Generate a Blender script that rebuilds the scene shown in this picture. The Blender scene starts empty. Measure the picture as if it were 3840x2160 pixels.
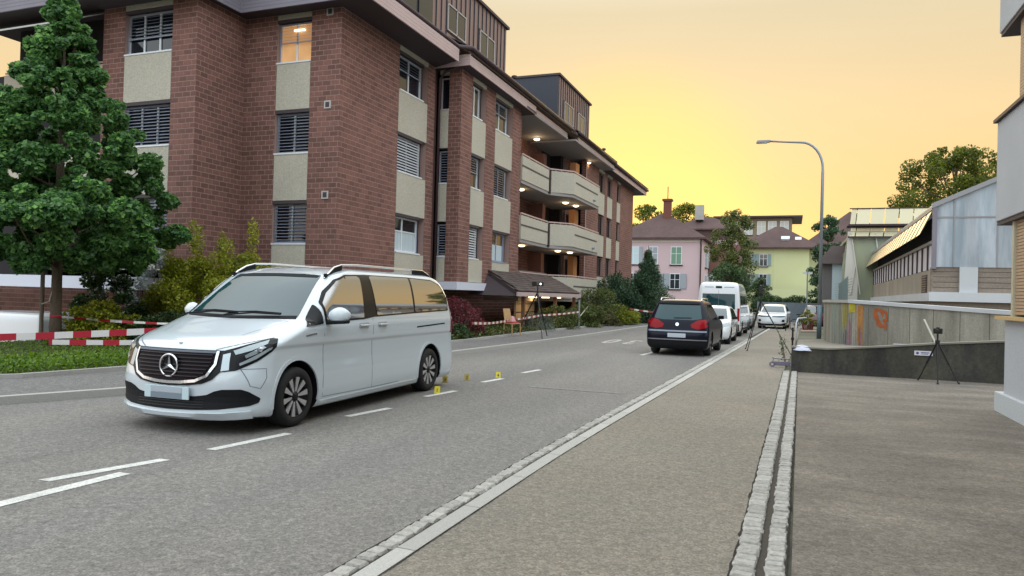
import bpy, bmesh, math, random
import numpy as np
from mathutils import Vector, Matrix
from mathutils.bvhtree import BVHTree
from mathutils.geometry import delaunay_2d_cdt

SC = bpy.context.scene
COL = SC.collection
random.seed(7)
RNG = np.random.default_rng(7)
R = math.radians

# ------------------------------------------------------------------ camera
cam_data = bpy.data.cameras.new("camera")
cam = bpy.data.objects.new("camera", cam_data)
COL.objects.link(cam)
SC.camera = cam
cam_data.sensor_width = 36.0
cam_data.lens = 36.0 * 2735.238 / 3840.0
cam_data.clip_start = 0.1
cam_data.clip_end = 4000.0
def _cam_matrix():
    yaw, pitch, roll = R(-20.9061), R(0.50525), R(1.54914)
    fwd = Vector((math.sin(yaw) * math.cos(pitch), math.cos(yaw) * math.cos(pitch), math.sin(pitch)))
    right = Vector((math.cos(yaw), -math.sin(yaw), 0.0))
    up = right.cross(fwd)
    r2 = math.cos(roll) * right + math.sin(roll) * up
    u2 = -math.sin(roll) * right + math.cos(roll) * up
    m = Matrix((r2, u2, -fwd)).transposed().to_4x4()
    m.translation = Vector((0, 0, 1.6))
    return m
cam.matrix_world = _cam_matrix()

# ------------------------------------------------------------------ world: sunset glow ahead, pale blue sky overhead and behind
world = bpy.data.worlds.new("World")
SC.world = world
world.use_nodes = True
nt = world.node_tree
nt.nodes.clear()
W = nt.nodes.new; LK = nt.links.new
GLOW = Vector((-0.20, 0.98, 0.0)).normalized()
tc = W('ShaderNodeTexCoord')
nrm = W('ShaderNodeVectorMath'); nrm.operation = 'NORMALIZE'; LK(tc.outputs['Generated'], nrm.inputs[0])
sep = W('ShaderNodeSeparateXYZ'); LK(nrm.outputs[0], sep.inputs[0])
dotn = W('ShaderNodeVectorMath'); dotn.operation = 'DOT_PRODUCT'; LK(nrm.outputs[0], dotn.inputs[0]); dotn.inputs[1].default_value = GLOW
def ramp(vals, src, tree=None, interp='EASE'):
    t = tree or nt
    r = t.nodes.new('ShaderNodeValToRGB'); r.color_ramp.interpolation = interp
    while len(r.color_ramp.elements) < len(vals): r.color_ramp.elements.new(0.5)
    for e, (p, c) in zip(r.color_ramp.elements, vals):
        e.position = p; e.color = (c[0], c[1], c[2], 1)
    t.links.new(src, r.inputs[0]); return r
S_ = 0.5   # ramps hold half the radiance
def h(c): return tuple(v * S_ for v in c)
front = ramp([(0.0, h((.86, .52, .12))), (.05, h((.87, .515, .16))), (.13, h((.85, .535, .21))), (.22, h((.80, .57, .28))), (.36, h((.66, .55, .35))), (.50, h((.92, .86, .76))), (.75, h((1.72, 1.80, 1.80))), (1.0, h((1.82, 1.92, 1.96)))], sep.outputs[2], interp='LINEAR')
back = ramp([(0.0, h((1.35, 1.15, 1.05))), (.15, h((1.40, 1.38, 1.36))), (.4, h((1.48, 1.66, 1.78))), (.7, h((1.68, 1.84, 1.95))), (1.0, h((1.82, 1.92, 1.96)))], sep.outputs[2], interp='LINEAR')
mr = W('ShaderNodeMapRange'); mr.interpolation_type = 'SMOOTHSTEP'
mr.inputs[1].default_value = -0.35; mr.inputs[2].default_value = 0.62
LK(dotn.outputs['Value'], mr.inputs[0])
mix = W('ShaderNodeMix'); mix.data_type = 'RGBA'
LK(mr.outputs[0], mix.inputs[0]); LK(back.outputs[0], mix.inputs[6]); LK(front.outputs[0], mix.inputs[7])
# hot yellow patch where the sun went down
nd = W('ShaderNodeVectorMath'); nd.operation = 'DOT_PRODUCT'; LK(nrm.outputs[0], nd.inputs[0])
nd.inputs[1].default_value = Vector((-0.205, 0.965, 0.13)).normalized()
mr2 = W('ShaderNodeMapRange'); mr2.interpolation_type = 'SMOOTHSTEP'
mr2.inputs[1].default_value = 0.978; mr2.inputs[2].default_value = 1.0; LK(nd.outputs['Value'], mr2.inputs[0])
sc1 = W('ShaderNodeMath'); sc1.operation = 'MULTIPLY'; sc1.inputs[1].default_value = .5; LK(mr2.outputs[0], sc1.inputs[0])
mix2 = W('ShaderNodeMix'); mix2.data_type = 'RGBA'; LK(sc1.outputs[0], mix2.inputs[0]); LK(mix.outputs[2], mix2.inputs[6]); mix2.inputs[7].default_value = (.47, .335, .05, 1)
# thin streaks
ns = W('ShaderNodeTexNoise'); mp = W('ShaderNodeMapping'); LK(nrm.outputs[0], mp.inputs[0]); mp.inputs['Scale'].default_value = (1.2, 1.2, 7)
LK(mp.outputs[0], ns.inputs['Vector']); ns.inputs['Scale'].default_value = 1.6; ns.inputs['Detail'].default_value = 4
mr3 = W('ShaderNodeMapRange'); mr3.inputs[1].default_value = .3; mr3.inputs[2].default_value = .7; mr3.inputs[3].default_value = .975; mr3.inputs[4].default_value = 1.02; LK(ns.outputs[0], mr3.inputs[0])
mul = W('ShaderNodeVectorMath'); mul.operation = 'SCALE'; LK(mix2.outputs[2], mul.inputs[0]); LK(mr3.outputs[0], mul.inputs['Scale'])
bg1 = W('ShaderNodeBackground'); bg1.inputs[1].default_value = 2.0; LK(mul.outputs[0], bg1.inputs[0])
sky = W('ShaderNodeTexSky'); sky.sky_type = 'NISHITA'; sky.sun_disc = False; sky.sun_elevation = R(4); sky.sun_rotation = R(-12)
bg2 = W('ShaderNodeBackground'); bg2.inputs[1].default_value = 0.02; LK(sky.outputs[0], bg2.inputs[0])
add = W('ShaderNodeAddShader'); LK(bg1.outputs[0], add.inputs[0]); LK(bg2.outputs[0], add.inputs[1])
wo = W('ShaderNodeOutputWorld'); LK(add.outputs[0], wo.inputs[0])

sun_d = bpy.data.lights.new("sun", 'SUN'); sun_d.energy = 0.5; sun_d.angle = R(25); sun_d.color = (1.0, .78, .5)
sun = bpy.data.objects.new("sun", sun_d); COL.objects.link(sun)
sun.rotation_euler = Vector((0.20, -0.97, -0.16)).to_track_quat('-Z', 'Y').to_euler()
SC.view_settings.view_transform = 'Standard'; SC.view_settings.look = 'None'
SC.view_settings.exposure = 0.2; SC.view_settings.gamma = 1.0
SC.view_settings.use_curve_mapping = False

# ------------------------------------------------------------------ materials
def nodes_of(m): return m.node_tree.nodes, m.node_tree.links
def M(name, col, rough=.7, metal=0.0, ior=1.45, var=0.0, vscale=3.0, fine=0.0, fscale=60.0, bump=0.0, bscale=80.0, tone=0.0, emit=None, estr=0, coat=0.0, trans=0.0, stretch=(1, 1, 1), col2=None, alpha=None, sheen=0, grain=0, gscale=95):
    m = bpy.data.materials.new(name); m.use_nodes = True
    N, L = nodes_of(m); N.clear()
    out = N.new('ShaderNodeOutputMaterial'); b = N.new('ShaderNodeBsdfPrincipled'); L.new(b.outputs[0], out.inputs[0])
    b.inputs['Base Color'].default_value = (*col, 1); b.inputs['Roughness'].default_value = rough; b.inputs['Metallic'].default_value = metal; b.inputs['IOR'].default_value = ior
    if coat: b.inputs['Coat Weight'].default_value = coat; b.inputs['Coat Roughness'].default_value = .03
    if trans: b.inputs['Transmission Weight'].default_value = trans
    if emit: b.inputs['Emission Color'].default_value = (*emit, 1); b.inputs['Emission Strength'].default_value = estr
    g = N.new('ShaderNodeNewGeometry')
    mpn = N.new('ShaderNodeMapping'); L.new(g.outputs['Position'], mpn.inputs[0]); mpn.inputs['Scale'].default_value = stretch
    cur = None
    def mixmul(src, fac_src, lo, hi):
        r = N.new('ShaderNodeMapRange'); r.inputs[1].default_value = .25; r.inputs[2].default_value = .75; r.inputs[3].default_value = lo; r.inputs[4].default_value = hi
        L.new(fac_src, r.inputs[0])
        s = N.new('ShaderNodeVectorMath'); s.operation = 'SCALE'
        if src is None: s.inputs[0].default_value = col
        else: L.new(src, s.inputs[0])
        L.new(r.outputs[0], s.inputs['Scale']); return s.outputs[0]
    if col2 is not None:
        n = N.new('ShaderNodeTexNoise'); L.new(mpn.outputs[0], n.inputs['Vector']); n.inputs['Scale'].default_value = vscale; n.inputs['Detail'].default_value = 6; n.inputs['Roughness'].default_value = .65
        r = N.new('ShaderNodeMapRange'); r.inputs[1].default_value = .38; r.inputs[2].default_value = .62; L.new(n.outputs[0], r.inputs[0])
        mx = N.new('ShaderNodeMix'); mx.data_type = 'RGBA'; L.new(r.outputs[0], mx.inputs[0]); mx.inputs[6].default_value = (*col, 1); mx.inputs[7].default_value = (*col2, 1)
        cur = mx.outputs[2]
    if var:
        n = N.new('ShaderNodeTexNoise'); L.new(mpn.outputs[0], n.inputs['Vector']); n.inputs['Scale'].default_value = vscale * .7; n.inputs['Detail'].default_value = 5
        cur = mixmul(cur, n.outputs[0], 1 - var, 1 + var)
    if fine:
        n = N.new('ShaderNodeTexNoise'); L.new(g.outputs['Position'], n.inputs['Vector']); n.inputs['Scale'].default_value = fscale; n.inputs['Detail'].default_value = 3; n.inputs['Roughness'].default_value = .7
        cur = mixmul(cur, n.outputs[0], 1 - fine, 1 + fine)
    if grain:
        for gs_, gk in ((gscale, grain), (gscale * .42, grain * .6)):
            vn = N.new('ShaderNodeTexVoronoi'); L.new(g.outputs['Position'], vn.inputs['Vector']); vn.inputs['Scale'].default_value = gs_
            sp = N.new('ShaderNodeSeparateColor'); L.new(vn.outputs['Color'], sp.inputs[0])
            r = N.new('ShaderNodeMapRange'); r.inputs[3].default_value = 1 - gk; r.inputs[4].default_value = 1 + gk; L.new(sp.outputs[0], r.inputs[0])
            s = N.new('ShaderNodeVectorMath'); s.operation = 'SCALE'
            if cur is None: s.inputs[0].default_value = col
            else: L.new(cur, s.inputs[0])
            L.new(r.outputs[0], s.inputs['Scale']); cur = s.outputs[0]
    if tone:
        a = N.new('ShaderNodeAttribute'); a.attribute_name = 'tone'
        oi = N.new('ShaderNodeObjectInfo')
        ad = N.new('ShaderNodeMath'); L.new(a.outputs['Fac'], ad.inputs[0]); L.new(oi.outputs['Random'], ad.inputs[1])
        fr = N.new('ShaderNodeMath'); fr.operation = 'FRACT'; L.new(ad.outputs[0], fr.inputs[0])
        r = N.new('ShaderNodeMapRange'); r.inputs[3].default_value = 1 - tone; r.inputs[4].default_value = 1 + tone; L.new(fr.outputs[0], r.inputs[0])
        s = N.new('ShaderNodeVectorMath'); s.operation = 'SCALE'
        if cur is None: s.inputs[0].default_value = col
        else: L.new(cur, s.inputs[0])
        L.new(r.outputs[0], s.inputs['Scale']); cur = s.outputs[0]
    if cur is not None: L.new(cur, b.inputs['Base Color'])
    if bump:
        n = N.new('ShaderNodeTexNoise'); L.new(g.outputs['Position'], n.inputs['Vector']); n.inputs['Scale'].default_value = bscale; n.inputs['Detail'].default_value = 3
        bp = N.new('ShaderNodeBump'); bp.inputs['Strength'].default_value = bump; bp.inputs['Distance'].default_value = .01; L.new(n.outputs[0], bp.inputs['Height']); L.new(bp.outputs[0], b.inputs['Normal'])
    return m

def leafmat(name, col, tone=.45, hue2=None, trans=.35):
    m = bpy.data.materials.new(name); m.use_nodes = True
    N, L = nodes_of(m); N.clear()
    out = N.new('ShaderNodeOutputMaterial')
    a = N.new('ShaderNodeAttribute'); a.attribute_name = 'tone'
    oi = N.new('ShaderNodeObjectInfo'); ad = N.new('ShaderNodeMath'); L.new(a.outputs['Fac'], ad.inputs[0]); L.new(oi.outputs['Random'], ad.inputs[1])
    fr = N.new('ShaderNodeMath'); fr.operation = 'FRACT'; L.new(ad.outputs[0], fr.inputs[0])
    c2 = hue2 or (col[0] * 1.5, col[1] * 1.25, col[2] * .8)
    mx = N.new('ShaderNodeMix'); mx.data_type = 'RGBA'; L.new(fr.outputs[0], mx.inputs[0])
    mx.inputs[6].default_value = (*(v * (1 - tone) for v in col), 1); mx.inputs[7].default_value = (*c2, 1)
    d = N.new('ShaderNodeBsdfPrincipled'); d.inputs['Roughness'].default_value = .5; L.new(mx.outputs[2], d.inputs['Base Color'])
    t = N.new('ShaderNodeBsdfTranslucent'); L.new(mx.outputs[2], t.inputs[0])
    ms = N.new('ShaderNodeMixShader'); ms.inputs[0].default_value = trans; L.new(d.outputs[0], ms.inputs[1]); L.new(t.outputs[0], ms.inputs[2]); L.new(ms.outputs[0], out.inputs[0])
    return m

# ------------------------------------------------------------------ mesh helpers
class MB:
    def __init__(s): s.v = []; s.f = []; s.m = []; s.t = []
    def add(s, vs, fs, mi=0, tone=0.0):
        o = len(s.v); s.v.extend([tuple(p) for p in vs])
        for f in fs: s.f.append(tuple(i + o for i in f)); s.m.append(mi); s.t.append(tone)
        return s
    def box(s, c, d, rz=0.0, mi=0, tone=0.0, rot=None):
        m = rot or Matrix.Rotation(rz, 3, 'Z')
        vs = []
        for sx, sy, sz in ((-1,-1,-1),(1,-1,-1),(1,1,-1),(-1,1,-1),(-1,-1,1),(1,-1,1),(1,1,1),(-1,1,1)):
            vs.append(m @ Vector((sx * d[0] / 2, sy * d[1] / 2, sz * d[2] / 2)) + Vector(c))
        return s.add(vs, [(0,3,2,1),(4,5,6,7),(0,1,5,4),(1,2,6,5),(2,3,7,6),(3,0,4,7)], mi, tone)
    def hexa(s, p, mi=0, tone=0.0):
        return s.add(p, [(0,3,2,1),(4,5,6,7),(0,1,5,4),(1,2,6,5),(2,3,7,6),(3,0,4,7)], mi, tone)
    def prism(s, poly, z0, z1, mi=0):
        n = len(poly); vs = [(x, y, z0) for x, y in poly] + [(x, y, z1) for x, y in poly]
        fs = [tuple(range(n - 1, -1, -1)), tuple(range(n, 2 * n))] + [(i, (i + 1) % n, n + (i + 1) % n, n + i) for i in range(n)]
        return s.add(vs, fs, mi)
    def extr(s, poly, origin, ux, uy, un, d0, d1, mi=0):
        o, ux, uy, un = Vector(origin), Vector(ux), Vector(uy), Vector(un)
        n = len(poly)
        vs = [o + ux * x + uy * y + un * d0 for x, y in poly] + [o + ux * x + uy * y + un * d1 for x, y in poly]
        fs = [tuple(range(n - 1, -1, -1)), tuple(range(n, 2 * n))] + [(i, (i + 1) % n, n + (i + 1) % n, n + i) for i in range(n)]
        return s.add(vs, fs, mi)
    def tube(s, pts, r, n=8, mi=0, caps=True):
        pts = [Vector(p) for p in pts]; rr = r if isinstance(r, (list, tuple)) else [r] * len(pts)
        rings = []; prev = None
        for i, p in enumerate(pts):
            d = (pts[min(i + 1, len(pts) - 1)] - pts[max(i - 1, 0)]).normalized()
            ref = Vector((0, 0, 1)) if abs(d.z) < .95 else Vector((1, 0, 0))
            a = d.cross(ref).normalized()
            if prev is not None:
                a = (prev - d * prev.dot(d)).normalized()
            prev = a; b = d.cross(a)
            rings.append([p + (a * math.cos(2 * math.pi * k / n) + b * math.sin(2 * math.pi * k / n)) * rr[i] for k in range(n)])
        vs = [v for rg in rings for v in rg]; fs = []
        for i in range(len(pts) - 1):
            for k in range(n): fs.append((i * n + k, i * n + (k + 1) % n, (i + 1) * n + (k + 1) % n, (i + 1) * n + k))
        if caps: fs.append(tuple(range(n - 1, -1, -1))); fs.append(tuple((len(pts) - 1) * n + k for k in range(n)))
        return s.add(vs, fs, mi)
    def lathe(s, prof, n=32, axis='Y', c=(0, 0, 0), mi=0, caps=False):
        # prof: (radius, along)
        vs = []
        for r, a in prof:
            for k in range(n):
                t = 2 * math.pi * k / n; u, w = r * math.cos(t), r * math.sin(t)
                p = {'Y': (u, a, w), 'Z': (u, w, a), 'X': (a, u, w)}[axis]
                vs.append((p[0] + c[0], p[1] + c[1], p[2] + c[2]))
        fs = [(i * n + k, i * n + (k + 1) % n, (i + 1) * n + (k + 1) % n, (i + 1) * n + k) for i in range(len(prof) - 1) for k in range(n)]
        if caps: fs.append(tuple(range(n))); fs.append(tuple((len(prof) - 1) * n + k for k in range(n)))
        return s.add(vs, fs, mi)
    def mesh(s, name, mats, smooth=False):
        me = bpy.data.meshes.new(name); me.from_pydata(s.v, [], s.f)
        for m in (mats if isinstance(mats, (list, tuple)) else [mats]): me.materials.append(m)
        me.polygons.foreach_set('material_index', s.m)
        if any(s.t):
            at = me.attributes.new('tone', 'FLOAT', 'FACE'); at.data.foreach_set('value', s.t)
        if smooth: me.polygons.foreach_set('use_smooth', [True] * len(s.f))
        me.update()
        return me

def props(o, label=None, cat=None, group=None, kind=None):
    if label: o['label'] = label
    if cat: o['category'] = cat
    if group: o['group'] = group
    if kind: o['kind'] = kind
    return o
def thing(name, label, cat, loc=(0, 0, 0), rz=0.0, group=None):
    o = bpy.data.objects.new(name, None); COL.objects.link(o); o.empty_display_size = .2
    o.location = loc; o.rotation_euler = (0, 0, rz)
    return props(o, label, cat, group)
def link(name, me, parent=None, wc=False):
    o = bpy.data.objects.new(name, me); COL.objects.link(o)
    if parent is not None:
        o.parent = parent
        if wc and parent.parent is None:
            o.matrix_parent_inverse = (Matrix.Translation(parent.location) @ parent.rotation_euler.to_matrix().to_4x4()).inverted()
    return o
def part(name, mb, mats, parent=None, wc=False, smooth=False, kind=None, label=None, bevel=0):
    o = link(name, mb.mesh(name, mats, smooth), parent, wc)
    if kind: o['kind'] = kind
    if label: o['label'] = label
    if bevel:
        b = o.modifiers.new('bevel', 'BEVEL'); b.width = bevel; b.segments = 2; b.limit_method = 'ANGLE'
    return o
def copy_tree(o, parent=None):
    c = o.copy(); COL.objects.link(c)
    if parent is not None: c.parent = parent
    for ch in o.children: copy_tree(ch, c)
    return c
def dup(root, loc, rz, label, group=None):
    r = copy_tree(root); r.location = loc; r.rotation_euler = (0, 0, rz); r['label'] = label
    if group: r['group'] = group
    return r
def smooth_by_angle(me, ang=40):
    try: me.set_sharp_from_angle(angle=R(ang))
    except Exception: pass
# ------------------------------------------------------------------ ground, road, pavements
MT_ASPH = M('road_asphalt', (.165, .158, .150), .85, var=.14, vscale=.5, fine=.22, fscale=14, bump=.5, bscale=60, col2=(.196, .184, .168), grain=.30, stretch=(1.5, .22, 1))
MT_WALK = M('pavement_asphalt', (.225, .197, .158), .88, var=.13, vscale=.5, fine=.2, fscale=14, bump=.5, bscale=60, col2=(.200, .182, .152), grain=.27)
MT_YARD = M('forecourt_asphalt', (.192, .166, .136), .85, var=.30, vscale=1.3, fine=.25, fscale=14, bump=.5, bscale=50, grain=.26, col2=(.138, .122, .103), stretch=(.6, 1.4, 1))
MT_LWALK = M('left_pavement_asphalt', (.15, .145, .14), .85, var=.12, vscale=.6, fine=.2, fscale=14, bump=.5, grain=.4)
MT_PAINT = M('road_paint_white', (.60, .60, .57), .7, fine=.25, fscale=20, var=.15, vscale=5, grain=.15)
MT_SETT = M('granite_sett', (.37, .355, .325), .85, fine=.3, fscale=30, bump=.9, bscale=30, tone=.15)
MT_KERB = M('granite_kerb', (.42, .41, .38), .8, fine=.16, fscale=60, bump=.5, tone=.1)
MT_JOINT = M('sett_joint_dirt', (.06, .052, .042), .95, fine=.3)
MT_GROUND = M('open_ground', (.09, .10, .06), .95, var=.3, vscale=.3, col2=(.14, .13, .10))
MT_SOIL = M('planting_soil', (.05, .04, .03), .95, fine=.4, fscale=12, bump=1, bscale=15)
MT_CONC = M('concrete', (.36, .35, .33), .85, var=.14, vscale=1.2, fine=.12, fscale=30, bump=.3)
MT_CONC_B = M('concrete_pale', (.52, .54, .56), .8, var=.08, vscale=1, fine=.06)

def sheet(name, poly, z, mat, parent=None, z1=None, kind='structure'):
    mb = MB(); n = len(poly)
    if z1 is None: mb.add([(x, y, z) for x, y in poly], [tuple(range(n))])
    else: mb.prism(poly, z1, z)
    o = part(name, mb, mat, parent)
    if kind and parent is None: o['kind'] = kind
    return o
def tri_sheet(name, polyl, polyr, z, mat, z1=None):
    """ribbon between two polylines of equal length"""
    mb = MB(); n = len(polyl)
    vs = [(x, y, z) for x, y in polyl] + [(x, y, z) for x, y in polyr]
    mb.add(vs, [(i, n + i, n + i + 1, i + 1) for i in range(n - 1)])
    if z1 is not None:
        for pl in (polyl, polyr):
            mb.add([(x, y, z) for x, y in pl] + [(x, y, z1) for x, y in pl], [(i, i + 1, n + i + 1, n + i) for i in range(n - 1)])
        for i in (0, n - 1):
            mb.add([(*polyl[i], z), (*polyr[i], z), (*polyr[i], z1), (*polyl[i], z1)], [(0, 1, 2, 3)])
    o = part(name, mb, mat); o['kind'] = 'structure'; return o

# open ground with the sunken courtyard left out
g = MB()
for x0, x1, y0, y1 in ((-900, -42, -600, 1500), (-42, -17.6, -600, 9.5), (-42, -17.6, 16.9, 1500), (-17.6, 900, -600, 1500)):
    g.add([(x0, y0, -.02), (x1, y0, -.02), (x1, y1, -.02), (x0, y1, -.02)], [(0, 1, 2, 3)])
part('ground', g, MT_GROUND)['kind'] = 'structure'
c = MB(); c.add([(-42, 9.5, -1.3), (-17.6, 9.5, -1.3), (-17.6, 16.9, -1.3), (-42, 16.9, -1.3)], [(0, 1, 2, 3)])
part('courtyard', c, MT_LWALK)['kind'] = 'structure'
c = MB(); c.box((-29.8, 9.4, -.66), (24.4, .2, 1.3)); c.box((-17.5, 13.2, -.66), (.2, 7.4, 1.3)); c.box((-29.8, 17.0, -.66), (24.4, .2, 1.3))
part('courtyard_walls', c, MT_CONC)['kind'] = 'structure'

def interp_poly(P, ys):
    Yp = [p[1] for p in P]; Xp = [p[0] for p in P]
    return [(float(np.interp(y, Yp, Xp)), float(y)) for y in ys]
KERBL = [(-19.5, -6.0), (-16.2, -2.0), (-12.4, 2.4), (-9.52, 6.3), (-8.9, 7.84), (-8.5, 10.5), (-8.25, 14), (-8.0, 17.1), (-7.76, 20.9), (-7.49, 26.5), (-7.19, 39), (-6.8, 56), (-6.4, 75)]
STR = [(-2.27, -12), (-2.25, 3.5), (-2.25, 6.6), (-2.21, 8.6), (-2.05, 13.8), (-1.66, 27.1), (-1.1, 48)]   # line between setts and kerb stone
GUT = [(-.16, -12), (-.14, 4.5), (-.115, 6.4), (-.04, 11.7), (.03, 17.9)]
ys = [-12, -6, -2, 2.4, 6.3, 7.84, 10.5, 14, 17.1, 20.9, 26.5, 33, 39, 48, 56, 66, 76]
tri_sheet('road', interp_poly([(-40, -12), (-19.5, -6)] + KERBL[1:], ys), interp_poly(STR[:-1] + [(-1.1, 48), (2.5, 60), (3, 80)], ys), 0.0, MT_ASPH)
# right pavement between kerb line and gutter
ys2 = [-12, 3.5, 6.6, 8.6, 11.7, 13.8, 17.9, 27.1, 36, 48]
tri_sheet('pavement', interp_poly([(x + .135, y) for x, y in STR], ys2), interp_poly([(x - .16, y) for x, y in GUT[:-1]] + [(-.11, 17.9), (.25, 30), (.6, 48)], ys2), .004, MT_WALK)
sheet('forecourt', [(.17, -12), (3.6, -12), (3.6, 12), (6.5, 15), (6.5, 18.2), (.19, 18.2), (.12, 11.7), (.06, 6.4), (.04, 4.5), (.03, -12)][::1], .004, MT_YARD)
sheet('far_street', [(-30, 56), (-30, 66), (30, 66), (30, 56), (3.0, 56), (1.6, 48), (-1.1, 48), (-2, 56)], .004, MT_WALK)
# gravel bank that rises behind the low ramp wall
mb = MB(); mb.add([(.12, 18.1, .47), (6.5, 18.1, .60), (6.5, 26, .60), (1.5, 33, .10), (.35, 33, .03)], [(0, 1, 2, 3, 4)])
mb.add([(.12, 18.1, .47), (.35, 33, .03), (.35, 33, -.02), (.12, 18.1, -.02)], [(0, 1, 2, 3)])
part('gravel_bank', mb, M('gravel', (.22, .20, .17), .95, fine=.45, fscale=22, bump=1.2, bscale=25))['kind'] = 'structure'
# left pavement and lawn
BACKL = [(-24.0, -2.0), (-17.5, 2.4), (-12.2, 6.3), (-11.05, 7.84), (-10.6, 10.5), (-10.0, 14), (-9.6, 17.1), (-9.35, 20.9), (-9.42, 26.5), (-9.3, 33), (-8.9, 39), (-8.6, 48), (-8.4, 56)]
ys3 = [-2, 2.4, 6.3, 7.84, 10.5, 14, 17.1, 20.9, 26.5, 33, 39, 48, 56]
tri_sheet('left_pavement', interp_poly(BACKL, ys3), interp_poly([(x - .14, y) for x, y in KERBL], ys3), .10, MT_LWALK, -.02)
tri_sheet('left_kerb', interp_poly([(x - .137, y) for x, y in KERBL], ys3), interp_poly(KERBL, ys3), .106, MT_KERB, -.02)
tri_sheet('lawn_edging', interp_poly([(x - .10, y) for x, y in BACKL], ys3), interp_poly([(x + .002, y) for x, y in BACKL], ys3), .17, MT_CONC, -.02)
mb = MB(); bl = interp_poly([(x - .1, y) for x, y in BACKL], ys3)
mb.add([(x, y, .14) for x, y in bl] + [(-17.55, 56, .14), (-17.55, 9.4, .14), (-42, 9.4, .14), (-42, -2, .14)], [tuple(range(len(bl) + 4))])
bm = bmesh.new(); _me = mb.mesh('tmp', MT_SOIL); bm.from_mesh(_me); bmesh.ops.triangulate(bm, faces=bm.faces); bm.to_mesh(_me); bm.free(); _me.name = 'planting_bed'
o = link('planting_bed', _me); o['kind'] = 'structure'

# sett shapes shared by all rows
def sett_mesh(k):
    rr = random.Random(k); vs = []
    lx, ly, lz = .057, .047, .03
    for z, ins in ((-lz, 0), (lz * .55, 0), (lz, .010)):
        for a in range(8):
            sx = (1, 1, .82, -.82, -1, -1, -.82, .82)[a]; sy = (-.8, .8, 1, 1, .8, -.8, -1, -1)[a]
            vs.append(((lx - ins) * sx + rr.uniform(-.004, .004), (ly - ins) * sy + rr.uniform(-.003, .003), z + rr.uniform(-.003, .003)))
    fs = [(16, 17, 18, 19, 20, 21, 22, 23)] + [(i * 8 + j, i * 8 + (j + 1) % 8, i * 8 + 8 + (j + 1) % 8, i * 8 + 8 + j) for i in range(2) for j in range(8)]
    me = bpy.data.meshes.new('sett'); me.from_pydata(vs, [], fs); me.materials.append(MT_SETT); return me
SETTS = [sett_mesh(k) for k in range(6)]
def sett_row(parent, P, y0, y1, offs, pitch, limit, z=0.004, kind='sett', wx=1.0):
    far = MB(); y = y0; n = 0
    while y < y1:
        x = float(np.interp(y, [p[1] for p in P], [p[0] for p in P])) + offs
        ln = pitch * random.uniform(.85, 1.2)
        if n < limit:
            o = link('sett', random.choice(SETTS), parent); o.location = (x + random.uniform(-.006, .006), y, z - .008 + random.uniform(-.003, .004)); o.rotation_euler = (random.uniform(-.03, .03), random.uniform(-.03, .03), random.uniform(-.08, .08)); o.scale = (wx * random.uniform(.96, 1.03), ln / .108, 1)
        else: far.box((x, y, z - .01), (.113, ln * .88, .05), tone=random.random())
        y += ln; n += 1
    if far.v: part('setts_far', far, MT_SETT, parent, kind='stuff')
# kerb line on the right of the road: setts + flat granite kerb stones
yk = [-12, 3.5, 6.6, 8.6, 13.8, 20, 27.1, 36, 48]
ke = tri_sheet('sett_strip', interp_poly([(x - .14, y) for x, y in STR], yk), interp_poly([(x + .002, y) for x, y in STR], yk), .008, MT_JOINT)
sett_row(ke, STR, 3.0, 32, -.066, .112, 290, z=.004)
ks = part('kerb_line', MB().box((-2.2, -8, -.01), (.1, .3, .02)), MT_KERB); ks['kind'] = 'structure'
y = -1.0
kn = 0
while y < 47.5:
    l = 1.0; xa = float(np.interp(y, [p[1] for p in STR], [p[0] for p in STR])); xb = float(np.interp(y + l, [p[1] for p in STR], [p[0] for p in STR]))
    m = MB(); gap = .006
    m.hexa([(xa + .006, y + gap, -.02), (xa + .132, y + gap, -.02), (xb + .132, y + l - gap, -.02), (xb + .006, y + l - gap, -.02), (xa + .006, y + gap, .014), (xa + .132, y + gap, .012), (xb + .132, y + l - gap, .012), (xb + .006, y + l - gap, .014)])
    part('kerb_stone', m, MT_KERB, ks); y += l
# gutter between pavement and forecourt: two rows of setts with a dark channel
yg = [-12, 4.5, 6.4, 9, 11.7, 17.9]
gu = tri_sheet('gutter', interp_poly([(x - .155, y) for x, y in GUT], yg), interp_poly([(x + .150, y) for x, y in GUT], yg), .006, MT_JOINT)
sett_row(gu, GUT, 4.0, 17.85, -.080, .098, 150, z=.008, wx=1.2)
sett_row(gu, GUT, 4.0, 17.85, .088, .098, 150, z=.006)

# ragged joints and cracks
MT_CRACK = M('crack_dark', (.022, .020, .018), .95)
cr = MB()
def crack(P, y0, y1, offs, w0, amp, seed):
    rr = random.Random(seed); y = y0; prev = None
    while y < y1:
        x = float(np.interp(y, [p[1] for p in P], [p[0] for p in P])) + offs + rr.uniform(-amp, amp); w_ = w0 * rr.uniform(.3, 1.6)
        cur = [(x - w_, y, .0095), (x + w_, y, .0095)]
        if prev: cr.add(prev + cur, [(0, 1, 3, 2)])
        prev = cur; y += rr.uniform(.05, .13)
crack(STR, 2.8, 34, -.135, .0085, .008, 1); crack(STR, 2.8, 40, .137, .003, .003, 2); crack(GUT, 4.0, 17.8, -.157, .006, .008, 3); crack(GUT, 4.0, 17.8, .152, .006, .008, 4)
crack([(-6.5, 2), (-6.1, 9), (-6.6, 20)], 3.0, 14, 0, .0022, .02, 5)
props(part('joint_cracks', cr, MT_CRACK), 'ragged dark joints and cracks in the asphalt', 'cracks', None, 'stuff')
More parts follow.
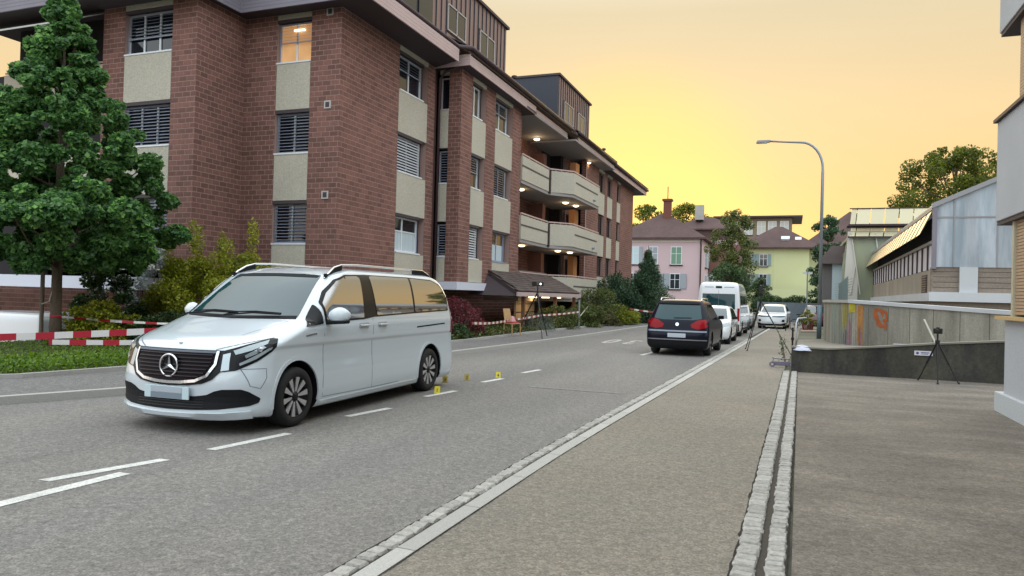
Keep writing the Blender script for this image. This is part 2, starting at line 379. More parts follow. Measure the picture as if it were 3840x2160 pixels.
# paint
MT_PAINTW = M('worn_white_paint', (.42, .40, .38), .8, fine=.3, fscale=12)
def mark(pts, z=.004, name='road_marking'):
    mb = MB(); mb.add([(x, y, z) for x, y in pts], [tuple(range(len(pts)))]); return part(name, mb, MT_PAINT, pm)
pm = part('road_markings', MB().box((-5.2, 60, -.02), (.1, 3, .01)), MT_PAINT); pm['kind'] = 'structure'
def dash(x0, y0, x1, y1, w=.11):
    mark([(x0 - w / 2, y0), (x0 + w / 2, y0), (x1 + w / 2, y1), (x1 - w / 2, y1)])
dash(-5.30, 1.6, -5.22, 4.62, .13)
dash(-5.57, 4.16, -5.32, 5.14, .12)
for a, b in (((-5.26, 5.64), (-5.13, 6.66)), ((-5.20, 7.9), (-5.08, 8.74)), ((-5.18, 9.98), (-5.07, 10.82)), ((-5.16, 12.14), (-5.06, 12.88)), ((-5.08, 14.05), (-4.98, 14.85))):
    dash(*a, *b)
mark([(-3.92, 20.35), (-3.80, 20.35), (-3.68, 21.9), (-3.80, 21.9)])
mark([(-4.2, 11.95), (-2.55, 11.95), (-2.55, 12.1), (-4.2, 12.1)], .0045, 'worn_marking').data.materials[0] = M('worn_paint', (.20, .193, .183), .8, fine=.3, fscale=10)
# "30" painted for the drivers coming towards us
def glyph(strokes, cx, cy, sx, sy, w):
    for st in strokes:
        for (ax, ay), (bx, by) in zip(st[:-1], st[1:]):
            A = Vector((cx - ax * sx, cy - ay * sy)); B = Vector((cx - bx * sx, cy - by * sy)); d = (B - A)
            d = Vector((d.x, d.y)).normalized(); nn = Vector((-d.y, d.x)) * w / 2; A -= d * w * .3; B += d * w * .3
            q = [A + nn, A - nn, B - nn, B + nn]; mark([(p.x, p.y) for p in q], .004 + random.uniform(0, .002)).data.materials[0] = MT_PAINTW
arc = [(-.5, .7), (-.25, .95), (.2, .95), (.45, .65), (.25, .1), (-.1, .03)]
glyph([arc, [(x, -y) for x, y in arc]], -5.25, 26.0, .28, 1.15, .15)
glyph([[(.5 * math.cos(t), math.sin(t)) for t in [k * math.pi / 6 for k in range(13)]]], -6.0, 26.0, .30, 1.15, .15)
# ------------------------------------------------------------------ the brick apartment building
MT_BRICK = M('brown_brick', (.178, .085, .067), .85, fine=.25, fscale=25, bump=.5, bscale=50, tone=.22, var=.16, vscale=.5)
MT_MORT = M('mortar', (.36, .245, .215), .9, fine=.15, fscale=30)
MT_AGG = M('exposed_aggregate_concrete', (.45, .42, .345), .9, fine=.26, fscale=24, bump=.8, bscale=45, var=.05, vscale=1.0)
MT_WHT = M('white_window_frame', (.70, .73, .75), .4)
MT_WGL = M('window_glass', (.010, .014, .020), .04, ior=1.6)
MT_CURT = M('net_curtain', (.45, .52, .55), .9, var=.25, vscale=12, stretch=(4, 4, .05))
MT_SLAT = M('blind_slat_grey', (.26, .29, .37), .45)
MT_SLATL = M('blind_slat_light', (.45, .47, .50), .5)
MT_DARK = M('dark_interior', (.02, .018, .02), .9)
MT_FASC = M('fascia_boards', (.46, .35, .34), .6, var=.08, vscale=2)
MT_FASC2 = M('fascia_boards_grey', (.20, .185, .22), .6, var=.08, vscale=2)
MT_SOFF = M('soffit_dark', (.06, .045, .05), .7)
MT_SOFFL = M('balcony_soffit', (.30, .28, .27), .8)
MT_TILE = M('roof_tile_brown', (.075, .055, .052), .8, tone=.3, var=.15, vscale=2)
MT_COPPER = M('standing_seam_copper', (.24, .165, .15), .5, metal=.15, var=.1, vscale=1.5)
MT_COPPERD = M('dormer_cheek_dark', (.035, .04, .055), .5, metal=.2)
MT_PIPE = M('downpipe_brown', (.045, .025, .028), .5)
MT_CORN = M('white_cornice', (.60, .62, .70), .6)
MT_LAMP = M('lit_lamp', (1, .9, .7), .5, emit=(1.0, .80, .52), estr=4.0)
MT_TUBE = M('lit_tube_lamp', (1, .95, .85), .5, emit=(1.0, .86, .62), estr=3.0)

BLD = thing('apartment_building', 'long brown brick apartment building with concrete panels and balconies behind the white van', 'building', (-15, 30, 0))
def P_(o, u, n):
    o, u, n = Vector((*o, 0)), Vector((*u, 0)), Vector((*n, 0))
    return lambda a, z, d=0.0: o + u * a + n * d + Vector((0, 0, z))
def fbox(mb, F, a0, a1, z0, z1, d0, d1, mi=0, tone=0):
    mb.hexa([F(a0, z0, d0), F(a1, z0, d0), F(a1, z0, d1), F(a0, z0, d1), F(a0, z1, d0), F(a1, z1, d0), F(a1, z1, d1), F(a0, z1, d1)], mi, tone)
bricks = []      # (distance, F, a0, a1, z)
BH, BL = .155, .30
def brick_wall(F, a0, a1, z0, z1, thick=.35):
    m = MB(); fbox(m, F, a0, a1, z0, z1, -thick, -.001)
    part('brick_wall', m, MT_MORT, BLD, wc=True)
    z = z0; r = 0
    while z < z1 - .05:
        zt = min(z + BH, z1)
        a = a0 - (BL / 2 if r % 2 else 0)
        while a < a1 - .02:
            s, e = max(a, a0), min(a + BL, a1)
            if e - s > .03: bricks.append((F, s, e, z, zt, (F((s + e) / 2, z) - Vector((0, 0, 1.6))).length, a0, a1))
            a += BL
        z += BH; r += 1
def flush_bricks():
    bricks.sort(key=lambda b: b[5] + (0 if b[3] > 2.2 else 100))
    shapes = {}
    far = MB()
    for i, (F, s, e, z, zt, d, A0, A1) in enumerate(bricks):
        g = .0095
        s2 = s + (g if s > A0 + .001 else 0); e2 = e - (g if e < A1 - .001 else 0); z2, zt2 = z + g, zt - g
        c = F((s2 + e2) / 2, (z2 + zt2) / 2, .0)
        u = (F(1, 0) - F(0, 0)); n = (F(0, 0, 1) - F(0, 0))
        if i < 300:
            L = round(e2 - s2, 3); H = round(zt2 - z2, 3)
            key = (L, H)
            if key not in shapes:
                m = MB(); m.box((0, 0, 0), (L, .008, H)); shapes[key] = m.mesh('brick', MT_BRICK)
            o = link('brick', shapes[key], BLD); rz = math.atan2(u.y, u.x)
            o.location = c - BLD.location; o.rotation_euler = (0, 0, rz)
        else:
            t = random.random(); jj = random.uniform(.002, .005)
            a, b, c2, d2 = F(s2, z2, jj), F(e2, z2, jj), F(e2, zt2, jj), F(s2, zt2, jj)
            a3, b3, c3, d3 = F(s2, z2, -.007), F(e2, z2, -.007), F(e2, zt2, -.007), F(s2, zt2, -.007)
            far.add([a, b, c2, d2, a3, b3, c3, d3], [(0, 1, 2, 3), (1, 0, 4, 5), (2, 1, 5, 6), (3, 2, 6, 7), (0, 3, 7, 4)], 0, t)
    part('bricks', far, MT_BRICK, BLD, wc=True, kind='stuff')
nslat = [0]
slat_cache = {}
def window(F, a0, a1, z0, z1, mull=(.5,), blind=0.0, glass=MT_WGL, slat=MT_SLAT, dep=.20, frame=MT_WHT, fw=.055, trans=None, tilt=.5, pitch=.098, indiv=True, side=True, curtain=False, sill=True):
    """frame set back in its reveal; blind = covered fraction from the top"""
    m = MB()
    fbox(m, F, a0, a1, z0, z0 + fw, -dep, -dep + .05); fbox(m, F, a0, a1, z1 - fw, z1, -dep, -dep + .05)
    fbox(m, F, a0, a0 + fw, z0 + fw, z1 - fw, -dep, -dep + .05); fbox(m, F, a1 - fw, a1, z0 + fw, z1 - fw, -dep, -dep + .05)
    w = part('window', m, frame, BLD, wc=True)
    for q in mull:
        mm = MB(); a = a0 + (a1 - a0) * q; fbox(mm, F, a - .03, a + .03, z0 + fw, z1 - fw, -dep, -dep + .045); part('mullion', mm, frame, w)
    if trans:
        mm = MB(); z = z0 + (z1 - z0) * trans; fbox(mm, F, a0 + fw, a1 - fw, z - .02, z + .02, -dep + .001, -dep + .04); part('transom', mm, frame, w)
    mm = MB(); fbox(mm, F, a0 + .01, a1 - .01, z0 + .01, z1 - .01, -dep - .02, -dep + .01); part('pane', mm, glass, w)
    if curtain:
        mm = MB(); fbox(mm, F, a0 + .06, a1 - .06, z0 + .06, z0 + (z1 - z0) * .6, -dep + .011, -dep + .014); part('curtain', mm, MT_CURT, w)
    if sill:
        mm = MB(); fbox(mm, F, a0 - .0, a1 + .0, z0 - .05, z0 - .002, -dep, .03); part('sill', mm, frame, w)
    if side:
        mm = MB(); fbox(mm, F, a0 - .02, a1 + .02, z1 + .001, z1 + .09, -dep, .0); part('blind_box', mm, MT_SOFF, w)
        if blind < 1 or True:
            mm = MB()
            for a in (a0 + .03, a1 - .05): mm = MB(); fbox(mm, F, a, a + .02, z0, z1, -.12, -.10); part('blind_rail', mm, slat, w)
    if blind > 0:
        zb = z1 - (z1 - z0) * blind; z = z1 - .03
        u = (F(1, 0) - F(0, 0)); rz = math.atan2(u.y, u.x); L = a1 - a0 - .08
        far = MB()
        while z > zb + .02:
            if indiv and nslat[0] < 290:
                key = (round(L, 2), tilt, slat.name)
                if key not in slat_cache:
                    s = MB(); s.box((0, 0, 0), (L, .080, .004), rot=Matrix.Rotation(tilt, 3, 'X')); slat_cache[key] = s.mesh('slat', slat)
                o = link('slat', slat_cache[key], w); o.location = F((a0 + a1) / 2, z, -.11); o.rotation_euler = (0, 0, rz); nslat[0] += 1
            else:
                ct, st = .040 * math.cos(tilt), .040 * math.sin(tilt)
                a, b = a0 + .04, a1 - .04
                far.add([F(a, z - st, -.11 + ct), F(b, z - st, -.11 + ct), F(b, z + st, -.11 - ct), F(a, z + st, -.11 - ct)], [(0, 1, 2, 3)])
            z -= pitch
        mm = MB(); fbox(mm, F, a0 + .04, a1 - .04, zb - .01, zb + .02, -.13, -.09); part('blind_bottom_bar', mm, slat, w)
        if far.v: part('blind', far, slat, w, kind='stuff')
    return w
def panel(F, a0, a1, z0, z1, mat=None):
    m = MB(); g = .012; fbox(m, F, a0 + g, a1 - g, z0 + .008, z1 - .008, -.18, .012)
    part('concrete_panel', m, mat or MT_AGG, BLD, wc=True, bevel=.008)
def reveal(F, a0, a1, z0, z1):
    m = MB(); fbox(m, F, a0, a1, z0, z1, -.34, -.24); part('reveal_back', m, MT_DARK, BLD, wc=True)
ZB = 2.03
HEADS = [4.30, 7.11, 9.93]; SILLS = [2.95, 5.74, 8.56]
def column(F, a0, a1, wins, top=10.25, zb=ZB, kw=None, win_a=None):
    """a stack of panels and windows; wins = list of dicts for the three storeys"""
    zp = zb
    for (s, hd, wd) in zip(SILLS, HEADS, wins):
        panel(F, a0, a1, zp, s)
        b0, b1 = win_a or (a0, a1)
        if wd is not None: window(F, b0, b1, s + .045, hd - .09, **wd)
        zp = hd
    panel(F, a0, a1, zp, top)
    reveal(F, a0, a1, zb, top)

# --- tower with the gable-side windows (leftmost)
FT = P_((-20.1, 16.5), (1, 0), (0, -1))
brick_wall(FT, 0, .90, ZB, 10.3); brick_wall(FT, 2.80, 3.75, ZB, 10.4)
column(FT, .90, 2.80, [dict(blind=1.0, mull=(.33, .66)), dict(blind=1.0, mull=(.33, .66)), dict(blind=.62, mull=(.33, .66), glass=MT_WGL, curtain=False)])
FR = P_((-16.35, 16.5), (0, 1), (1, 0))
brick_wall(FR, .0, 2.0, ZB, 10.3)
# --- corner tower A
FA = P_((-16.35, 18.5), (1, 0), (0, -1))
brick_wall(FA, 0, 1.23, ZB, 10.15); brick_wall(FA, 2.51, 3.60, ZB, 10.15)
MT_LITROOM = M('lit_room', (.5, .3, .12), .8, emit=(1.0, .50, .22), estr=.30, var=.3, vscale=2)
column(FA, 1.23, 2.51, [dict(blind=.98, mull=(.5,), tilt=.35), dict(blind=1.0, tilt=.45), dict(blind=.5, mull=(.5,), glass=MT_LITROOM)], top=10.10)
m = MB(); fbox(m, FA, 1.75, 2.15, 9.60, 9.64, -.17, -.13); part('room_lamp', m, MT_TUBE, BLD, wc=True)
for z in (10.0, 7.18, 4.45):
    m = MB(); fbox(m, FA, 3.05, 3.29, z - .12, z + .12, -.01, .03); v = part('wall_vent', m, M('vent_frame', (.45, .42, .40), .6) if z == 10.0 else bpy.data.materials['vent_frame'], BLD, wc=True)
    m = MB(); fbox(m, FA, 3.10, 3.24, z - .08, z + .08, .02, .033); part('vent_hole', m, MT_SOFF, v)
FAF = P_((-12.75, 18.5), (0, 1), (1, 0))
brick_wall(FAF, 0, 3.45, ZB, 10.25); brick_wall(FAF, 5.56, 6.15, ZB, 10.25)
column(FAF, 3.45, 5.56, [dict(blind=.0, mull=(.40, ), trans=.60, curtain=True), dict(blind=1.0, slat=MT_SLATL, tilt=1.0), dict(blind=.42, mull=(.5,))], win_a=(3.50, 5.25))
m = MB(); m.tube([(-12.62, 24.78, .2), (-12.62, 24.78, 9.7), (-12.4, 24.75, 9.95), (-11.5, 24.72, 10.2)], .05, 10); part('downpipe', m, MT_PIPE, BLD, wc=True, smooth=True)
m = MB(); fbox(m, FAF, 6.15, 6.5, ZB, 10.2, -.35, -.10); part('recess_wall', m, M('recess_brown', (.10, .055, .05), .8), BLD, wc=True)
# --- projecting bay B
FBG = P_((-12.75, 25.0), (1, 0), (0, -1))
column(FBG, .02, .43, [dict(blind=1.0, mull=(), side=False, indiv=False), dict(blind=1.0, mull=(), side=False, indiv=False), dict(blind=0, mull=(), side=False, frame=M('pinkish_frame', (.5, .42, .45), .5))])
brick_wall(FBG, .43, .94, ZB, 10.3)
FB = P_((-11.81, 25.0), (0, 1), (1, 0))
brick_wall(FB, 0, 1.04, ZB, 10.35); brick_wall(FB, 2.40, 3.42, ZB, 10.35); brick_wall(FB, 5.44, 6.42, ZB, 10.35)
column(FB, 1.04, 2.40, [dict(blind=1.0, slat=MT_SLATL, tilt=.9, mull=()), dict(blind=.5, mull=(.0,)), dict(blind=0, mull=(.5,))], top=10.3, win_a=(1.05, 2.0))
column(FB, 3.42, 5.44, [dict(blind=.0, mull=(.5,), frame=MT_SLAT, curtain=True), dict(blind=1.0, tilt=.5), dict(blind=.42, mull=(.45,))], top=10.3, win_a=(3.45, 5.05))
FB2 = P_((-11.95, 31.43), (0, 1), (1, 0)); brick_wall(FB2, 0, .55, ZB, 10.3)
# --- white cornice under the raised storeys and the set-back ground floor
m = MB(); m.prism([(-12.6, 24.8), (-11.70, 24.8), (-11.70, 31.6), (-16, 31.6), (-16, 19.5), (-12.6, 19.5)], 1.72, 2.02); part('cornice', m, MT_CORN, BLD, wc=True)
m = MB(); m.box((-22.6, 16.2, 1.62), (11.0, 1.6, .36)); part('cornice', m, MT_CORN, BLD, wc=True)
m = MB(); m.box((-14.6, 18.6, 1.8), (4.2, .9, .42)); part('cornice', m, MT_CORN, BLD, wc=True)
FG = P_((-14.6, 18.5), (0, 1), (1, 0)); brick_wall(FG, 0, 41.0, -.1, 1.75, .4)
FG2 = P_((-28.0, 17.6), (1, 0), (0, -1)); brick_wall(FG2, 0, 13.0, -1.3, 1.5, .4)
FG3 = P_((-12.75, 19.2), (0, 1), (1, 0)); brick_wall(FG3, 0, 2.2, -.1, 1.72, .3)
window(FG, 9.2, 11.2, .35, 1.45, mull=(.5,), blind=0, frame=MT_SLAT, side=False)
window(FG, 12.4, 14.4, .35, 1.45, mull=(.5,), blind=0, frame=MT_SLAT, side=False)
# body behind everything
m = MB()
m.box((-20.6, 24.0, 6.15), (8.2, 13.8, 8.2)); m.box((-16.4, 24.9, 6.15), (6.4, 11.8, 8.2)); m.box((-16.4, 36.4, 6.15), (5.2, 11.5, 8.2)); m.box((-16.4, 51, 6.1), (6.4, 17.4, 8.3)); m.box((-20.0, 45, 5.0), (9.5, 29, 10))
m.box((-26.5, 27, 5.0), (4.5, 18, 8))
part('core', m, MT_DARK, BLD, wc=True)

# --- balconies (Y 32 .. 42.6) three storeys
FC = P_((-13.8, 31.6), (0, 1), (1, 0))
brick_wall(FC, 2.2, 8.8, ZB, 10.2, .3)
MT_BAL = MT_AGG
def bal_panel(mb, p0, p1, z0, z1, t=.12):
    p0, p1 = Vector((*p0, 0)), Vector((*p1, 0)); d = (p1 - p0).normalized(); n = Vector((d.y, -d.x, 0))
    a, b, c_, d_ = p0, p1, p1 - n * t, p0 - n * t
    mb.hexa([Vector((q.x, q.y, z0)) for q in (a, b, c_, d_)] + [Vector((q.x, q.y, z1)) for q in (a, b, c_, d_)])
MT_LINE = M('balcony_groove', (.08, .07, .065), .8)
MT_RAIL = M('balcony_rail', (.50, .36, .33), .5)
for k, z in enumerate((7.0, 4.22, 1.46)):
    segs = [((-11.86, 32.0), (-11.86, 36.05)), ((-11.86, 36.15), (-10.85, 37.25)), ((-10.85, 37.25), (-10.85, 42.75))]
    H = 1.12
    b = MB(); bal_panel(b, *segs[0], z, z + H); bp_ = part('balcony', b, MT_BAL, BLD, wc=True)
    for s in segs[1:]:
        b = MB(); bal_panel(b, *s, z, z + H); part('balcony_panel', b, MT_BAL, bp_)
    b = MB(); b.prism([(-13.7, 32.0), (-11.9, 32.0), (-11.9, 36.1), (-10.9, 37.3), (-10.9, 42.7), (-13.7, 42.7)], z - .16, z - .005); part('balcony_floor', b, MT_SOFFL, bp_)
    for (p0, p1) in segs:
        b = MB(); bal_panel(b, (p0[0] + .0, p0[1]), p1, z + H + .06, z + H + .12, .06); part('rail', b, MT_RAIL, bp_)
        nps = 4
        for i in range(nps + 1):
            b = MB(); x = p0[0] + (p1[0] - p0[0]) * i / nps; y = p0[1] + (p1[1] - p0[1]) * i / nps; b.box((x - .03, y, z + H + .03), (.03, .03, .08)); part('rail_post', b, MT_RAIL, bp_)
    for (p0, p1) in (segs[0], ((-10.85, 37.6), (-10.85, 42.3))):
        b = MB(); bal_panel(b, (p0[0] + .013, p0[1]), (p1[0] + .013, p1[1]), z + .62, z + .70, .02); part('groove', b, MT_LINE, bp_)
    b = MB(); b.box((-11.84, 36.12, z + .52), (.10, .16, 1.2)); part('balcony_joint', b, MT_PIPE, bp_)
    b = MB(); b.tube([(-10.86, 41.3, z + .22), (-10.70, 41.3, z + .18)], .07, 8); part('spout', b, MT_SLAT, bp_)
    # back wall of the loggia: window, door, orange-lit pier, dark opening
    zf = z + .02
    window(FC, .7, 2.1, zf + .6, zf + 2.2, mull=(.5,), frame=MT_PIPE, side=False, dep=.1)
    window(FC, 8.9, 10.6, zf + .05, zf + 2.25, mull=(.33, .66), frame=MT_WHT, side=False, dep=.1, sill=False)
    window(P_((-12.9, 31.6), (0, 1), (1, 0)), 11.4, 13.2, zf + .05, zf + 2.4, mull=(.75,), frame=MT_PIPE, side=False, dep=.1, sill=False)
    b = MB(); b.box((-12.2, 41.9, zf + 1.25), (.35, .8, 2.45)); part('pier', b, M('pier_painted_glow', (.42, .19, .07), .8), BLD, wc=True)  # orange lamp glow on this pier is put into its base colour
    b = MB(); b.box((-13.6, 38.7, zf + 1.25), (1.2, .5, 2.45)); part('pier', b, MT_BRICK, BLD, wc=True)
for (x, y, z) in ((-12.9, 36.9, 9.97), (-12.0, 44.2, 9.97), (-12.6, 33.9, 6.83), (-11.7, 40.6, 6.83), (-12.5, 33.9, 4.05), (-11.6, 39.3, 4.05), (-11.9, 38.0, 4.05), (-11.9, 39.2, 6.83)):
    b = MB(); b.lathe([(.0, z - .07), (.10, z - .065), (.16, z - .03), (.17, z), (.0, z)], 16, 'Z', (x, y, 0)); part('ceiling_lamp', b, MT_LAMP, BLD, wc=True, smooth=True)
    ld = bpy.data.lights.new('balcony_light', 'POINT'); ld.energy = 12 if z > 9 else 7; ld.color = (1, .68, .35); ld.shadow_soft_size = .15
    lo = bpy.data.objects.new('balcony_light', ld); COL.objects.link(lo); lo.location = (x, y, z - .16)
# --- far wing C
FCW = P_((-12.0, 44.0), (0, 1), (1, 0))
WC = [(44.0, 47.0, 'b'), (47.0, 48.6, 'c'), (48.6, 49.4, 'b'), (49.4, 50.9, 'c'), (50.9, 52.4, 'b'), (52.4, 53.5, 'c'), (53.5, 58.2, 'b')]
brick_wall(P_((-13.0, 43.0), (0, 1), (1, 0)), -0.2, 2.0, ZB, 10.2)
for a, b_, t in WC:
    if t == 'b': brick_wall(FCW, a - 44, b_ - 44, .3, 10.2)
    else: column(FCW, a - 44, b_ - 44, [dict(blind=0, mull=(.5,), frame=MT_PIPE, indiv=False, side=False)] * 3, top=10.2, zb=.3)
brick_wall(P_((-12.3, 43.8), (1, 0), (0, -1)), 0, .3, ZB, 10.2)
# --- left end: loggia with awning
m = MB(); m.box((-22.6, 16.9, 8.02), (4.9, .14, 1.05)); bl_ = part('balcony', m, M('cream_panel', (.50, .44, .36), .8), BLD, wc=True)
m = MB(); m.box((-22.6, 16.88, 8.62), (4.9, .05, .05)); part('rail', m, MT_RAIL, bl_)
m = MB(); m.box((-22.6, 16.9, 5.2), (4.9, .14, 1.05)); part('balcony', m, bpy.data.materials['cream_panel'], BLD, wc=True)
m = MB(); m.add([(-20.15, 16.6, 10.05), (-25.4, 16.6, 10.05), (-25.4, 14.9, 9.15), (-20.15, 14.9, 9.15), (-20.15, 16.6, 10.02), (-25.4, 16.6, 10.02), (-25.4, 14.9, 9.12), (-20.15, 14.9, 9.12)], [(0, 1, 2, 3), (7, 6, 5, 4), (2, 1, 5, 6), (3, 2, 6, 7), (0, 3, 7, 4)])
part('awning', m, M('awning_cloth', (.42, .42, .38), .8), BLD, wc=True)

# --- roof edges: fascias, soffits, gutters
def fascia(pts, z0, z1, mat=MT_FASC, boards=4, t=.05):
    for (p0, p1) in zip(pts[:-1], pts[1:]):
        for i in range(boards):
            za = z0 + (z1 - z0) * i / boards; zb = z0 + (z1 - z0) * (i + 1) / boards - .006
            b = MB(); bal_panel(b, p0, p1, za, zb, t + .004 * i); part('fascia_board', b, mat, BLD, wc=True)
E1 = [(-25.8, 15.5), (-15.9, 15.5), (-15.9, 17.85), (-11.52, 17.85), (-11.52, 24.1)]
fascia([(-25.8, 15.5), (-15.95, 15.5)], 10.02, 10.9, MT_FASC2, 8); fascia([(-15.95, 15.5), (-15.95, 17.8)], 10.02, 10.9, MT_FASC2, 8)
fascia([(-15.95, 17.8), (-11.6, 17.8)], 10.02, 10.9, MT_FASC2, 8)
fascia([(-11.55, 17.8), (-11.55, 24.15)], 10.08, 10.55)
fascia([(-12.95, 24.6), (-11.30, 24.6)], 10.08, 10.5); fascia([(-11.30, 24.6), (-11.36, 32.3)], 10.08, 10.45)
fascia([(-11.45, 32.35), (-11.48, 37.85)], 10.08, 10.42); fascia([(-11.15, 38.9), (-11.2, 47.8)], 10.08, 10.38); fascia([(-11.3, 47.8), (-11.35, 60.4)], 10.08, 10.4)
m = MB(); m.prism([(-25.8, 15.6), (-15.98, 15.6), (-15.98, 17.85), (-11.6, 17.85), (-11.6, 24.1), (-13.0, 24.7), (-13.2, 24.7), (-13.2, 19.5), (-25.8, 19.5)], 10.10, 10.2)
part('soffit', m, MT_SOFF, BLD, wc=True)
for c_, d_ in (((-12.2, 28.5, 10.15), (1.7, 7.7, .1)), ((-12.6, 54.1, 10.15), (2.5, 12.5, .1))):
    m = MB(); m.box(c_, d_); part('soffit', m, MT_SOFF, BLD, wc=True)
for c_, d_ in (((-12.8, 35.1, 10.14), (2.7, 5.5, .1)), ((-12.7, 43.1, 10.14), (3.1, 9.5, .1))):
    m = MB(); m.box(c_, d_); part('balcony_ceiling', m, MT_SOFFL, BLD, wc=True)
for pts in ([(-11.62, 17.4, 10.66), (-11.62, 24.2, 10.66), (-11.2, 24.5, 10.66), (-11.2, 37.9, 10.60)], [(-11.0, 38.5, 10.55), (-11.05, 47.8, 10.52)], [(-11.2, 48, 10.50), (-11.25, 60.5, 10.50)]):
    b = MB(); b.tube(pts, .085, 8); part('gutter', b, MT_PIPE, BLD, wc=True, smooth=True)
m = MB()
def roofpl(mb, x0, y0, x1, y1, z0, xr, zr, lift=0):
    mb.hexa([(x0, y0, z0 - .12), (x1, y1, z0 - .12), (xr, y1, zr - .12), (xr, y0, zr - .12), (x0, y0, z0), (x1, y1, z0), (xr, y1, zr), (xr, y0, zr)])
roofpl(m, -11.68, 17.6, -11.68, 24.6, 10.66, -19, 14.3); roofpl(m, -11.28, 24.5, -11.28, 38.2, 10.62, -19, 14.4); roofpl(m, -11.1, 38.2, -11.1, 47.9, 10.55, -19, 14.4); roofpl(m, -11.25, 47.9, -11.32, 60.5, 10.5, -19, 14.2)
m.hexa([(-26, 15.4, 10.85), (-15.8, 15.4, 10.85), (-15.8, 22, 12.4), (-26, 22, 12.4), (-26, 15.4, 10.95), (-15.8, 15.4, 10.95), (-15.8, 22, 12.5), (-26, 22, 12.5)])
m.hexa([(-17, 17.7, 10.85), (-11.6, 17.7, 10.85), (-11.6, 19, 11.0), (-17, 19, 11.4), (-17, 17.7, 10.95), (-11.6, 17.7, 10.95), (-11.6, 19, 11.1), (-17, 19, 11.5)])
rf = part('roof', m, MT_TILE, BLD, wc=True)
tl = MB()
for y in np.arange(17.7, 60.3, .33):
    xe = -11.6 if y < 24.5 else (-11.2 if y < 38.2 else (-11.02 if y < 47.9 else -11.2)); z0 = 10.70 if y < 38 else 10.62
    for k in range(7):
        xx = xe - k * .34; zz = z0 + k * .17
        tl.hexa([(xx, y, zz), (xx, y + .3, zz), (xx - .38, y + .3, zz + .19), (xx - .38, y, zz + .19), (xx, y, zz + .05), (xx, y + .3, zz + .05), (xx - .38, y + .3, zz + .215), (xx - .38, y, zz + .215)], 0, random.random())
part('roof_tiles', tl, MT_TILE, rf, kind='stuff')
# dormers with standing seams
MT_DFR = M('dormer_frame', (.38, .36, .36), .5)
def dormer(y0, y1, z1a, wins, cheek=True, lab=None, z0=11.15):
    x = -13.2
    m = MB(); m.box((x - 2.5, (y0 + y1) / 2, (z0 + z1a) / 2), (5.0, y1 - y0, z1a - z0)); d = part('dormer', m, MT_COPPER, BLD, wc=True)
    m = MB(); m.box((x - 2.5, (y0 + y1) / 2, z1a + .05), (5.25, y1 - y0 + .25, .12)); part('dormer_roof', m, MT_SOFF, d)
    s = MB(); y = y0 + .04
    while y < y1:
        ok = all(not (a - .05 < y < b + .05) for a, b, _, _ in wins)
        if ok: s.box((x + .02, y, (z0 + z1a) / 2), (.05, .03, z1a - z0))
        else:
            a, b, za, zb = [w_ for w_ in wins if w_[0] - .05 < y < w_[1] + .05][0]
            s.box((x + .02, y, (zb + z1a) / 2), (.05, .03, z1a - zb))
        y += .45
    part('standing_seams', s, MT_COPPERD, d)
    if cheek:
        c_ = MB(); c_.box((x - 2.5, y0 - .02, (z0 + z1a) / 2), (4.96, .05, z1a - z0)); part('dormer_cheek', c_, MT_COPPERD, d)
    for a, b, za, zb in wins:
        w = MB(); w.box((x + .012, (a + b) / 2, (za + zb) / 2), (.03, b - a + .1, zb - za + .1)); wd = part('window', w, MT_PIPE, BLD, wc=True)
        w = MB()
        w.box((x + .04, a + .03, (za + zb) / 2), (.06, .06, zb - za)); w.box((x + .04, b - .03, (za + zb) / 2), (.06, .06, zb - za)); w.box((x + .04, (a + b) / 2, (za + zb) / 2), (.055, .06, zb - za)); w.box((x + .04, (a + b) / 2, za + .03), (.055, b - a, .06)); w.box((x + .04, (a + b) / 2, zb - .03), (.055, b - a, .06))
        part('frame', w, MT_DFR, wd)
        w = MB(); w.box((x + .03, (a + b) / 2, (za + zb) / 2), (.02, b - a - .04, zb - za - .04)); part('pane', w, MT_WGL, wd)
dormer(24.9, 32.85, 14.5, [(26.35, 28.1, 12.2, 13.3), (29.6, 31.3, 12.2, 13.35)], cheek=False)
m = MB(); m.box((-15.0, 22.2, 12.9), (3.6, 5.2, 3.4)); part('dormer_glazing', m, MT_COPPERD, BLD, wc=True)
for yy in (20.0, 21.3, 22.6, 23.9):
    m = MB(); m.box((-13.17, yy + .6, 12.9), (.04, 1.1, 3.0)); part('pane', m, MT_WGL, BLD, wc=True)
dormer(41.4, 48.6, 14.75, [(42.6, 44.5, 12.3, 13.5), (45.6, 47.3, 12.35, 13.55)])
for (x, y, z, hh) in ((-13.2, 34.1, 11.6, .85), (-13.2, 52.9, 11.6, .9), (-13.2, 50.4, 11.6, .55)):
    m = MB(); m.tube([(x, y, z), (x, y, z + hh)], .06, 8); m.lathe([(.0, z + hh), (.15, z + hh), (.15, z + hh + .12), (.0, z + hh + .18)], 12, 'Z', (x, y, 0)); part('roof_vent', m, MT_PIPE, BLD, wc=True)
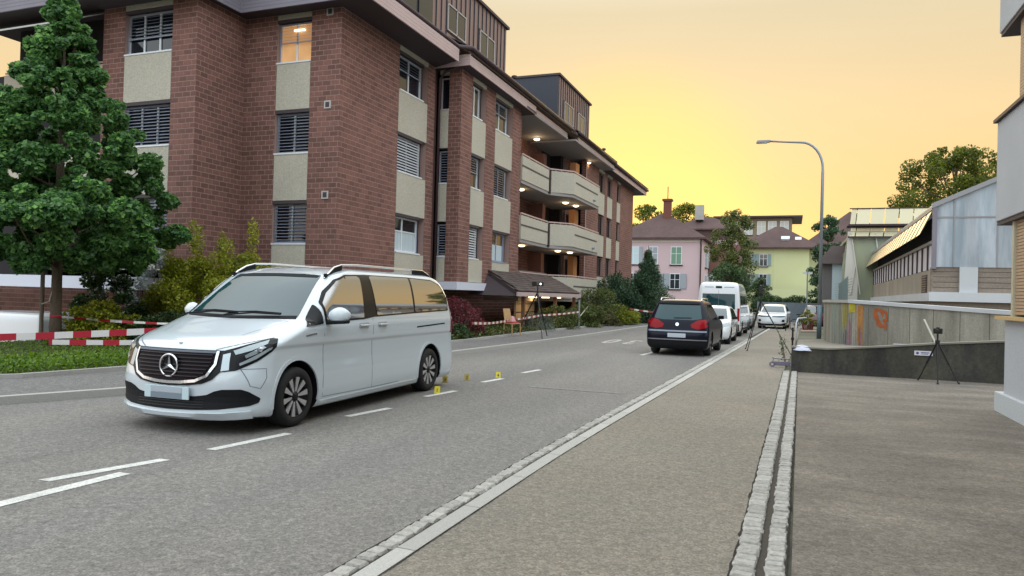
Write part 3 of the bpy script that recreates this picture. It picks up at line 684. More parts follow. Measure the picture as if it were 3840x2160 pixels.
# --- entrance canopy with tiled slope, posts, lamps and lit door
cx = -10.2
m = MB(); m.hexa([(cx, 27.3, 1.62), (cx, 36.6, 1.62), (-12.2, 36.6, 2.65), (-12.2, 28.3, 2.65), (cx, 27.3, 1.72), (cx, 36.6, 1.72), (-12.2, 36.6, 2.75), (-12.2, 28.3, 2.75)])
cn = part('canopy', m, MT_TILE, BLD, wc=True)
tl = MB()
for k in range(11):
    for j in range(27):
        f0, f1 = k / 11, (k + 1.15) / 11; y0 = 27.35 + j * .342
        if y0 < 27.3 + f0 * 1.0: continue
        A = lambda f: (cx + .03 + (-12.2 - cx) * f, 1.75 + 1.03 * f)
        (xa, za), (xb, zb) = A(f0), A(min(f1, 1))
        tl.hexa([(xa, y0, za), (xa, y0 + .32, za), (xb, y0 + .32, zb), (xb, y0, zb), (xa, y0, za + .035), (xa, y0 + .32, za + .035), (xb, y0 + .32, zb + .01), (xb, y0, zb + .01)], 0, random.random())
part('tile', tl, MT_TILE, cn, kind='stuff')
m = MB(); m.box((cx + .02, 31.95, 1.62), (.06, 9.4, .17)); part('canopy_fascia', m, MT_FASC, cn)
m = MB(); m.add([(cx, 27.28, 1.55), (-12.3, 27.28, 1.55), (-12.3, 28.2, 2.65), (cx, 27.28, 1.72)], [(0, 1, 2, 3)]); part('canopy_side', m, MT_SOFF, cn)
for yy in (28.6, 33.0, 36.2):
    m = MB(); m.box((cx - .2, yy, .85), (.14, .14, 1.5)); part('canopy_post', m, M('timber_post', (.20, .10, .05), .7) if yy == 28.6 else bpy.data.materials['timber_post'], cn)
for yy in (30.2, 32.0, 33.8):
    m = MB(); m.box((-10.55, yy, 1.50), (.12, .8, .05)); part('tube_lamp', m, MT_TUBE, cn)
    ld = bpy.data.lights.new('canopy_light', 'AREA'); ld.energy = 6; ld.color = (1, .72, .40); ld.size = .5
    lo = bpy.data.objects.new('canopy_light', ld); COL.objects.link(lo); lo.location = (-11.1, yy, 1.50)
m = MB(); m.box((-12.35, 34.15, .55), (.10, 2.7, 1.9)); dr = part('entrance_door', m, M('lit_door_panel', (.62, .50, .36), .6), BLD, wc=True)
for z in (-.05, .35, .75, 1.15): m = MB(); m.box((-12.29, 34.15, z), (.03, 2.6, .03)); part('door_groove', m, MT_PIPE, dr)
ld = bpy.data.lights.new('door_light', 'POINT'); ld.energy = 16; ld.color = (1, .6, .25); ld.shadow_soft_size = .2
lo = bpy.data.objects.new('door_light', ld); COL.objects.link(lo); lo.location = (-11.7, 33.9, 1.40)
m = MB(); m.box((-10.9, 43.0, .75), (.5, .5, 1.5)); part('pier', m, MT_BRICK, BLD, wc=True)
flush_bricks()
# ------------------------------------------------------------------ right side: pier building, walls, glasshouses, lamp
MT_DWALL = M('dark_stained_concrete', (.035, .035, .034), .9, var=.35, vscale=1.8, fine=.3, fscale=16, bump=.4, col2=(.075, .072, .052), stretch=(1, 1, .5))
MT_REND = M('grey_render', (.43, .45, .48), .85, var=.06, vscale=1.5, fine=.14, fscale=55, bump=.5, bscale=60)
MT_ROLL = M('roller_slat_wood', (.42, .29, .19), .6, fine=.1, fscale=15)
MT_SILLC = M('ochre_sill', (.52, .36, .16), .7)
# low ramp wall
rw = MB(); tops = [(0.05, .56), (.8, .55), (1.76, .64), (2.92, .77), (4.15, .88), (6.6, 1.0)]
rw.extr([(0.05, -.05)] + [(6.6, -.05)] + [(x, z) for x, z in tops[::-1]], (0, 17.93, 0), (1, 0, 0), (0, 0, 1), (0, 1, 0), 0, .22)
w = part('ramp_wall', rw, MT_DWALL); props(w, 'low dark stained concrete wall with a curved top across the forecourt', 'wall')
cp = MB()
for (x0, z0), (x1, z1) in zip(tops[:-1], tops[1:]): cp.hexa([(x0, 17.90, z0 - .005), (x1, 17.90, z1 - .005), (x1, 18.17, z1 - .005), (x0, 18.17, z0 - .005), (x0, 17.90, z0 + .03), (x1, 17.90, z1 + .03), (x1, 18.17, z1 + .03), (x0, 18.17, z0 + .03)])
part('coping', cp, M('coping_worn', (.20, .19, .16), .85, var=.3, vscale=2), w)
# graffiti wall: material with drips and board marks
def graf_mat():
    m = M('board_marked_concrete', (.34, .325, .275), .85, var=.28, vscale=1.1, fine=.2, fscale=20, bump=.4, stretch=(1.3, 1.3, .25), col2=(.21, .20, .165))
    return m
MT_GRAF = graf_mat()
def wall_seg(mb, p0, p1, z0, z1a, z1b, t):
    p0, p1 = Vector((*p0, 0)), Vector((*p1, 0)); d = (p1 - p0).normalized(); n = Vector((d.y, -d.x, 0))
    q = [p0, p1, p1 - n * t, p0 - n * t]
    mb.hexa([Vector((q[0].x, q[0].y, z0)), Vector((q[1].x, q[1].y, z0)), Vector((q[2].x, q[2].y, z0)), Vector((q[3].x, q[3].y, z0)), Vector((q[0].x, q[0].y, z1a)), Vector((q[1].x, q[1].y, z1b)), Vector((q[2].x, q[2].y, z1b)), Vector((q[3].x, q[3].y, z1a))])
GP = [(1.30, 33.0), (1.35, 28.5), (1.75, 25.6), (5.4, 19.4), (6.6, 18.15)]; GZ = [1.62, 1.62, 1.62, 1.40, 1.34]
b = MB(); wall_seg(b, GP[0], GP[1], -.1, GZ[0], GZ[1], .25); gw = part('garden_wall', b, MT_GRAF); props(gw, 'board marked concrete garden wall with graffiti and a pale coping', 'wall')
for i in range(1, 4):
    b = MB(); wall_seg(b, GP[i], GP[i + 1], -.1, GZ[i], GZ[i + 1], .25); part('wall_section', b, MT_GRAF, gw)
for i in range(4):
    p0, p1 = Vector(GP[i]), Vector(GP[i + 1]); d = (p1 - p0).normalized(); n = Vector((d.y, -d.x)) * .05
    b = MB(); wall_seg(b, tuple(p0 + n), tuple(p1 + n), 0, 0, 0, .34); b.v = [(x, y, (GZ[i] if j in (0, 3, 4, 7) else GZ[i + 1]) + (.001 if j < 4 else .10)) for j, (x, y, z) in enumerate(b.v)]
    part('coping', b, MT_CONC_B if i > 1 else M('coping_pale%s' % '', (.42, .42, .38), .8), gw)
# joints between boards and paint drips (thin strips standing on the face)
def on_gw(i, t, z, off):
    p0, p1 = Vector(GP[i]), Vector(GP[i + 1]); d = (p1 - p0).normalized(); n = Vector((d.y, -d.x)); p = p0 + (p1 - p0) * t + n * off
    return Vector((p.x, p.y, z))
def drip(i, t, w_, z0, z1, mat, mb=None, off=.004):
    L = (Vector(GP[i + 1]) - Vector(GP[i])).length; dt = w_ / L / 2
    mb.add([on_gw(i, t - dt, z0, off), on_gw(i, t + dt, z0, off), on_gw(i, t + dt, z1, off), on_gw(i, t - dt, z1, off)], [(0, 1, 2, 3)])
cols = [('green_paint', (.22, .34, .28)), ('yellow_paint', (.45, .38, .03)), ('orange_paint', (.42, .20, .06)), ('pink_paint', (.30, .13, .18)), ('violet_paint', (.15, .09, .20)), ('pale_drip', (.48, .46, .40))]
GM = {n: M(n, c_, .6, fine=.2, fscale=12, var=.2, vscale=4) for n, c_ in cols}
def dripset(name, mat, lst):
    b = MB()
    for k, (i, t, w_, z0, z1) in enumerate(lst): drip(i, t, w_, z0, z1, None, b, .004 + .0015 * (k % 5))
    return part(name, b, GM[mat], gw)
rr = random.Random(3)
dripset('paint_drips', 'green_paint', [(1, .12 + rr.random() * .6, rr.uniform(.03, .12), .1, 1.6) for _ in range(7)])
dripset('paint_drips', 'yellow_paint', [(1, .55 + rr.random() * .4, rr.uniform(.03, .10), rr.uniform(.6, 1.0), 1.6) for _ in range(7)] + [(2, .008, .10, 1.30, 1.61), (2, .03, .22, 1.33, 1.61)])
dripset('paint_drips', 'orange_paint', [(2, .045 + rr.random() * .05, rr.uniform(.02, .09), rr.uniform(.2, .9), 1.55) for _ in range(9)])
dripset('paint_drips', 'pink_paint', [(2, rr.random() * .09, rr.uniform(.02, .07), .1, rr.uniform(.7, 1.1)) for _ in range(9)])
dripset('paint_drips', 'violet_paint', [(1, .75 + rr.random() * .24, rr.uniform(.03, .10), .1, rr.uniform(.5, .9)) for _ in range(6)])
dripset('paint_drips', 'pale_drip', [(2, rr.random() * .06, .012, .15, rr.uniform(1.0, 1.4)) for _ in range(5)] + [(1, .6 + rr.random() * .4, .012, .2, 1.3) for _ in range(3)])
b = MB()
for t in (.02, .135, .26, .385, .51, .64, .77, .9): drip(2, t, .02, 0, 1.5, None, b, .003)
part('board_joint', b, M('board_joint_dark', (.09, .085, .07), .9), gw)
# orange graffiti tag
tag_pts = [[(.60, .72), (.45, .95), (.15, .98), (-.05, .78), (.10, .55), (.35, .45), (.55, .25), (.78, .20)], [(.02, .95), (.25, .60), (.22, .35), (.45, .22)], [(.5, .95), (.85, .85), (.92, .55), (.70, .50), (.85, .30), (.82, .12)]]
b = MB(); base = (2, .175)
Lw = (Vector(GP[3]) - Vector(GP[2])).length
for k, st in enumerate(tag_pts):
    for j, ((ax, ay), (bx, by)) in enumerate(zip(st[:-1], st[1:])):
        A, B = Vector((ax * .62, ay * .62)), Vector((bx * .62, by * .62)); d = (B - A).normalized(); nn = Vector((-d.y, d.x)) * .045; A -= d * .03; B += d * .03
        b.add([on_gw(2, base[1] + q.x / Lw, .80 + q.y * 1.05, .006 + .0006 * (k * 7 + j)) for q in (A + nn, B + nn, B - nn, A - nn)], [(0, 3, 2, 1)])
part('graffiti_tag', b, M('orange_spray', (.38, .10, .03), .6, var=.2, vscale=8), gw)
# leaning pale plank
b = MB(); b.hexa([(3.13, 19.2, .74), (3.17, 19.2, .74), (3.17, 19.24, .74), (3.13, 19.24, .74), (2.93, 19.5, 1.28), (2.97, 19.5, 1.28), (2.97, 19.54, 1.28), (2.93, 19.54, 1.28)])
props(part('plank', b, M('pale_wood', (.45, .43, .36), .8)), 'pale wooden plank leaning on the graffiti wall behind the tripod', 'plank')
# sign on ramp wall
s = thing('wall_sign', 'small white sign plate on the low dark wall beside the tripod', 'sign', (2.71, 17.91, .57))
b = MB(); b.box((0, 0, 0), (.35, .012, .10)); part('sign_plate', b, M('sign_white', (.62, .62, .68), .5), s)
b = MB(); b.lathe([(.001, -.008), (.028, -.008), (.028, -.006)], 12, 'Y', (-.115, 0, 0)); part('sign_logo', b, M('sign_ink', (.08, .06, .18), .5), s)
b = MB(); b.box((.03, -.0075, .012), (.16, .003, .018)); b.box((.02, -.0075, -.018), (.13, .003, .010)); part('sign_text', b, bpy.data.materials['sign_ink'], s)
b = MB(); b.box((2.35, 18.03, .735), (.42, .06, .015)); props(part('white_board_strip', b, MT_CONC_B), 'thin white strip lying on top of the low dark wall', 'board')

# pier building on the right
PB = thing('corner_building', 'grey rendered building with wooden roller blinds at the right edge of the forecourt', 'building', (4.5, 6, 0))
FP = P_((3.0, 13.05), (0, -1), (-1, 0))   # a runs toward the camera
def pb(name, a0, a1, z0, z1, d0, d1, mat, par=None, bev=0):
    m = MB(); fbox(m, FP, a0, a1, z0, z1, d0, d1); return part(name, m, mat, par or PB, wc=(par is None), bevel=bev)
pb('plinth', -.28, 28, -.05, .30, -.30, .0, M('granite_plinth', (.50, .53, .55), .8, fine=.25, fscale=40, bump=.5), bev=.01)
pb('lower_wall', 0, 28, .30, 1.42, -.6, -.06, MT_REND)
pb('window_sill', -.18, 28, 1.42, 1.47, -.6, .04, MT_SILLC)
pb('window_post', .24, .33, 1.47, 2.93, -.5, -.07, M('blind_post', (.45, .42, .30), .6))
pb('back_wall', .3, 28, .3, 12, -3.0, -.9, MT_REND)
pb('end_wall', -.05, .3, .3, 12, -3.0, -.62, MT_REND)
for (z0, z1) in ((2.95, 4.52), (5.93, 7.5), (8.9, 10.5)):
    pb('parapet', -.42, 28, z0, z1, -.5, 0, MT_REND, bev=.012)
    pb('parapet_cap', -.47, 28, z1, z1 + .05, -.55, .05, M('dark_cap', (.05, .03, .03), .6) if z0 < 3 else bpy.data.materials['dark_cap'])
    pb('floor_slab', -.40, 28, z0 - .06, z0 - .004, -.9, -.02, MT_SOFF)
pb('upper_wall', .26, 28, 4.57, 5.9, -.7, -.25, MT_REND)
for (z0, z1) in ((1.50, 2.90), (4.60, 5.86)):
    z = z0
    while z < z1:
        for a0, a1 in ((.34, 2.4),):
            m = MB(); zc = z + .024
            fbox(m, FP, a0, a1, z + .004, z + .044, -.16, -.10); part('roller_slat', m, MT_ROLL, PB, wc=True)
        z += .048
    pb('blind_backing', .33, 28, z0, z1, -.44, -.17, MT_DARK)

# street lamp
lt = thing('street_lamp', 'tall curved grey street lamp with a long arm reaching over the road', 'lamp', (1.22, 35.2, 0))
m = MB(); pts = [(0, 0, 0), (.02, 0, 1.2), (0.0, 0, 7.4)]
import itertools
cx_, cz_, rx_, rz_ = -.75, 7.6, .75, 1.22
pts = [(-.0, 0, 1.5), (0, 0, 7.4)] + [(-.95 + .95 * math.cos(t), 0, 7.55 + 1.25 * math.sin(t)) for t in [k * math.pi / 2 / 8 for k in range(9)]] + [(-1.6, 0, 8.85), (-2.3, 0, 8.92)]
m.tube(pts, [.085, .065] + [.055] * 9 + [.045, .045], 10)
GALV = M('galvanised_steel', (.28, .31, .33), .45, metal=.5)
part('mast', m, GALV, lt, smooth=True)
m = MB(); m.tube([(0, 0, 0), (0, 0, 1.5)], .10, 12); part('mast_base', m, M('blue_grey_steel', (.12, .17, .20), .5, metal=.3), lt, smooth=True)
m = MB(); m.hexa([(-2.25, -.10, 8.86), (-2.25, .10, 8.86), (-2.85, .13, 8.84), (-2.85, -.13, 8.84), (-2.25, -.07, 8.97), (-2.25, .07, 8.97), (-2.80, .09, 8.97), (-2.80, -.09, 8.97)]); part('lamp_head', m, M('lamp_head_grey', (.22, .22, .23), .5), lt, bevel=.02)
m = MB(); m.box((-2.58, 0, 8.838), (.4, .17, .03)); part('lamp_glass', m, MT_CONC_B, lt)
# sign post
sp_ = thing('sign_post', 'thin grey pole with a small flat sign between the lamp and the pink car', 'sign', (.92, 47, 0))
m = MB(); m.tube([(0, 0, 0), (0, 0, 3.6)], .04, 8); part('pole', m, GALV, sp_); m = MB(); m.box((0, 0, 3.35), (.55, .04, .12)); part('sign_plate', m, MT_CONC_B, sp_)

# near glasshouse: concrete base, translucent gable, long side with open vents
tape_w = .05
GH = thing('greenhouse', 'long greenhouse with open roof vents on a concrete base behind the graffiti wall', 'greenhouse', (6, 40, 0))
GHA = R(-1.2)
gy0 = 27.0; gx0 = 4.32
def G(a, z, d=0.0):  # a along the side away from the camera, d outwards to the street (-x)
    return Vector((gx0 + math.sin(-GHA) * a - d, gy0 + a, z))
def gbox(mb, a0, a1, z0, z1, d0, d1, mi=0): mb.hexa([G(a0, z0, d0), G(a1, z0, d0), G(a1, z0, d1), G(a0, z0, d1), G(a0, z1, d0), G(a1, z1, d0), G(a1, z1, d1), G(a0, z1, d1)], mi)
LEN = 36.0
MT_GHC = M('greenhouse_concrete', (.36, .31, .25), .85, var=.18, vscale=1.2, fine=.1, stretch=(1, 1, .3), col2=(.28, .25, .21))
MT_GHG = M('greenhouse_glass_dirty', (.40, .43, .47), .4, var=.4, vscale=1.6, stretch=(1.5, 1.5, .22), col2=(.24, .29, .33), ior=1.5)
MT_GHF = M('greenhouse_frame', (.28, .28, .29), .5)
m = MB(); gbox(m, .02, LEN, -.1, 2.80, -.3, 0); part('base_wall', m, MT_GHC, GH, wc=True)
m = MB(); gbox(m, -.1, LEN, 1.75, 2.02, -.1, .14); part('base_ledge', m, MT_CONC_B, GH, wc=True)
# strip of upright panes
MT_PANE = M('greenhouse_pane', (.62, .60, .66), .6, var=.15, vscale=3)
a = 0.0; k = 0
while a < LEN - 1.3:
    m = MB(); gbox(m, a + .05, a + 1.25, 2.82, 3.62, -.05, -.02); part('pane', m, MT_PANE, GH, wc=True)
    m = MB(); gbox(m, a - .05, a + .05, 2.80, 3.66, -.07, .03); part('glazing_bar', m, MT_SOFF, GH, wc=True)
    a += 1.3
m = MB(); gbox(m, 0, LEN, 3.64, 3.74, -.1, .05); part('rail', m, MT_GHF, GH, wc=True)
m = MB(); gbox(m, 0, LEN, 4.72, 4.84, -.1, .08); part('eave', m, MT_GHF, GH, wc=True)
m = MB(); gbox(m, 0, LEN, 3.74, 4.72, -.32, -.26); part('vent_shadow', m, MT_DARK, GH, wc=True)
a = .2
MT_VENT = M('vent_glass', (.60, .48, .27), .35, metal=.3, ior=1.6)
while a < LEN - 1.5:
    m = MB(); m.hexa([G(a, 4.70, .06), G(a + .80, 4.70, .06), G(a + .80, 4.72, .03), G(a, 4.72, .03), G(a, 3.92, .42), G(a + .80, 3.92, .42), G(a + .80, 3.94, .39), G(a, 3.94, .39)]); part('vent_pane', m, MT_VENT, GH, wc=True)
    m = MB(); m.hexa([G(a + .81, 4.69, .055), G(a + 1.2, 4.69, .055), G(a + 1.2, 4.72, .02), G(a + .81, 4.72, .02), G(a + .81, 3.90, .41), G(a + 1.2, 3.90, .41), G(a + 1.2, 3.94, .38), G(a + .81, 3.94, .38)]); part('vent_frame', m, MT_SOFF, GH, wc=True)
    a += 1.2
# roof
m = MB(); m.hexa([G(0, 4.84, .05), G(LEN, 4.84, .05), G(LEN, 6.9, -4.5), G(0, 6.9, -4.5), G(0, 4.90, .05), G(LEN, 4.90, .05), G(LEN, 6.96, -4.5), G(0, 6.96, -4.5)]); part('glass_roof', m, MT_GHG, GH, wc=True)
# gable facing us
def GB(x, z, d=0.0): return Vector((gx0 + x, gy0 - d, z))
def gb_poly(name, pts, mat, d0=0, d1=.03, par=None):
    m = MB(); n = len(pts); m.add([GB(x, z, d0) for x, z in pts] + [GB(x, z, d1) for x, z in pts], [tuple(range(n)), tuple(range(2 * n - 1, n - 1, -1))] + [(i, (i + 1) % n, n + (i + 1) % n, n + i) for i in range(n)]); return part(name, m, mat, GH, wc=True)
xs = [0.02, .55, 1.75, 2.9, 4.4]
for x0, x1 in zip(xs[:-1], xs[1:]):
    e = lambda x: 4.82 + .46 * x
    gb_poly('gable_sheet', [(x0 + .02, 2.86), (x1 - .02, 2.86), (x1 - .02, e(x1)), (x0 + .02, e(x0))], MT_GHG)
    gb_poly('gable_bar', [(x0 - .02, 2.86), (x0 + .02, 2.86), (x0 + .02, e(x0)), (x0 - .02, e(x0))], MT_GHF, 0, .06)
gb_poly('gable_rail', [(0, 4.45), (4.4, 4.45), (4.4, 4.50), (0, 4.50)], MT_GHF, .03, .05)
gb_poly('verge', [(-.1, 4.76), (4.4, 6.84), (4.4, 6.98), (-.1, 4.92)], MT_GHF, 0, .12)
gb_poly('corner_post', [(-.07, 2.8), (.06, 2.8), (.06, 4.9), (-.07, 4.9)], MT_FASC2, 0, .10)
gb_poly('gable_base', [(-.05, -.1), (4.6, -.1), (4.6, 2.86), (-.05, 2.86)], M('brown_block', (.20, .165, .135), .9, var=.12, vscale=1.5, stretch=(.3, .3, 3), fine=.2, fscale=15, col2=(.25, .21, .17)), -.3, -.002)
for i in range(4): gb_poly('block_joint', [(.0, 2.20 + i * .17), (4.5, 2.20 + i * .17), (4.5, 2.212 + i * .17), (.0, 2.212 + i * .17)], MT_PIPE, 0, .004)
gb_poly('ledge', [(-.15, 1.75), (4.6, 1.75), (4.6, 2.05), (-.15, 2.05)], MT_CONC_B, .0, .25)
gb_poly('pilaster', [(.72, 2.05), (1.22, 2.05), (1.22, 2.86), (.72, 2.86)], MT_CONC_B, .0, .12)
m = MB(); gbox(m, 1.3, 2.5, 2.02, 2.66, .0, .02); v = part('vent_grille', m, MT_SOFF, GH, wc=True)
for i in range(7): m = MB(); gbox(m, 1.35, 2.45, 2.08 + i * .08, 2.12 + i * .08, .02, .05); part('louvre', m, M('louvre_wood', (.22, .17, .12), .7) if i == 0 else bpy.data.materials['louvre_wood'], v)

# second, taller glasshouse further back
G2 = thing('greenhouse', 'taller pale greenhouse end with two rows of opened roof windows beside the street lamp', 'greenhouse', (5.5, 52, 0), group=None)
MT_G2 = M('glass_olive', (.34, .36, .24), .35, var=.2, vscale=.8, stretch=(1, 1, .3), col2=(.28, .31, .22)); MT_G2P = M('roof_window_pane', (.55, .50, .33), .3, tone=.1)
MT_G2W = M('pale_gable', (.58, .56, .50), .7)
m = MB(); m.extr([(3.0, 0), (12, 0), (12, 6.2), (3.36, 6.2), (3.05, 4.0)], (0, 51, 0), (1, 0, 0), (0, 0, 1), (0, 1, 0), 0, .2); part('gable_wall', m, MT_G2, G2, wc=True)
m = MB(); m.extr([(3.02, 0), (3.95, 0), (3.95, 3.0), (3.75, 4.3), (3.50, 6.15), (3.32, 6.15)], (0, 50.95, 0), (1, 0, 0), (0, 0, 1), (0, -1, 0), 0, .08); part('pale_end', m, MT_G2W, G2, wc=True)
for xa, za, xb, zb in ((3.5, 6.1, 4.1, 2.2), (4.9, 6.1, 5.2, 3.6), (3.8, 4.2, 3.55, 2.2)):
    m = MB(); m.tube([(xa, 50.8, za), (xb, 50.8, zb)], .04, 6); part('gable_bar', m, MT_G2W, G2, wc=True)
m = MB(); m.box((3.4, 58, 2.5), (.2, 14, 5)); m.box((7.5, 58, 6.0), (8.0, 14, .2)); part('side_wall', m, MT_G2, G2, wc=True)
for (z0, z1, x0) in ((6.62, 7.65, 3.42), (5.85, 6.45, 3.40)):
    for i in range(6):
        xa = x0 + (0 if i == 0 else .35 + (i - 1) * .80); xb = x0 + .35 + i * .80 - .06
        m = MB(); sl = .14
        m.hexa([(xa, 50.7, z0), (xb, 50.7, z0), (xb, 50.75, z0), (xa, 50.75, z0), (xa + sl, 51.3, z1), (xb + sl, 51.3, z1), (xb + sl, 51.35, z1), (xa + sl, 51.35, z1)]); part('roof_window', m, MT_G2P, G2, wc=True)
    m = MB(); m.box((x0 + 2.2, 50.66, z0 - .05), (4.6, .08, .11)); m.box((x0 + 2.3, 51.3, z1 + .03), (4.6, .08, .06)); part('window_rail', m, MT_PIPE, G2, wc=True)
m = MB(); m.box((5.6, 51.6, 6.53), (4.6, .5, .12)); part('ridge', m, MT_DARK, G2, wc=True)
# fence and clutter between lamp and glasshouses
fn = thing('metal_fence', 'green wire mesh fence on thin posts along the greenhouses behind the lamp', 'fence', (2.4, 40, 0))
for i in range(9):
    y = 34 + i * 1.6; m = MB(); m.tube([(2.25 + i * .05, y, 1.0), (2.25 + i * .05, y, 2.75)], .03, 6); part('post', m, GALV, fn, wc=True)
m = MB()
for z in np.arange(1.6, 2.75, .12): m.box((2.45, 40.4, z), (.01, 12.8, .012))
for i in range(64): m.box((2.25 + i * .0063, 34 + i * .2, 2.15), (.012, .012, 1.15))
part('mesh_panel', m, M('green_mesh', (.10, .20, .18), .6), fn, wc=True)
ap = thing('shed', 'small shed with a dark tiled roof and pale blue side behind the lamp', 'shed', (2.8, 58, 0))
m = MB(); m.box((3.0, 58, 2.2), (1.9, 6, 4.4)); part('wall', m, M('shed_grey', (.16, .15, .15), .8), ap, wc=True)
m = MB(); m.box((3.1, 54.9, 2.3), (.9, .1, 4.0)); part('side_panel', m, M('pale_blue_panel', (.50, .60, .65), .6), ap, wc=True)
m = MB(); m.hexa([(1.7, 54.5, 4.3), (4.6, 54.5, 4.3), (4.6, 61.5, 4.3), (1.7, 61.5, 4.3), (2.6, 55.5, 5.6), (4.6, 55.5, 5.6), (4.6, 60, 5.6), (2.6, 60, 5.6)]); part('roof', m, MT_TILE, ap, wc=True)

# house on the far side of the greenhouses (seen only as a reflection in the van's side glass)
NH = thing('neighbour_house', 'large plain house with a dark hipped roof behind the greenhouses on the right', 'house', (24, 33, 0))
m = MB(); m.box((25, 35, 5), (14, 26, 10)); part('wall', m, MT_REND, NH, wc=True)
m = MB(); m.hexa([(17, 21, 10), (33, 21, 10), (33, 49, 10), (17, 49, 10), (24, 28, 14), (26, 28, 14), (26, 42, 14), (24, 42, 14)]); part('roof', m, MT_TILE, NH, wc=True)

# houses down the street behind the camera (they show in the glass of the cars)
for k, (x0, x1, y0, y1, hh, lb) in enumerate(((-22, -11, -44, -32, 9, 'plain pale house left of the road behind the camera'), (4, 15, -48, -34, 9, 'plain pale house right of the road behind the camera'), (-8, 4, -95, -84, 11, 'plain house closing the road far behind the camera'))):
    hb = thing('house', lb, 'house', ((x0 + x1) / 2, (y0 + y1) / 2, 0))
    m = MB(); m.box(((x0 + x1) / 2, (y0 + y1) / 2, hh / 2), (x1 - x0, y1 - y0, hh)); part('wall', m, MT_REND, hb, wc=True)
    m = MB(); cy = (y0 + y1) / 2; m.hexa([(x0 - .6, y0 - .6, hh), (x1 + .6, y0 - .6, hh), (x1 + .6, y1 + .6, hh), (x0 - .6, y1 + .6, hh), ((x0 + x1) / 2 - .3, y0 + 2, hh + 4.5), ((x0 + x1) / 2 + .3, y0 + 2, hh + 4.5), ((x0 + x1) / 2 + .3, y1 - 1, hh + 4.5), ((x0 + x1) / 2 - .3, y1 - 1, hh + 4.5)]); part('roof', m, MT_TILE, hb, wc=True)
    for a in (.2, .5, .8):
        for z in (1.5, 4.3, 7.0): m = MB(); m.box((x0 + (x1 - x0) * a, y1 + .02, z), (1.1, .06, 1.5)); part('window', m, MT_DARK, hb, wc=True)
# ------------------------------------------------------------------ vegetation
LF_MAPLE = leafmat('maple_leaves', (.09, .28, .11), .6, (.26, .50, .12), .5)
LF_OLIVE = leafmat('yellow_green_leaves', (.18, .24, .015), .55, (.42, .44, .03))
LF_DARK = leafmat('dark_shrub_leaves', (.04, .09, .03), .5, (.09, .16, .05))
LF_RED = leafmat('red_maple_leaves', (.11, .012, .025), .5, (.24, .035, .05))
LF_MID = leafmat('mid_green_leaves', (.07, .12, .025), .5, (.19, .22, .05))
LF_TREE = leafmat('backlit_tree_leaves', (.06, .12, .015), .5, (.24, .27, .02), .5)
LF_PINE = leafmat('conifer_needles', (.03, .085, .04), .45, (.06, .13, .05), .2)
LF_GRASS = leafmat('grass_blades', (.08, .19, .015), .4, (.18, .31, .02), .4)
LF_WHITE = leafmat('white_blossom', (.55, .62, .6), .1, (.7, .72, .68), .2)
MT_BARK = M('bark', (.12, .09, .065), .9, var=.2, vscale=6, stretch=(2, 2, .4), bump=1, bscale=25, fine=.3, fscale=20)

def leaf_arrays(P, size, up=.25, fold=.25, squash=1.0, rng=RNG, outward=None, aspect=.7):
    n = len(P)
    nrm_ = rng.normal(size=(n, 3)); nrm_[:, 2] = np.abs(nrm_[:, 2]) + up
    if outward is not None: nrm_ = nrm_ * .7 + outward * 1.0
    nrm_ /= np.linalg.norm(nrm_, axis=1)[:, None]
    t = rng.normal(size=(n, 3)); t -= nrm_ * (t * nrm_).sum(1)[:, None]; t /= np.linalg.norm(t, axis=1)[:, None]
    b = np.cross(nrm_, t)
    s = (size * rng.uniform(.6, 1.3, n))[:, None]
    V = np.stack([P - t * s * .5, P + b * s * .5 * aspect - nrm_ * s * fold * .3, P + t * s * .5, P - b * s * .5 * aspect - nrm_ * s * fold * .3], 1)
    return V.reshape(-1, 3)
def leaf_mesh(name, P, size, mat, **k):
    V = leaf_arrays(P, size, **k); n = len(P)
    me = bpy.data.meshes.new(name); me.vertices.add(4 * n); me.vertices.foreach_set('co', V.ravel().astype(np.float32))
    me.loops.add(4 * n); me.loops.foreach_set('vertex_index', np.arange(4 * n, dtype=np.int32))
    me.polygons.add(n); me.polygons.foreach_set('loop_start', np.arange(0, 4 * n, 4, dtype=np.int32))
    me.update(calc_edges=True)
    # tone follows clumps a little so that light and dark masses show
    a = me.attributes.new('tone', 'FLOAT', 'FACE')
    cl = .5 + .5 * np.sin(P[:, 0] * 2.3 + 1.3 * np.sin(P[:, 2] * 2.1)) * np.sin(P[:, 1] * 2.7 + P[:, 2] * 1.7)
    a.data.foreach_set('value', np.clip(.35 * cl + .6 * RNG.random(n) , 0, .98).astype(np.float32))
    me.materials.append(mat); return me
def blob_points(blobs, n, shell=.55, rng=RNG):
    B = np.array(blobs, float); w = (B[:, 3] * B[:, 4] * B[:, 5]) ** .67; w /= w.sum()
    idx = rng.choice(len(B), n, p=w); d = rng.normal(size=(n, 3)); d /= np.linalg.norm(d, axis=1)[:, None]
    r = 1 - shell * rng.random(n) ** 1.6
    return B[idx, :3] + d * B[idx, 3:6] * r[:, None], d
def crown_blobs(c, rad, hh, n, shape='round', br=.28, seed=1, dens=.5):
    """c = base centre of crown; rad radius; hh height"""
    r = random.Random(seed); out = []
    for i in range(n):
        t = r.random()
        if shape == 'cone': prof = (1 - t) ** .75 * min(1, .45 + 2.8 * t)
        elif shape == 'spire': prof = (1 - t)
        elif shape == 'bush': prof = math.sqrt(max(0, 1 - t ** 2))
        else: prof = math.sqrt(max(0.05, 1 - (2 * t - 1) ** 2))
        a = r.uniform(0, 2 * math.pi); q = rad * prof * (dens + (1 - dens) * r.random())
        s = rad * br * r.uniform(.6, 1.25) * (.45 + .55 * prof)
        out.append((c[0] + q * math.cos(a), c[1] + q * math.sin(a), c[2] + t * hh, s, s, s * .85))
    return out
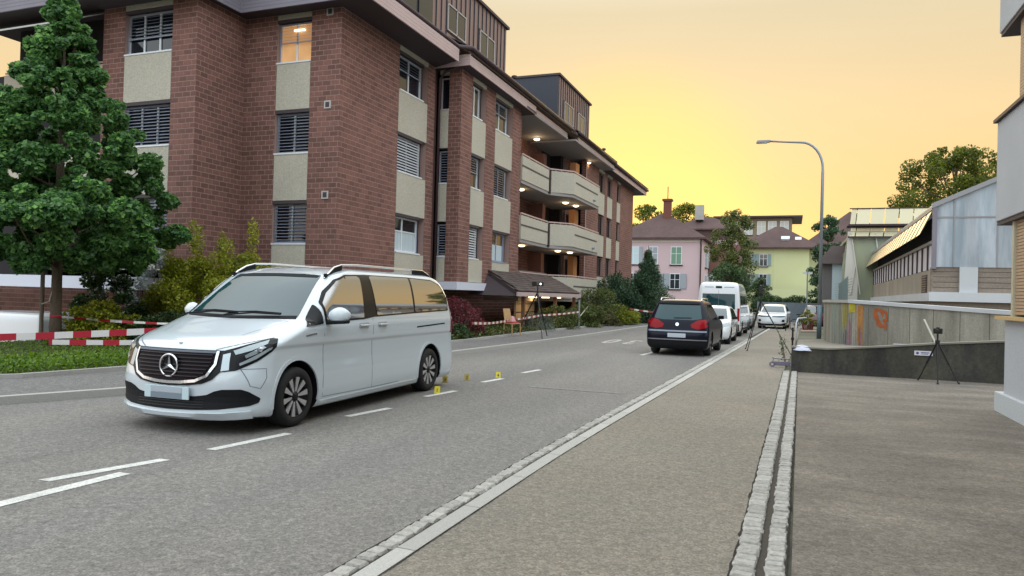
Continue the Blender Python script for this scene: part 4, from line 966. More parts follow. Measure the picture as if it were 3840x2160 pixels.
def bush(name, label, cat, blobs, n, size, mat, stems=True, group=None, up=.25, base=None, extra=None, aspect=.7):
    B = np.array(blobs); c = base or (float(B[:, 0].mean()), float(B[:, 1].mean()), .14)
    t = thing(name, label, cat, c, 0, group)
    P, d = blob_points(blobs, n)
    P = P[P[:, 2] > c[2]]
    o = link('foliage', leaf_mesh('foliage', P, size, mat, up=up, aspect=aspect), t, True); o['kind'] = 'stuff'
    if extra:
        P2, d2 = blob_points(blobs, extra[0], .1); P2 = P2[P2[:, 2] > extra[3] if len(extra) > 3 else P2[:, 2] > c[2]]
        o = link('flowers', leaf_mesh('flowers', P2, extra[1], extra[2]), t, True); o['kind'] = 'stuff'
    if stems:
        m = MB()
        for b in random.sample(list(blobs), min(len(blobs), 14)):
            p0 = Vector((c[0] + (b[0] - c[0]) * .25, c[1] + (b[1] - c[1]) * .25, c[2] - .05)); p1 = Vector(b[:3])
            m.tube([p0, (p0 + p1) / 2 + Vector((random.uniform(-.05, .05), random.uniform(-.05, .05), .05)), p1], [.022, .015, .006], 5)
        part('stems', m, MT_BARK, t, wc=True)
    return t
def tree(name, label, cat, base, blobs, n, size, mat, trunk_r, trunk_top, group=None, limbs=16, leafobj=0, lean=(0, 0), up=.2, aspect=.7):
    t = thing(name, label, cat, base, 0, group)
    P, d = blob_points(blobs, n)
    o = link('crown', leaf_mesh('crown', P, size, mat, up=up, outward=d * .35, aspect=aspect), t, True); o['kind'] = 'stuff'
    m = MB(); b0 = Vector(base); top = Vector((base[0] + lean[0], base[1] + lean[1], trunk_top))
    m.tube([b0 - Vector((0, 0, .1)), b0 + (top - b0) * .12, b0 + (top - b0) * .5, top], [trunk_r * 1.25, trunk_r, trunk_r * .75, trunk_r * .18], 12); part('trunk', m, MT_BARK, t, wc=True, smooth=True)
    m = MB()
    hi = [b for b in blobs if b[2] > base[2] + (trunk_top - base[2]) * .38] or list(blobs)
    for b in random.sample(hi, min(limbs, len(hi))):
        e = Vector(b[:3]); f = max(.25, min(.9, (e.z - base[2]) / (trunk_top - base[2]) - .18)); s = b0 + (top - b0) * f
        mid = (s + e) / 2 + Vector((0, 0, -.1 * (e - s).length)); m.tube([s, mid, e], [trunk_r * .38 * (1 - f * .6), trunk_r * .22, .012], 6)
    part('limbs', m, MT_BARK, t, wc=True, smooth=True)
    if leafobj:
        P2, d2 = blob_points(blobs, leafobj, .05)
        keys = []
        for k in range(8):
            me = leaf_mesh('leaf', np.zeros((1, 3)), size, mat); keys.append(me)
        for p in P2:
            lo = link('leaf', random.choice(keys), t); lo.location = Vector(p) - Vector(base); lo.rotation_euler = (random.uniform(-.8, .8), random.uniform(-.8, .8), random.uniform(0, 6.28))
    return t

# maple on the lawn at the left
bl = []
r = random.Random(11)
cxm, cym = -15.9, 12.0
def prof_m(z):
    zs = [1.7, 2.2, 2.8, 3.5, 4.3, 5.2, 6.1, 7.0, 7.7, 8.3]; rs = [.8, 2.0, 2.75, 2.4, 2.05, 1.6, 1.0, .6, .35, .12]
    return float(np.interp(z, zs, rs))
for i in range(640):
    z = 1.95 + 6.2 * r.random() ** 1.15; a = r.uniform(0, 6.283); q = prof_m(z) * (.30 + .72 * r.random() ** .55); s = r.uniform(.10, .36) * (.45 + .55 * prof_m(z) / 2.6)
    bl.append((cxm + q * math.cos(a), cym + q * math.sin(a), z, s, s, s * .8))
tree('maple_tree', 'dense green maple tree standing on the lawn left of the white van', 'tree', (cxm + .05, cym, .14), bl, 115000, .112, LF_MAPLE, .115, 7.4, limbs=26, leafobj=290, up=.35, aspect=.85)
stk = thing('tree_stake', 'thin wooden stake tied beside the maple trunk', 'stake', (cxm - .28, cym - .1, .1))
m = MB(); m.tube([(0, 0, -.1), (0.0, 0, 2.3)], .045, 8); part('post', m, M('weathered_stake', (.16, .13, .10), .9), stk); m = MB(); m.tube([(0, 0, 1.95), (.33, .1, 1.7), (.30, -.05, 1.05), (0, -.02, .98)], .014, 5); part('rope', m, M('tie_rope', (.5, .47, .38), .9), stk)
# shrubs behind the lawn
bush('yellow_green_shrub', 'tall yellow green shrub with upright shoots between the maple and the white van roof', 'shrub', crown_blobs((-15.1, 15.2, .1), 1.35, 2.2, 60, 'bush', seed=2) + crown_blobs((-13.7, 15.7, .1), 1.2, 2.3, 50, 'bush', seed=5) + [(-15.2 + .35 * i, 15.2 + .2 * (i % 3), 1.6 + .25 * (i % 3), .35, .35, .5) for i in range(7)] + [(-15.6 + .5 * i, 15.0 + .3 * (i % 2), 2.4 + .35 * ((i * 7) % 4) * .5, .16, .16, .5) for i in range(6)], 52000, .085, LF_OLIVE, base=(-14.6, 15.3, .14), aspect=.5)
bush('yellow_green_shrub', 'lower yellow green shrub behind the tape right of the maple trunk', 'shrub', crown_blobs((-15.55, 12.95, .1), .95, 1.0, 44, 'bush', seed=6), 11000, .075, LF_OLIVE, base=(-15.55, 12.95, .14))
bush('white_flowering_shrub', 'dark leaved shrub with white blossoms against the brick tower', 'shrub', crown_blobs((-16.8, 14.2, .1), .95, 1.85, 50, 'bush', seed=8), 13000, .08, LF_DARK, base=(-16.8, 14.2, .14), extra=(520, .085, LF_WHITE))
bush('silver_shrub', 'silvery white leaved shrub between the flowering shrub and the yellow green shrub', 'shrub', crown_blobs((-17.0, 15.6, 1.1), .75, 1.9, 34, 'bush', seed=9), 6500, .065, leafmat('silver_leaves', (.30, .36, .32), .5, (.5, .56, .55), .2), base=(-17.0, 15.6, .14))
bush('dark_shrub', 'dark green shrub at the foot of the maple trunk', 'shrub', crown_blobs((-16.1, 12.5, .1), .32, .45, 14, 'bush', seed=10), 1200, .06, LF_DARK, base=(-16.1, 12.5, .14))
bush('dark_shrub', 'dark green shrub in front of the flowering shrub, behind the tape', 'shrub', crown_blobs((-14.2, 13.9, .1), 1.0, .8, 34, 'bush', seed=12), 7000, .08, LF_DARK, base=(-14.2, 13.9, .14))
# ground cover strip along the left pavement
def strip_points(poly_l, poly_r, n, zt, z0=.15):
    ys_ = RNG.uniform(poly_l[0][1], poly_l[-1][1], n)
    xl = np.interp(ys_, [p[1] for p in poly_l], [p[0] for p in poly_l]); xr = np.interp(ys_, [p[1] for p in poly_r], [p[0] for p in poly_r])
    u = RNG.random(n)
    return np.stack([xl + (xr - xl) * u, ys_, z0 + zt * RNG.random(n)], 1)
gl = [(-26, -1.0), (-19.5, 2.4), (-14.5, 6.3), (-13.0, 7.84), (-12.5, 10.5), (-12.0, 14), (-11.6, 17)]
grr = [(-24.2, -1.0), (-17.7, 2.4), (-12.4, 6.3), (-11.2, 7.84), (-10.75, 10.5), (-10.15, 14), (-9.8, 17)]
P = strip_points(gl, grr, 34000, .20, .13)
o = link('ground_cover', leaf_mesh('ground_cover', P, .075, LF_GRASS, up=.2, aspect=.45)); props(o, 'bright green ground cover strip along the left pavement', 'ground cover', None, 'stuff')
P = strip_points([(-22, 3.0), (-17.4, 6.3), (-17.3, 10), (-17.3, 16)], [(-19.5, 3.0), (-14.6, 6.3), (-12.6, 10), (-11.7, 16)], 22000, .10, .14)
o = link('lawn', leaf_mesh('lawn', P, .06, LF_GRASS, up=.1, aspect=.3)); props(o, 'grass lawn under the maple', 'grass', None, 'stuff')

# planting right of the van, in front of the entrance
bush('red_leaved_shrub', 'dark red leaved shrub beside the rear of the white van', 'shrub', crown_blobs((-10.9, 22.6, .3), 1.05, 1.15, 34, 'bush', seed=21) + crown_blobs((-11.3, 24.6, .3), .8, .9, 24, 'bush', seed=22), 9000, .06, LF_RED, base=(-11.0, 23.2, .14))
bush('low_green_shrub', 'low green shrub under the red leaved shrub', 'shrub', crown_blobs((-10.3, 21.6, .05), .75, .5, 26, 'bush', seed=23), 5000, .07, LF_DARK, base=(-10.3, 21.6, .14))
bush('low_green_shrub', 'low olive shrub left of the wooden chair', 'shrub', crown_blobs((-10.6, 23.9, .05), .8, .45, 26, 'bush', seed=24), 4500, .06, LF_MID, base=(-10.6, 23.9, .14))
bush('lavender_bush', 'grey green lavender bush right of the wooden chair', 'bush', crown_blobs((-9.95, 28.9, .05), .9, .75, 34, 'bush', seed=25), 8000, .055, leafmat('lavender_leaves', (.09, .12, .10), .5, (.18, .22, .17), .2), base=(-9.95, 28.9, .14), aspect=.35)
bush('green_shrub', 'green mounded shrub under the canopy posts', 'shrub', crown_blobs((-10.0, 32.0, .05), 1.05, 1.05, 34, 'bush', seed=26), 7000, .07, LF_MID, base=(-10.0, 32.0, .14))
bush('green_shrub', 'broad olive shrub behind the grey post', 'shrub', crown_blobs((-9.7, 35.2, .05), 1.3, 1.15, 44, 'bush', seed=27), 9000, .08, LF_MID, base=(-9.7, 35.2, .14))
bush('green_shrub', 'tall olive shrub in front of the far wing', 'shrub', crown_blobs((-9.9, 39.4, .05), 1.9, 1.9, 54, 'bush', seed=28), 12000, .09, LF_MID, base=(-9.9, 39.4, .14))
bush('green_shrub', 'rust tinged low shrub at the kerb before the dark car', 'shrub', crown_blobs((-8.9, 37.4, .05), .8, .75, 26, 'bush', seed=29), 4500, .08, leafmat('rusty_leaves', (.12, .085, .035), .5, (.16, .17, .05)), base=(-8.9, 37.4, .14))
bush('green_shrub', 'yellow green low shrub next to the conifer, by the kerb', 'shrub', crown_blobs((-8.7, 40.0, .05), 1.2, 1.0, 34, 'bush', seed=30), 6500, .09, LF_OLIVE, base=(-8.7, 40.0, .14))
bush('green_shrub', 'big dark green shrub left of the conifer', 'shrub', crown_blobs((-9.9, 43.6, .05), 1.9, 2.9, 90, 'bush', seed=31), 20000, .10, LF_PINE, base=(-9.9, 44, .14))
cbl = crown_blobs((-8.15, 44.5, .2), 2.1, 4.2, 260, 'spire', br=.24, seed=33, dens=.35)
tree('conifer', 'dark green pointed conifer in front of the pink house', 'tree', (-8.15, 44.5, .1), cbl, 42000, .13, LF_PINE, .12, 4.8, aspect=.3, up=.0)
P = strip_points([(-13.8, 19.5), (-14.0, 26), (-13.8, 34), (-12, 48)], [(-9.6, 19.5), (-9.5, 26), (-9.45, 34), (-8.8, 48)], 16000, .18, .13)
o = link('bed_planting', leaf_mesh('bed_planting', P, .09, LF_MID, up=.2)); props(o, 'low planting filling the bed in front of the entrance', 'ground cover', None, 'stuff')

# ------------------------------------------------------------------ background houses
def hip(mb, x0, x1, y0, y1, z0, zr, ov, ridge=None, mi=0):
    x0 -= ov; x1 += ov; y0 -= ov; y1 += ov; cy = (y0 + y1) / 2; cx = (x0 + x1) / 2; w = x1 - x0; d = y1 - y0
    r = min(w, d) / 2
    if w >= d: R1, R2 = (x0 + r, cy, zr), (x1 - r, cy, zr)
    else: R1, R2 = (cx, y0 + r, zr), (cx, y1 - r, zr)
    v = [(x0, y0, z0), (x1, y0, z0), (x1, y1, z0), (x0, y1, z0), R1, R2, (x0, y0, z0 - .2), (x1, y0, z0 - .2), (x1, y1, z0 - .2), (x0, y1, z0 - .2)]
    if w >= d: f = [(0, 1, 5, 4), (1, 2, 5), (2, 3, 4, 5), (3, 0, 4)]
    else: f = [(0, 1, 4), (1, 2, 5, 4), (2, 3, 5), (3, 0, 4, 5)]
    mb.add(v, f + [(0, 6, 7, 1), (1, 7, 8, 2), (2, 8, 9, 3), (3, 9, 6, 0), (9, 8, 7, 6)], mi)
MT_RT = M('old_roof_tiles', (.085, .050, .048), .85, var=.2, vscale=.7, fine=.25, fscale=5)
MT_SHUT = M('grey_shutter', (.30, .33, .37), .7); MT_SHUTG = M('green_shutter', (.16, .28, .20), .7); MT_SHUTB = M('blue_shutter', (.22, .30, .32), .7)
MT_BGW = M('far_window', (.03, .04, .05), .08, ior=1.9)
def hwin(par, F, a, z, w, hh, shut=None, sw=None, closed=False, frame=MT_WHT, glass=MT_BGW):
    m = MB(); fbox(m, F, a - w / 2 - .08, a + w / 2 + .08, z - .08, z + hh + .08, -.02, .04); f = part('window', m, frame, par, wc=True)
    m = MB(); fbox(m, F, a - w / 2, a + w / 2, z, z + hh, .03, .05); part('pane', m, shut if closed else glass, f)
    m = MB(); fbox(m, F, a - .03, a + .03, z, z + hh, .05, .07); fbox(m, F, a - w / 2, a + w / 2, z + hh * .6, z + hh * .6 + .05, .05, .068); part('frame', m, frame, f)
    m = MB(); fbox(m, F, a - w / 2 - .2, a + w / 2 + .2, z - .2, z - .09, 0, .16); part('sill', m, MT_PIPE, f)
    if shut and not closed:
        sw = sw or w / 2
        for s in (-1, 1):
            m = MB(); c0 = a + s * (w / 2 + .08 + sw / 2); fbox(m, F, c0 - sw / 2, c0 + sw / 2, z - .03, z + hh + .03, .045, .10); part('shutter', m, shut, f)
    return f
# pink house
PH = thing('pink_house', 'pink rendered three storey house with a hipped brown tile roof and shutters', 'house', (-15, 93, 0))
MT_PINK = M('pink_render', (.56, .42, .44), .9, var=.05, vscale=.4)
m = MB(); m.box((-15.05, 93.5, 4.3), (10.3, 11, 8.9)); part('wall', m, MT_PINK, PH, wc=True)
m = MB(); hip(m, -20.2, -9.9, 88, 99, 8.9, 12.6, .55); rf = part('roof', m, MT_RT, PH, wc=True)
m = MB(); m.box((-14.6, 92, 12.7), (.9, .9, 2.4)); m.box((-14.6, 92, 13.9), (1.2, 1.2, .25)); m.tube([(-14.6, 92, 14), (-14.6, 92, 15.6)], .06, 6); part('chimney', m, M('chimney_brick', (.16, .06, .04), .9), rf)
m = MB(); m.tube([(-9.95, 87.9, 0), (-9.95, 87.9, 8.8)], .10, 6); part('downpipe', m, MT_PIPE, PH, wc=True)
FPH = P_((0, 88), (1, 0), (0, -1)); FPS = P_((-9.9, 0), (0, 1), (1, 0))
hwin(PH, FPH, -17.9, 5.75, 1.15, 2.0, MT_SHUT, .45, glass=M('far_pale_window', (.50, .62, .66), .5)); hwin(PH, FPH, -15.6, 5.75, 1.1, 2.0, MT_SHUT, closed=True); hwin(PH, FPH, -12.8, 5.75, 1.15, 2.0, MT_SHUTG, closed=True)
hwin(PH, FPH, -12.9, 2.85, 1.05, 1.7, MT_SHUT, .75); hwin(PH, FPH, -17.9, 2.85, 1.05, 1.7, MT_SHUT, .6); hwin(PH, FPH, -15.4, 2.85, 1.05, 1.7, MT_SHUT, .6); hwin(PH, FPH, -12.8, -.6, 1.2, 2.0, MT_SHUT, closed=True)
for z in (5.65, 2.7): hwin(PH, FPS, 93.0, z, 2.0, 1.9, MT_SHUTB, closed=True); hwin(PH, FPS, 96.5, z, 2.0, 1.9, MT_SHUTB, closed=True)
m = MB(); fbox(m, FPH, -20.2, -9.9, 8.35, 8.7, 0, .06); part('cornice', m, M('pale_cornice', (.62, .56, .52), .8), PH, wc=True)
H2 = thing('red_roof_annex', 'small house with a steep red tile roof and white wall behind the pink house', 'house', (-8.2, 97, 0))
m = MB(); m.box((-8.2, 99, 2.6), (3.4, 6, 5.2)); part('wall', m, M('annex_white', (.58, .60, .60), .8), H2, wc=True); m = MB(); m.hexa([(-10.3, 95.6, 5.1), (-6.2, 95.6, 5.1), (-6.2, 102, 5.1), (-10.3, 102, 5.1), (-10.3, 98, 8.8), (-6.2, 98, 8.8), (-6.2, 99, 8.8), (-10.3, 99, 8.8)]); part('roof', m, M('red_tiles', (.13, .055, .045), .85, var=.2, vscale=1), H2, wc=True)
hwin(H2, P_((0, 96), (1, 0), (0, -1)), -8.3, 2.0, .9, 1.6, MT_SHUT, .4)
H3 = thing('pink_rear_house', 'pale pink house with a long low roof and chimney rising behind the pink house', 'house', (-11.5, 112, 0))
m = MB(); m.box((-12.2, 114, 5.2), (9.5, 8, 10.4)); part('wall', m, MT_PINK, H3, wc=True); m = MB(); hip(m, -17, -7.4, 110, 118, 12.0, 14.2, .4); m.box((-12.2, 114, 11.2), (9.6, 8.1, 1.6)); part('roof', m, MT_RT, H3, wc=True)
m = MB(); m.box((-13.0, 112, 14.6), (1.2, 1.2, 2.2)); part('chimney', m, MT_CONC, H3, wc=True)
# flat roofed block behind the trees
H4 = thing('apartment_block', 'flat roofed brown apartment block with tall pale windows above the trees', 'building', (-3.5, 150, 0))
m = MB(); m.box((-6.8, 156, 8.9), (13.6, 12, 17.8)); part('wall', m, M('brown_block_wall', (.22, .17, .12), .9), H4, wc=True); m = MB(); m.box((-6.4, 156, 18.0), (16.5, 14, .35)); part('roof', m, MT_PIPE, H4, wc=True)
FH4 = P_((0, 150), (1, 0), (0, -1))
for a in (-12.2, -10.2, -8.0, -5.6, -3.6, -1.4): hwin(H4, FH4, a, 14.6, 1.4, 2.5, glass=M('far_pale_glass', (.5, .5, .46), .4) if a == -12.2 else bpy.data.materials['far_pale_glass'])
# yellow house
YH = thing('yellow_house', 'pale yellow green house with brown hipped roof and shutters closing the street', 'house', (-1, 118, 0))
MT_YEL = M('yellow_render', (.54, .56, .32), .9, var=.05, vscale=.3)
m = MB(); m.box((-2.3, 120, 4.6), (9.5, 9.5, 10.0)); part('wall', m, MT_YEL, YH, wc=True)
m = MB(); m.prism([(-2.45, 115.2), (3.3, 117.6), (3.3, 125), (-2.45, 125)], -.2, 9.62); part('wall', m, MT_YEL, YH, wc=True)
m = MB(); hip(m, -7.4, 3.6, 115, 125, 9.65, 13.2, .6); rf = part('roof', m, MT_RT, YH, wc=True)
m = MB(); m.box((-.9, 116.4, 11.1), (1.2, .8, .3), rot=Matrix.Rotation(R(35), 3, 'X')); m.box((.9, 116.6, 11.0), (.9, .8, .3), rot=Matrix.Rotation(R(35), 3, 'X')); part('skylight', m, M('skylight_glass', (.6, .62, .62), .3), rf)
FY = P_((0, 115.2), (1, 0), (0, -1))
for a, s in ((-6.2, .5), (-3.9, .5)):
    for z in (6.9, 3.9): hwin(YH, FY, a, z, 1.0, 1.7, MT_SHUTB, s)
FY2 = P_((-2.45, 115.1), (.923, .385), (.385, -.923))
for z in (6.9, 3.7): hwin(YH, FY2, 3.0, z, 1.1, 1.7, MT_SHUTB, .6)
m = MB(); m.box((.8, 112, 1.6), (7.0, 4.0, 3.6)); part('garage', m, MT_YEL, YH, wc=True)
H6 = thing('brown_roof_house', 'large house with a broad brown roof rising behind the lamp post', 'house', (8, 132, 0))
m = MB(); m.box((9.0, 136, 5.2), (12, 10, 11.8)); part('wall', m, MT_YEL, H6, wc=True); m = MB(); hip(m, 2.6, 15.6, 129, 142, 11.2, 17.2, .8); part('roof', m, MT_RT, H6, wc=True)
m = MB(); m.box((8.5, 120, 7.4), (6, 6, 4.4)); part('annex_wall', m, MT_SOFF, H6, wc=True); m = MB(); hip(m, 5.6, 11.6, 117, 123, 9.6, 12.0, .6); part('annex_roof', m, MT_RT, H6, wc=True)
m = MB(); m.box((6.2, 128, 14.2), (1.0, 1.0, 2.4)); part('chimney', m, MT_CONC, H6, wc=True)
# garden wall across the end of the street, hedge above it
b = MB(); b.box((1.0, 62, .78), (7.0, .3, 1.55)); props(part('street_end_wall', b, M('slate_blue_wall', (.16, .20, .23), .8, var=.1)), 'slate grey garden wall across the end of the street', 'wall')
b = MB(); b.box((-16, 66.5, .6), (24, .3, 1.2)); props(part('garden_wall_far', b, MT_CONC), 'long concrete wall in front of the pink house', 'wall')
bush('hedge', 'clipped hedge on the slate grey wall at the end of the street', 'hedge', [(x, 62.8, 1.6 + .15 * math.sin(x * 3), .6, .5, .45) for x in np.arange(-2.2, 4.2, .5)], 9000, .12, LF_DARK, base=(1, 62.8, .1))
# trees at the end of the street
def rtree(label, x, y, z0, hh, rad, n, size, mat, seed, shape='round', tr=.2, name='tree', dens=.3, br=.3, nb=90):
    return tree(name, label, 'tree', (x, y, 0), crown_blobs((x, y, z0), rad, hh, nb, shape, br=br, seed=seed, dens=dens), n, size, mat, tr, z0 + hh * .8, limbs=26, up=.1)
rtree('tall airy birch like tree left of the yellow house', -5.2, 72, 1.8, 8.4, 2.15, 16000, .16, LF_MID, 41, tr=.16, nb=110, br=.24)
rtree('darker bushy tree under the airy tree', -5.2, 68, .6, 4.2, 1.9, 12000, .16, LF_DARK, 42, tr=.12)
rtree('small dark tree in front of the yellow house wall', -2.5, 66, .4, 3.2, .95, 5000, .14, LF_DARK, 43, tr=.08)
rtree('large dark yew tree behind the lamp post', 3.4, 78, 1.0, 9.2, 1.9, 14000, .2, LF_PINE, 44, tr=.2)
rtree('broad backlit tree rising above the greenhouse roof', 11.2, 62, 6.3, 6.9, 4.3, 23000, .19, LF_TREE, 45, tr=.3, nb=120, br=.17, dens=.25)
rtree('feathery tree behind the pink house chimney, left of it', -24.5, 130, 10.5, 7.6, 4.4, 8000, .32, LF_TREE, 46, tr=.3, nb=80, br=.2)
rtree('round tree behind the pink house chimney, right of it', -17.3, 130, 10.5, 7.6, 3.6, 9000, .32, LF_TREE, 47, tr=.3)
rtree('small conifer tip above the far greenhouse', 5.3, 70, 6.8, 3.2, .5, 1200, .14, LF_PINE, 48, 'spire', tr=.08, nb=24)
# ------------------------------------------------------------------ vehicles
def pchip(xs, ys, q):
    xs = np.array(xs, float); ys = np.array(ys, float)
    h_ = np.diff(xs); d = np.diff(ys) / h_
    m = np.zeros(len(xs))
    for i in range(1, len(xs) - 1):
        if d[i - 1] * d[i] > 0: m[i] = 2 * d[i - 1] * d[i] / (d[i - 1] + d[i])
    m[0] = d[0]; m[-1] = d[-1]
    k = np.clip(np.searchsorted(xs, q) - 1, 0, len(xs) - 2)
    t = (q - xs[k]) / h_[k]
    return (2*t**3-3*t**2+1)*ys[k] + (t**3-2*t**2+t)*h_[k]*m[k] + (-2*t**3+3*t**2)*ys[k+1] + (t**3-t**2)*h_[k]*m[k+1]

def car_body(keys, pf=2.3, pr=3.0, sub=7, nf=22, nside=44, nr=16, axles=None, arch_r=.41, wheel_z=.34, arch_depth=.30, name='body', mats=None, tumble=None):
    """keys: rows (z, xf, df, xr, dr, w) from the sill up over the hood and screen to the middle of the roof"""
    K = np.array(keys, float); n = len(K)
    q = np.linspace(0, n - 1, (n - 1) * sub + 1)
    C = [pchip(np.arange(n), K[:, j], q) for j in range(6)]
    vs = []; L = None
    for z, xf, df, xr, dr, w in zip(*C):
        half = []
        df = min(df, (xr - xf) * .49); dr = min(dr, (xr - xf) * .49); w = max(w, .004)
        for i in range(nf):
            th = (i / nf) * math.pi / 2
            y = w * math.sin(th) ** (2 / pf) ; x = xf + df * (1 - math.cos(th) ** (2 / pf))
            half.append((x, y))
        for i in range(nside):
            u = i / nside; x = xf + df + (xr - dr - xf - df) * u
            half.append((x, w))
        for i in range(nr + 1):
            th = (1 - i / nr) * math.pi / 2
            y = w * math.sin(th) ** (2 / pr); x = xr - dr * (1 - math.cos(th) ** (2 / pr))
            half.append((x, y))
        loop = half + [(x, -y) for x, y in half[-2:0:-1]]
        L = len(loop)
        vs += [(x, y, z) for x, y in loop]
    nrow = len(q); fs = []
    for i in range(nrow - 1):
        for k in range(L): fs.append((i * L + k, i * L + (k + 1) % L, (i + 1) * L + (k + 1) % L, (i + 1) * L + k))
    fs.append(tuple(range(L - 1, -1, -1))); fs.append(tuple((nrow - 1) * L + k for k in range(L)))
    me = bpy.data.meshes.new(name); me.from_pydata(vs, [], fs)
    for m in mats: me.materials.append(m)
    me.validate()
    full = BVHTree.FromPolygons([Vector(v) for v in vs], fs)
    if axles:
        ob = bpy.data.objects.new('tmp_body', me); COL.objects.link(ob)
        cut = MB(); wmax = K[:, 5].max()
        for ax in axles:
            for s in (1, -1):
                y0 = s * (wmax - arch_depth); y1 = s * (wmax + .3)
                prof = [(0.0005, min(y0, y1)), (arch_r, min(y0, y1)), (arch_r, max(y0, y1)), (0.0005, max(y0, y1))]
                cut.lathe(prof, 48, 'Y', (ax, 0, wheel_z))
                # leg down so the arch opens at the sill
                cut2 = None
        cm = cut.mesh('tmp_cut', mats[0])
        bm = bmesh.new(); bm.from_mesh(cm); bmesh.ops.remove_doubles(bm, verts=bm.verts, dist=.0012); bmesh.ops.recalc_face_normals(bm, faces=bm.faces); bm.to_mesh(cm); bm.free()
        oc = bpy.data.objects.new('tmp_cut', cm); COL.objects.link(oc)
        md = ob.modifiers.new('b', 'BOOLEAN'); md.object = oc; md.operation = 'DIFFERENCE'; md.solver = 'EXACT'
        dg = bpy.context.evaluated_depsgraph_get(); dg.update()
        new = bpy.data.meshes.new_from_object(ob.evaluated_get(dg))
        bpy.data.objects.remove(ob); bpy.data.objects.remove(oc)
        if len(new.polygons) > 100: me = new
        me.name = name
        for p in me.polygons:
            c = p.center
            for ax in axles:
                rr = math.hypot(c.x - ax, c.z - wheel_z)
                if rr < arch_r + .012 and abs(c.y) < wmax - .012 and (rr < arch_r - .01 or abs(p.normal.y) < .5) and abs(c.y) > wmax - arch_depth - .02:
                    inward = Vector((c.x - ax, 0, c.z - wheel_z)).normalized().dot(p.normal)
                    if inward < -.6 or abs(p.normal.y) > .9 and rr < arch_r - .02: p.material_index = 1
    for p in me.polygons:
        p.use_smooth = True
        if p.normal.z < -.9: p.material_index = 1
    smooth_by_angle(me, 38)
    return me, full

def densify(poly, step):
    out = []
    n = len(poly)
    for i in range(n):
        a = Vector(poly[i]); b = Vector(poly[(i + 1) % n]); k = max(1, int((b - a).length / step))
        for j in range(k): out.append(a + (b - a) * j / k)
    return out
def round_poly(poly, r, seg=4):
    out = []; n = len(poly)
    for i in range(n):
        p0, p, p2 = Vector(poly[i - 1]), Vector(poly[i]), Vector(poly[(i + 1) % n])
        a = (p0 - p); b = (p2 - p); rr = min(r, a.length * .45, b.length * .45)
        s = p + a.normalized() * rr; e = p + b.normalized() * rr
        for k in range(seg + 1):
            t = k / seg; out.append(s * (1 - t) ** 2 + p * 2 * t * (1 - t) + e * t ** 2)
    return out
def patch(bvh, poly, view, off=.006, step=.05, thick=.012, rnd=0.0, mb=None, mi=0, flip=False):
    """view: 'L' (+y side), 'R' (-y side), 'F' (front), 'B' (back), 'T' top, or a yaw angle for an oblique view. poly in (horizontal, z)"""
    if rnd: poly = round_poly(poly, rnd)
    b = densify([tuple(p) for p in poly], step); n = len(b)
    xs = [p[0] for p in b]; ys = [p[1] for p in b]
    pts = list(b)
    from mathutils.geometry import intersect_point_tri_2d
    x = min(xs) + step / 2
    def inside(px, py):
        c = False; j = n - 1
        for i in range(n):
            if ((b[i][1] > py) != (b[j][1] > py)) and (px < (b[j][0] - b[i][0]) * (py - b[i][1]) / (b[j][1] - b[i][1]) + b[i][0]): c = not c
            j = i
        return c
    while x < max(xs):
        y = min(ys) + step / 2
        while y < max(ys):
            if inside(x, y):
                dm = min((px - x) ** 2 + (py - y) ** 2 for px, py in b)
                if dm > (step * .45) ** 2: pts.append(Vector((x, y)))
            y += step
        x += step
    r = delaunay_2d_cdt([Vector(p) for p in pts], [(i, (i + 1) % n) for i in range(n)], [], 1, 1e-6)
    V2, F2 = r[0], r[2]
    edges_b = {}
    for f in F2:
        for i in range(len(f)):
            e = (f[i], f[(i + 1) % len(f)]); edges_b[e] = 1
    border = [e for e in edges_b if (e[1], e[0]) not in edges_b]
    P = []; ok = []
    for p in V2:
        if view == 'L': o, d = Vector((p.x, 4, p.y)), Vector((0, -1, 0))
        elif view == 'R': o, d = Vector((p.x, -4, p.y)), Vector((0, 1, 0))
        elif view == 'F': o, d = Vector((-4, p.x, p.y)), Vector((1, 0, 0))
        elif view == 'B': o, d = Vector((12, p.x, p.y)), Vector((-1, 0, 0))
        elif view == 'T': o, d = Vector((p.x, p.y, 6)), Vector((0, 0, -1))
        else:
            a = view; d = Vector((math.cos(a), math.sin(a), 0)); sidev = Vector((-math.sin(a), math.cos(a), 0))
            o = sidev * p.x + Vector((0, 0, p.y)) - d * 6
        hit, nn, idx, dist = bvh.ray_cast(o, d)
        if hit is None: P.append(None); continue
        if nn.dot(d) > 0: nn = -nn
        P.append((hit, nn))
    mb = mb or MB(); idx = {}
    vs = []
    for i, q in enumerate(P):
        if q is None: continue
        idx[i] = len(vs); vs.append(q[0] + q[1] * off)
    fs = []
    cen = None
    for f in F2:
        if all(i in idx for i in f):
            t = tuple(idx[i] for i in f)
            a_, b_, c_ = vs[t[0]], vs[t[1]], vs[t[2]]
            nn = (b_ - a_).cross(c_ - a_)
            if nn.dot(P[f[0]][1]) < 0: t = t[::-1]
            fs.append(t)
    bn = {}
    for e in border:
        if e[0] in idx and e[1] in idx:
            for i in e:
                if i not in bn: bn[i] = len(vs); vs.append(P[i][0] + P[i][1] * (off - thick))
            fs.append((idx[e[0]], idx[e[1]], bn[e[1]], bn[e[0]]))
    mb.add(vs, fs, mi)
    return mb
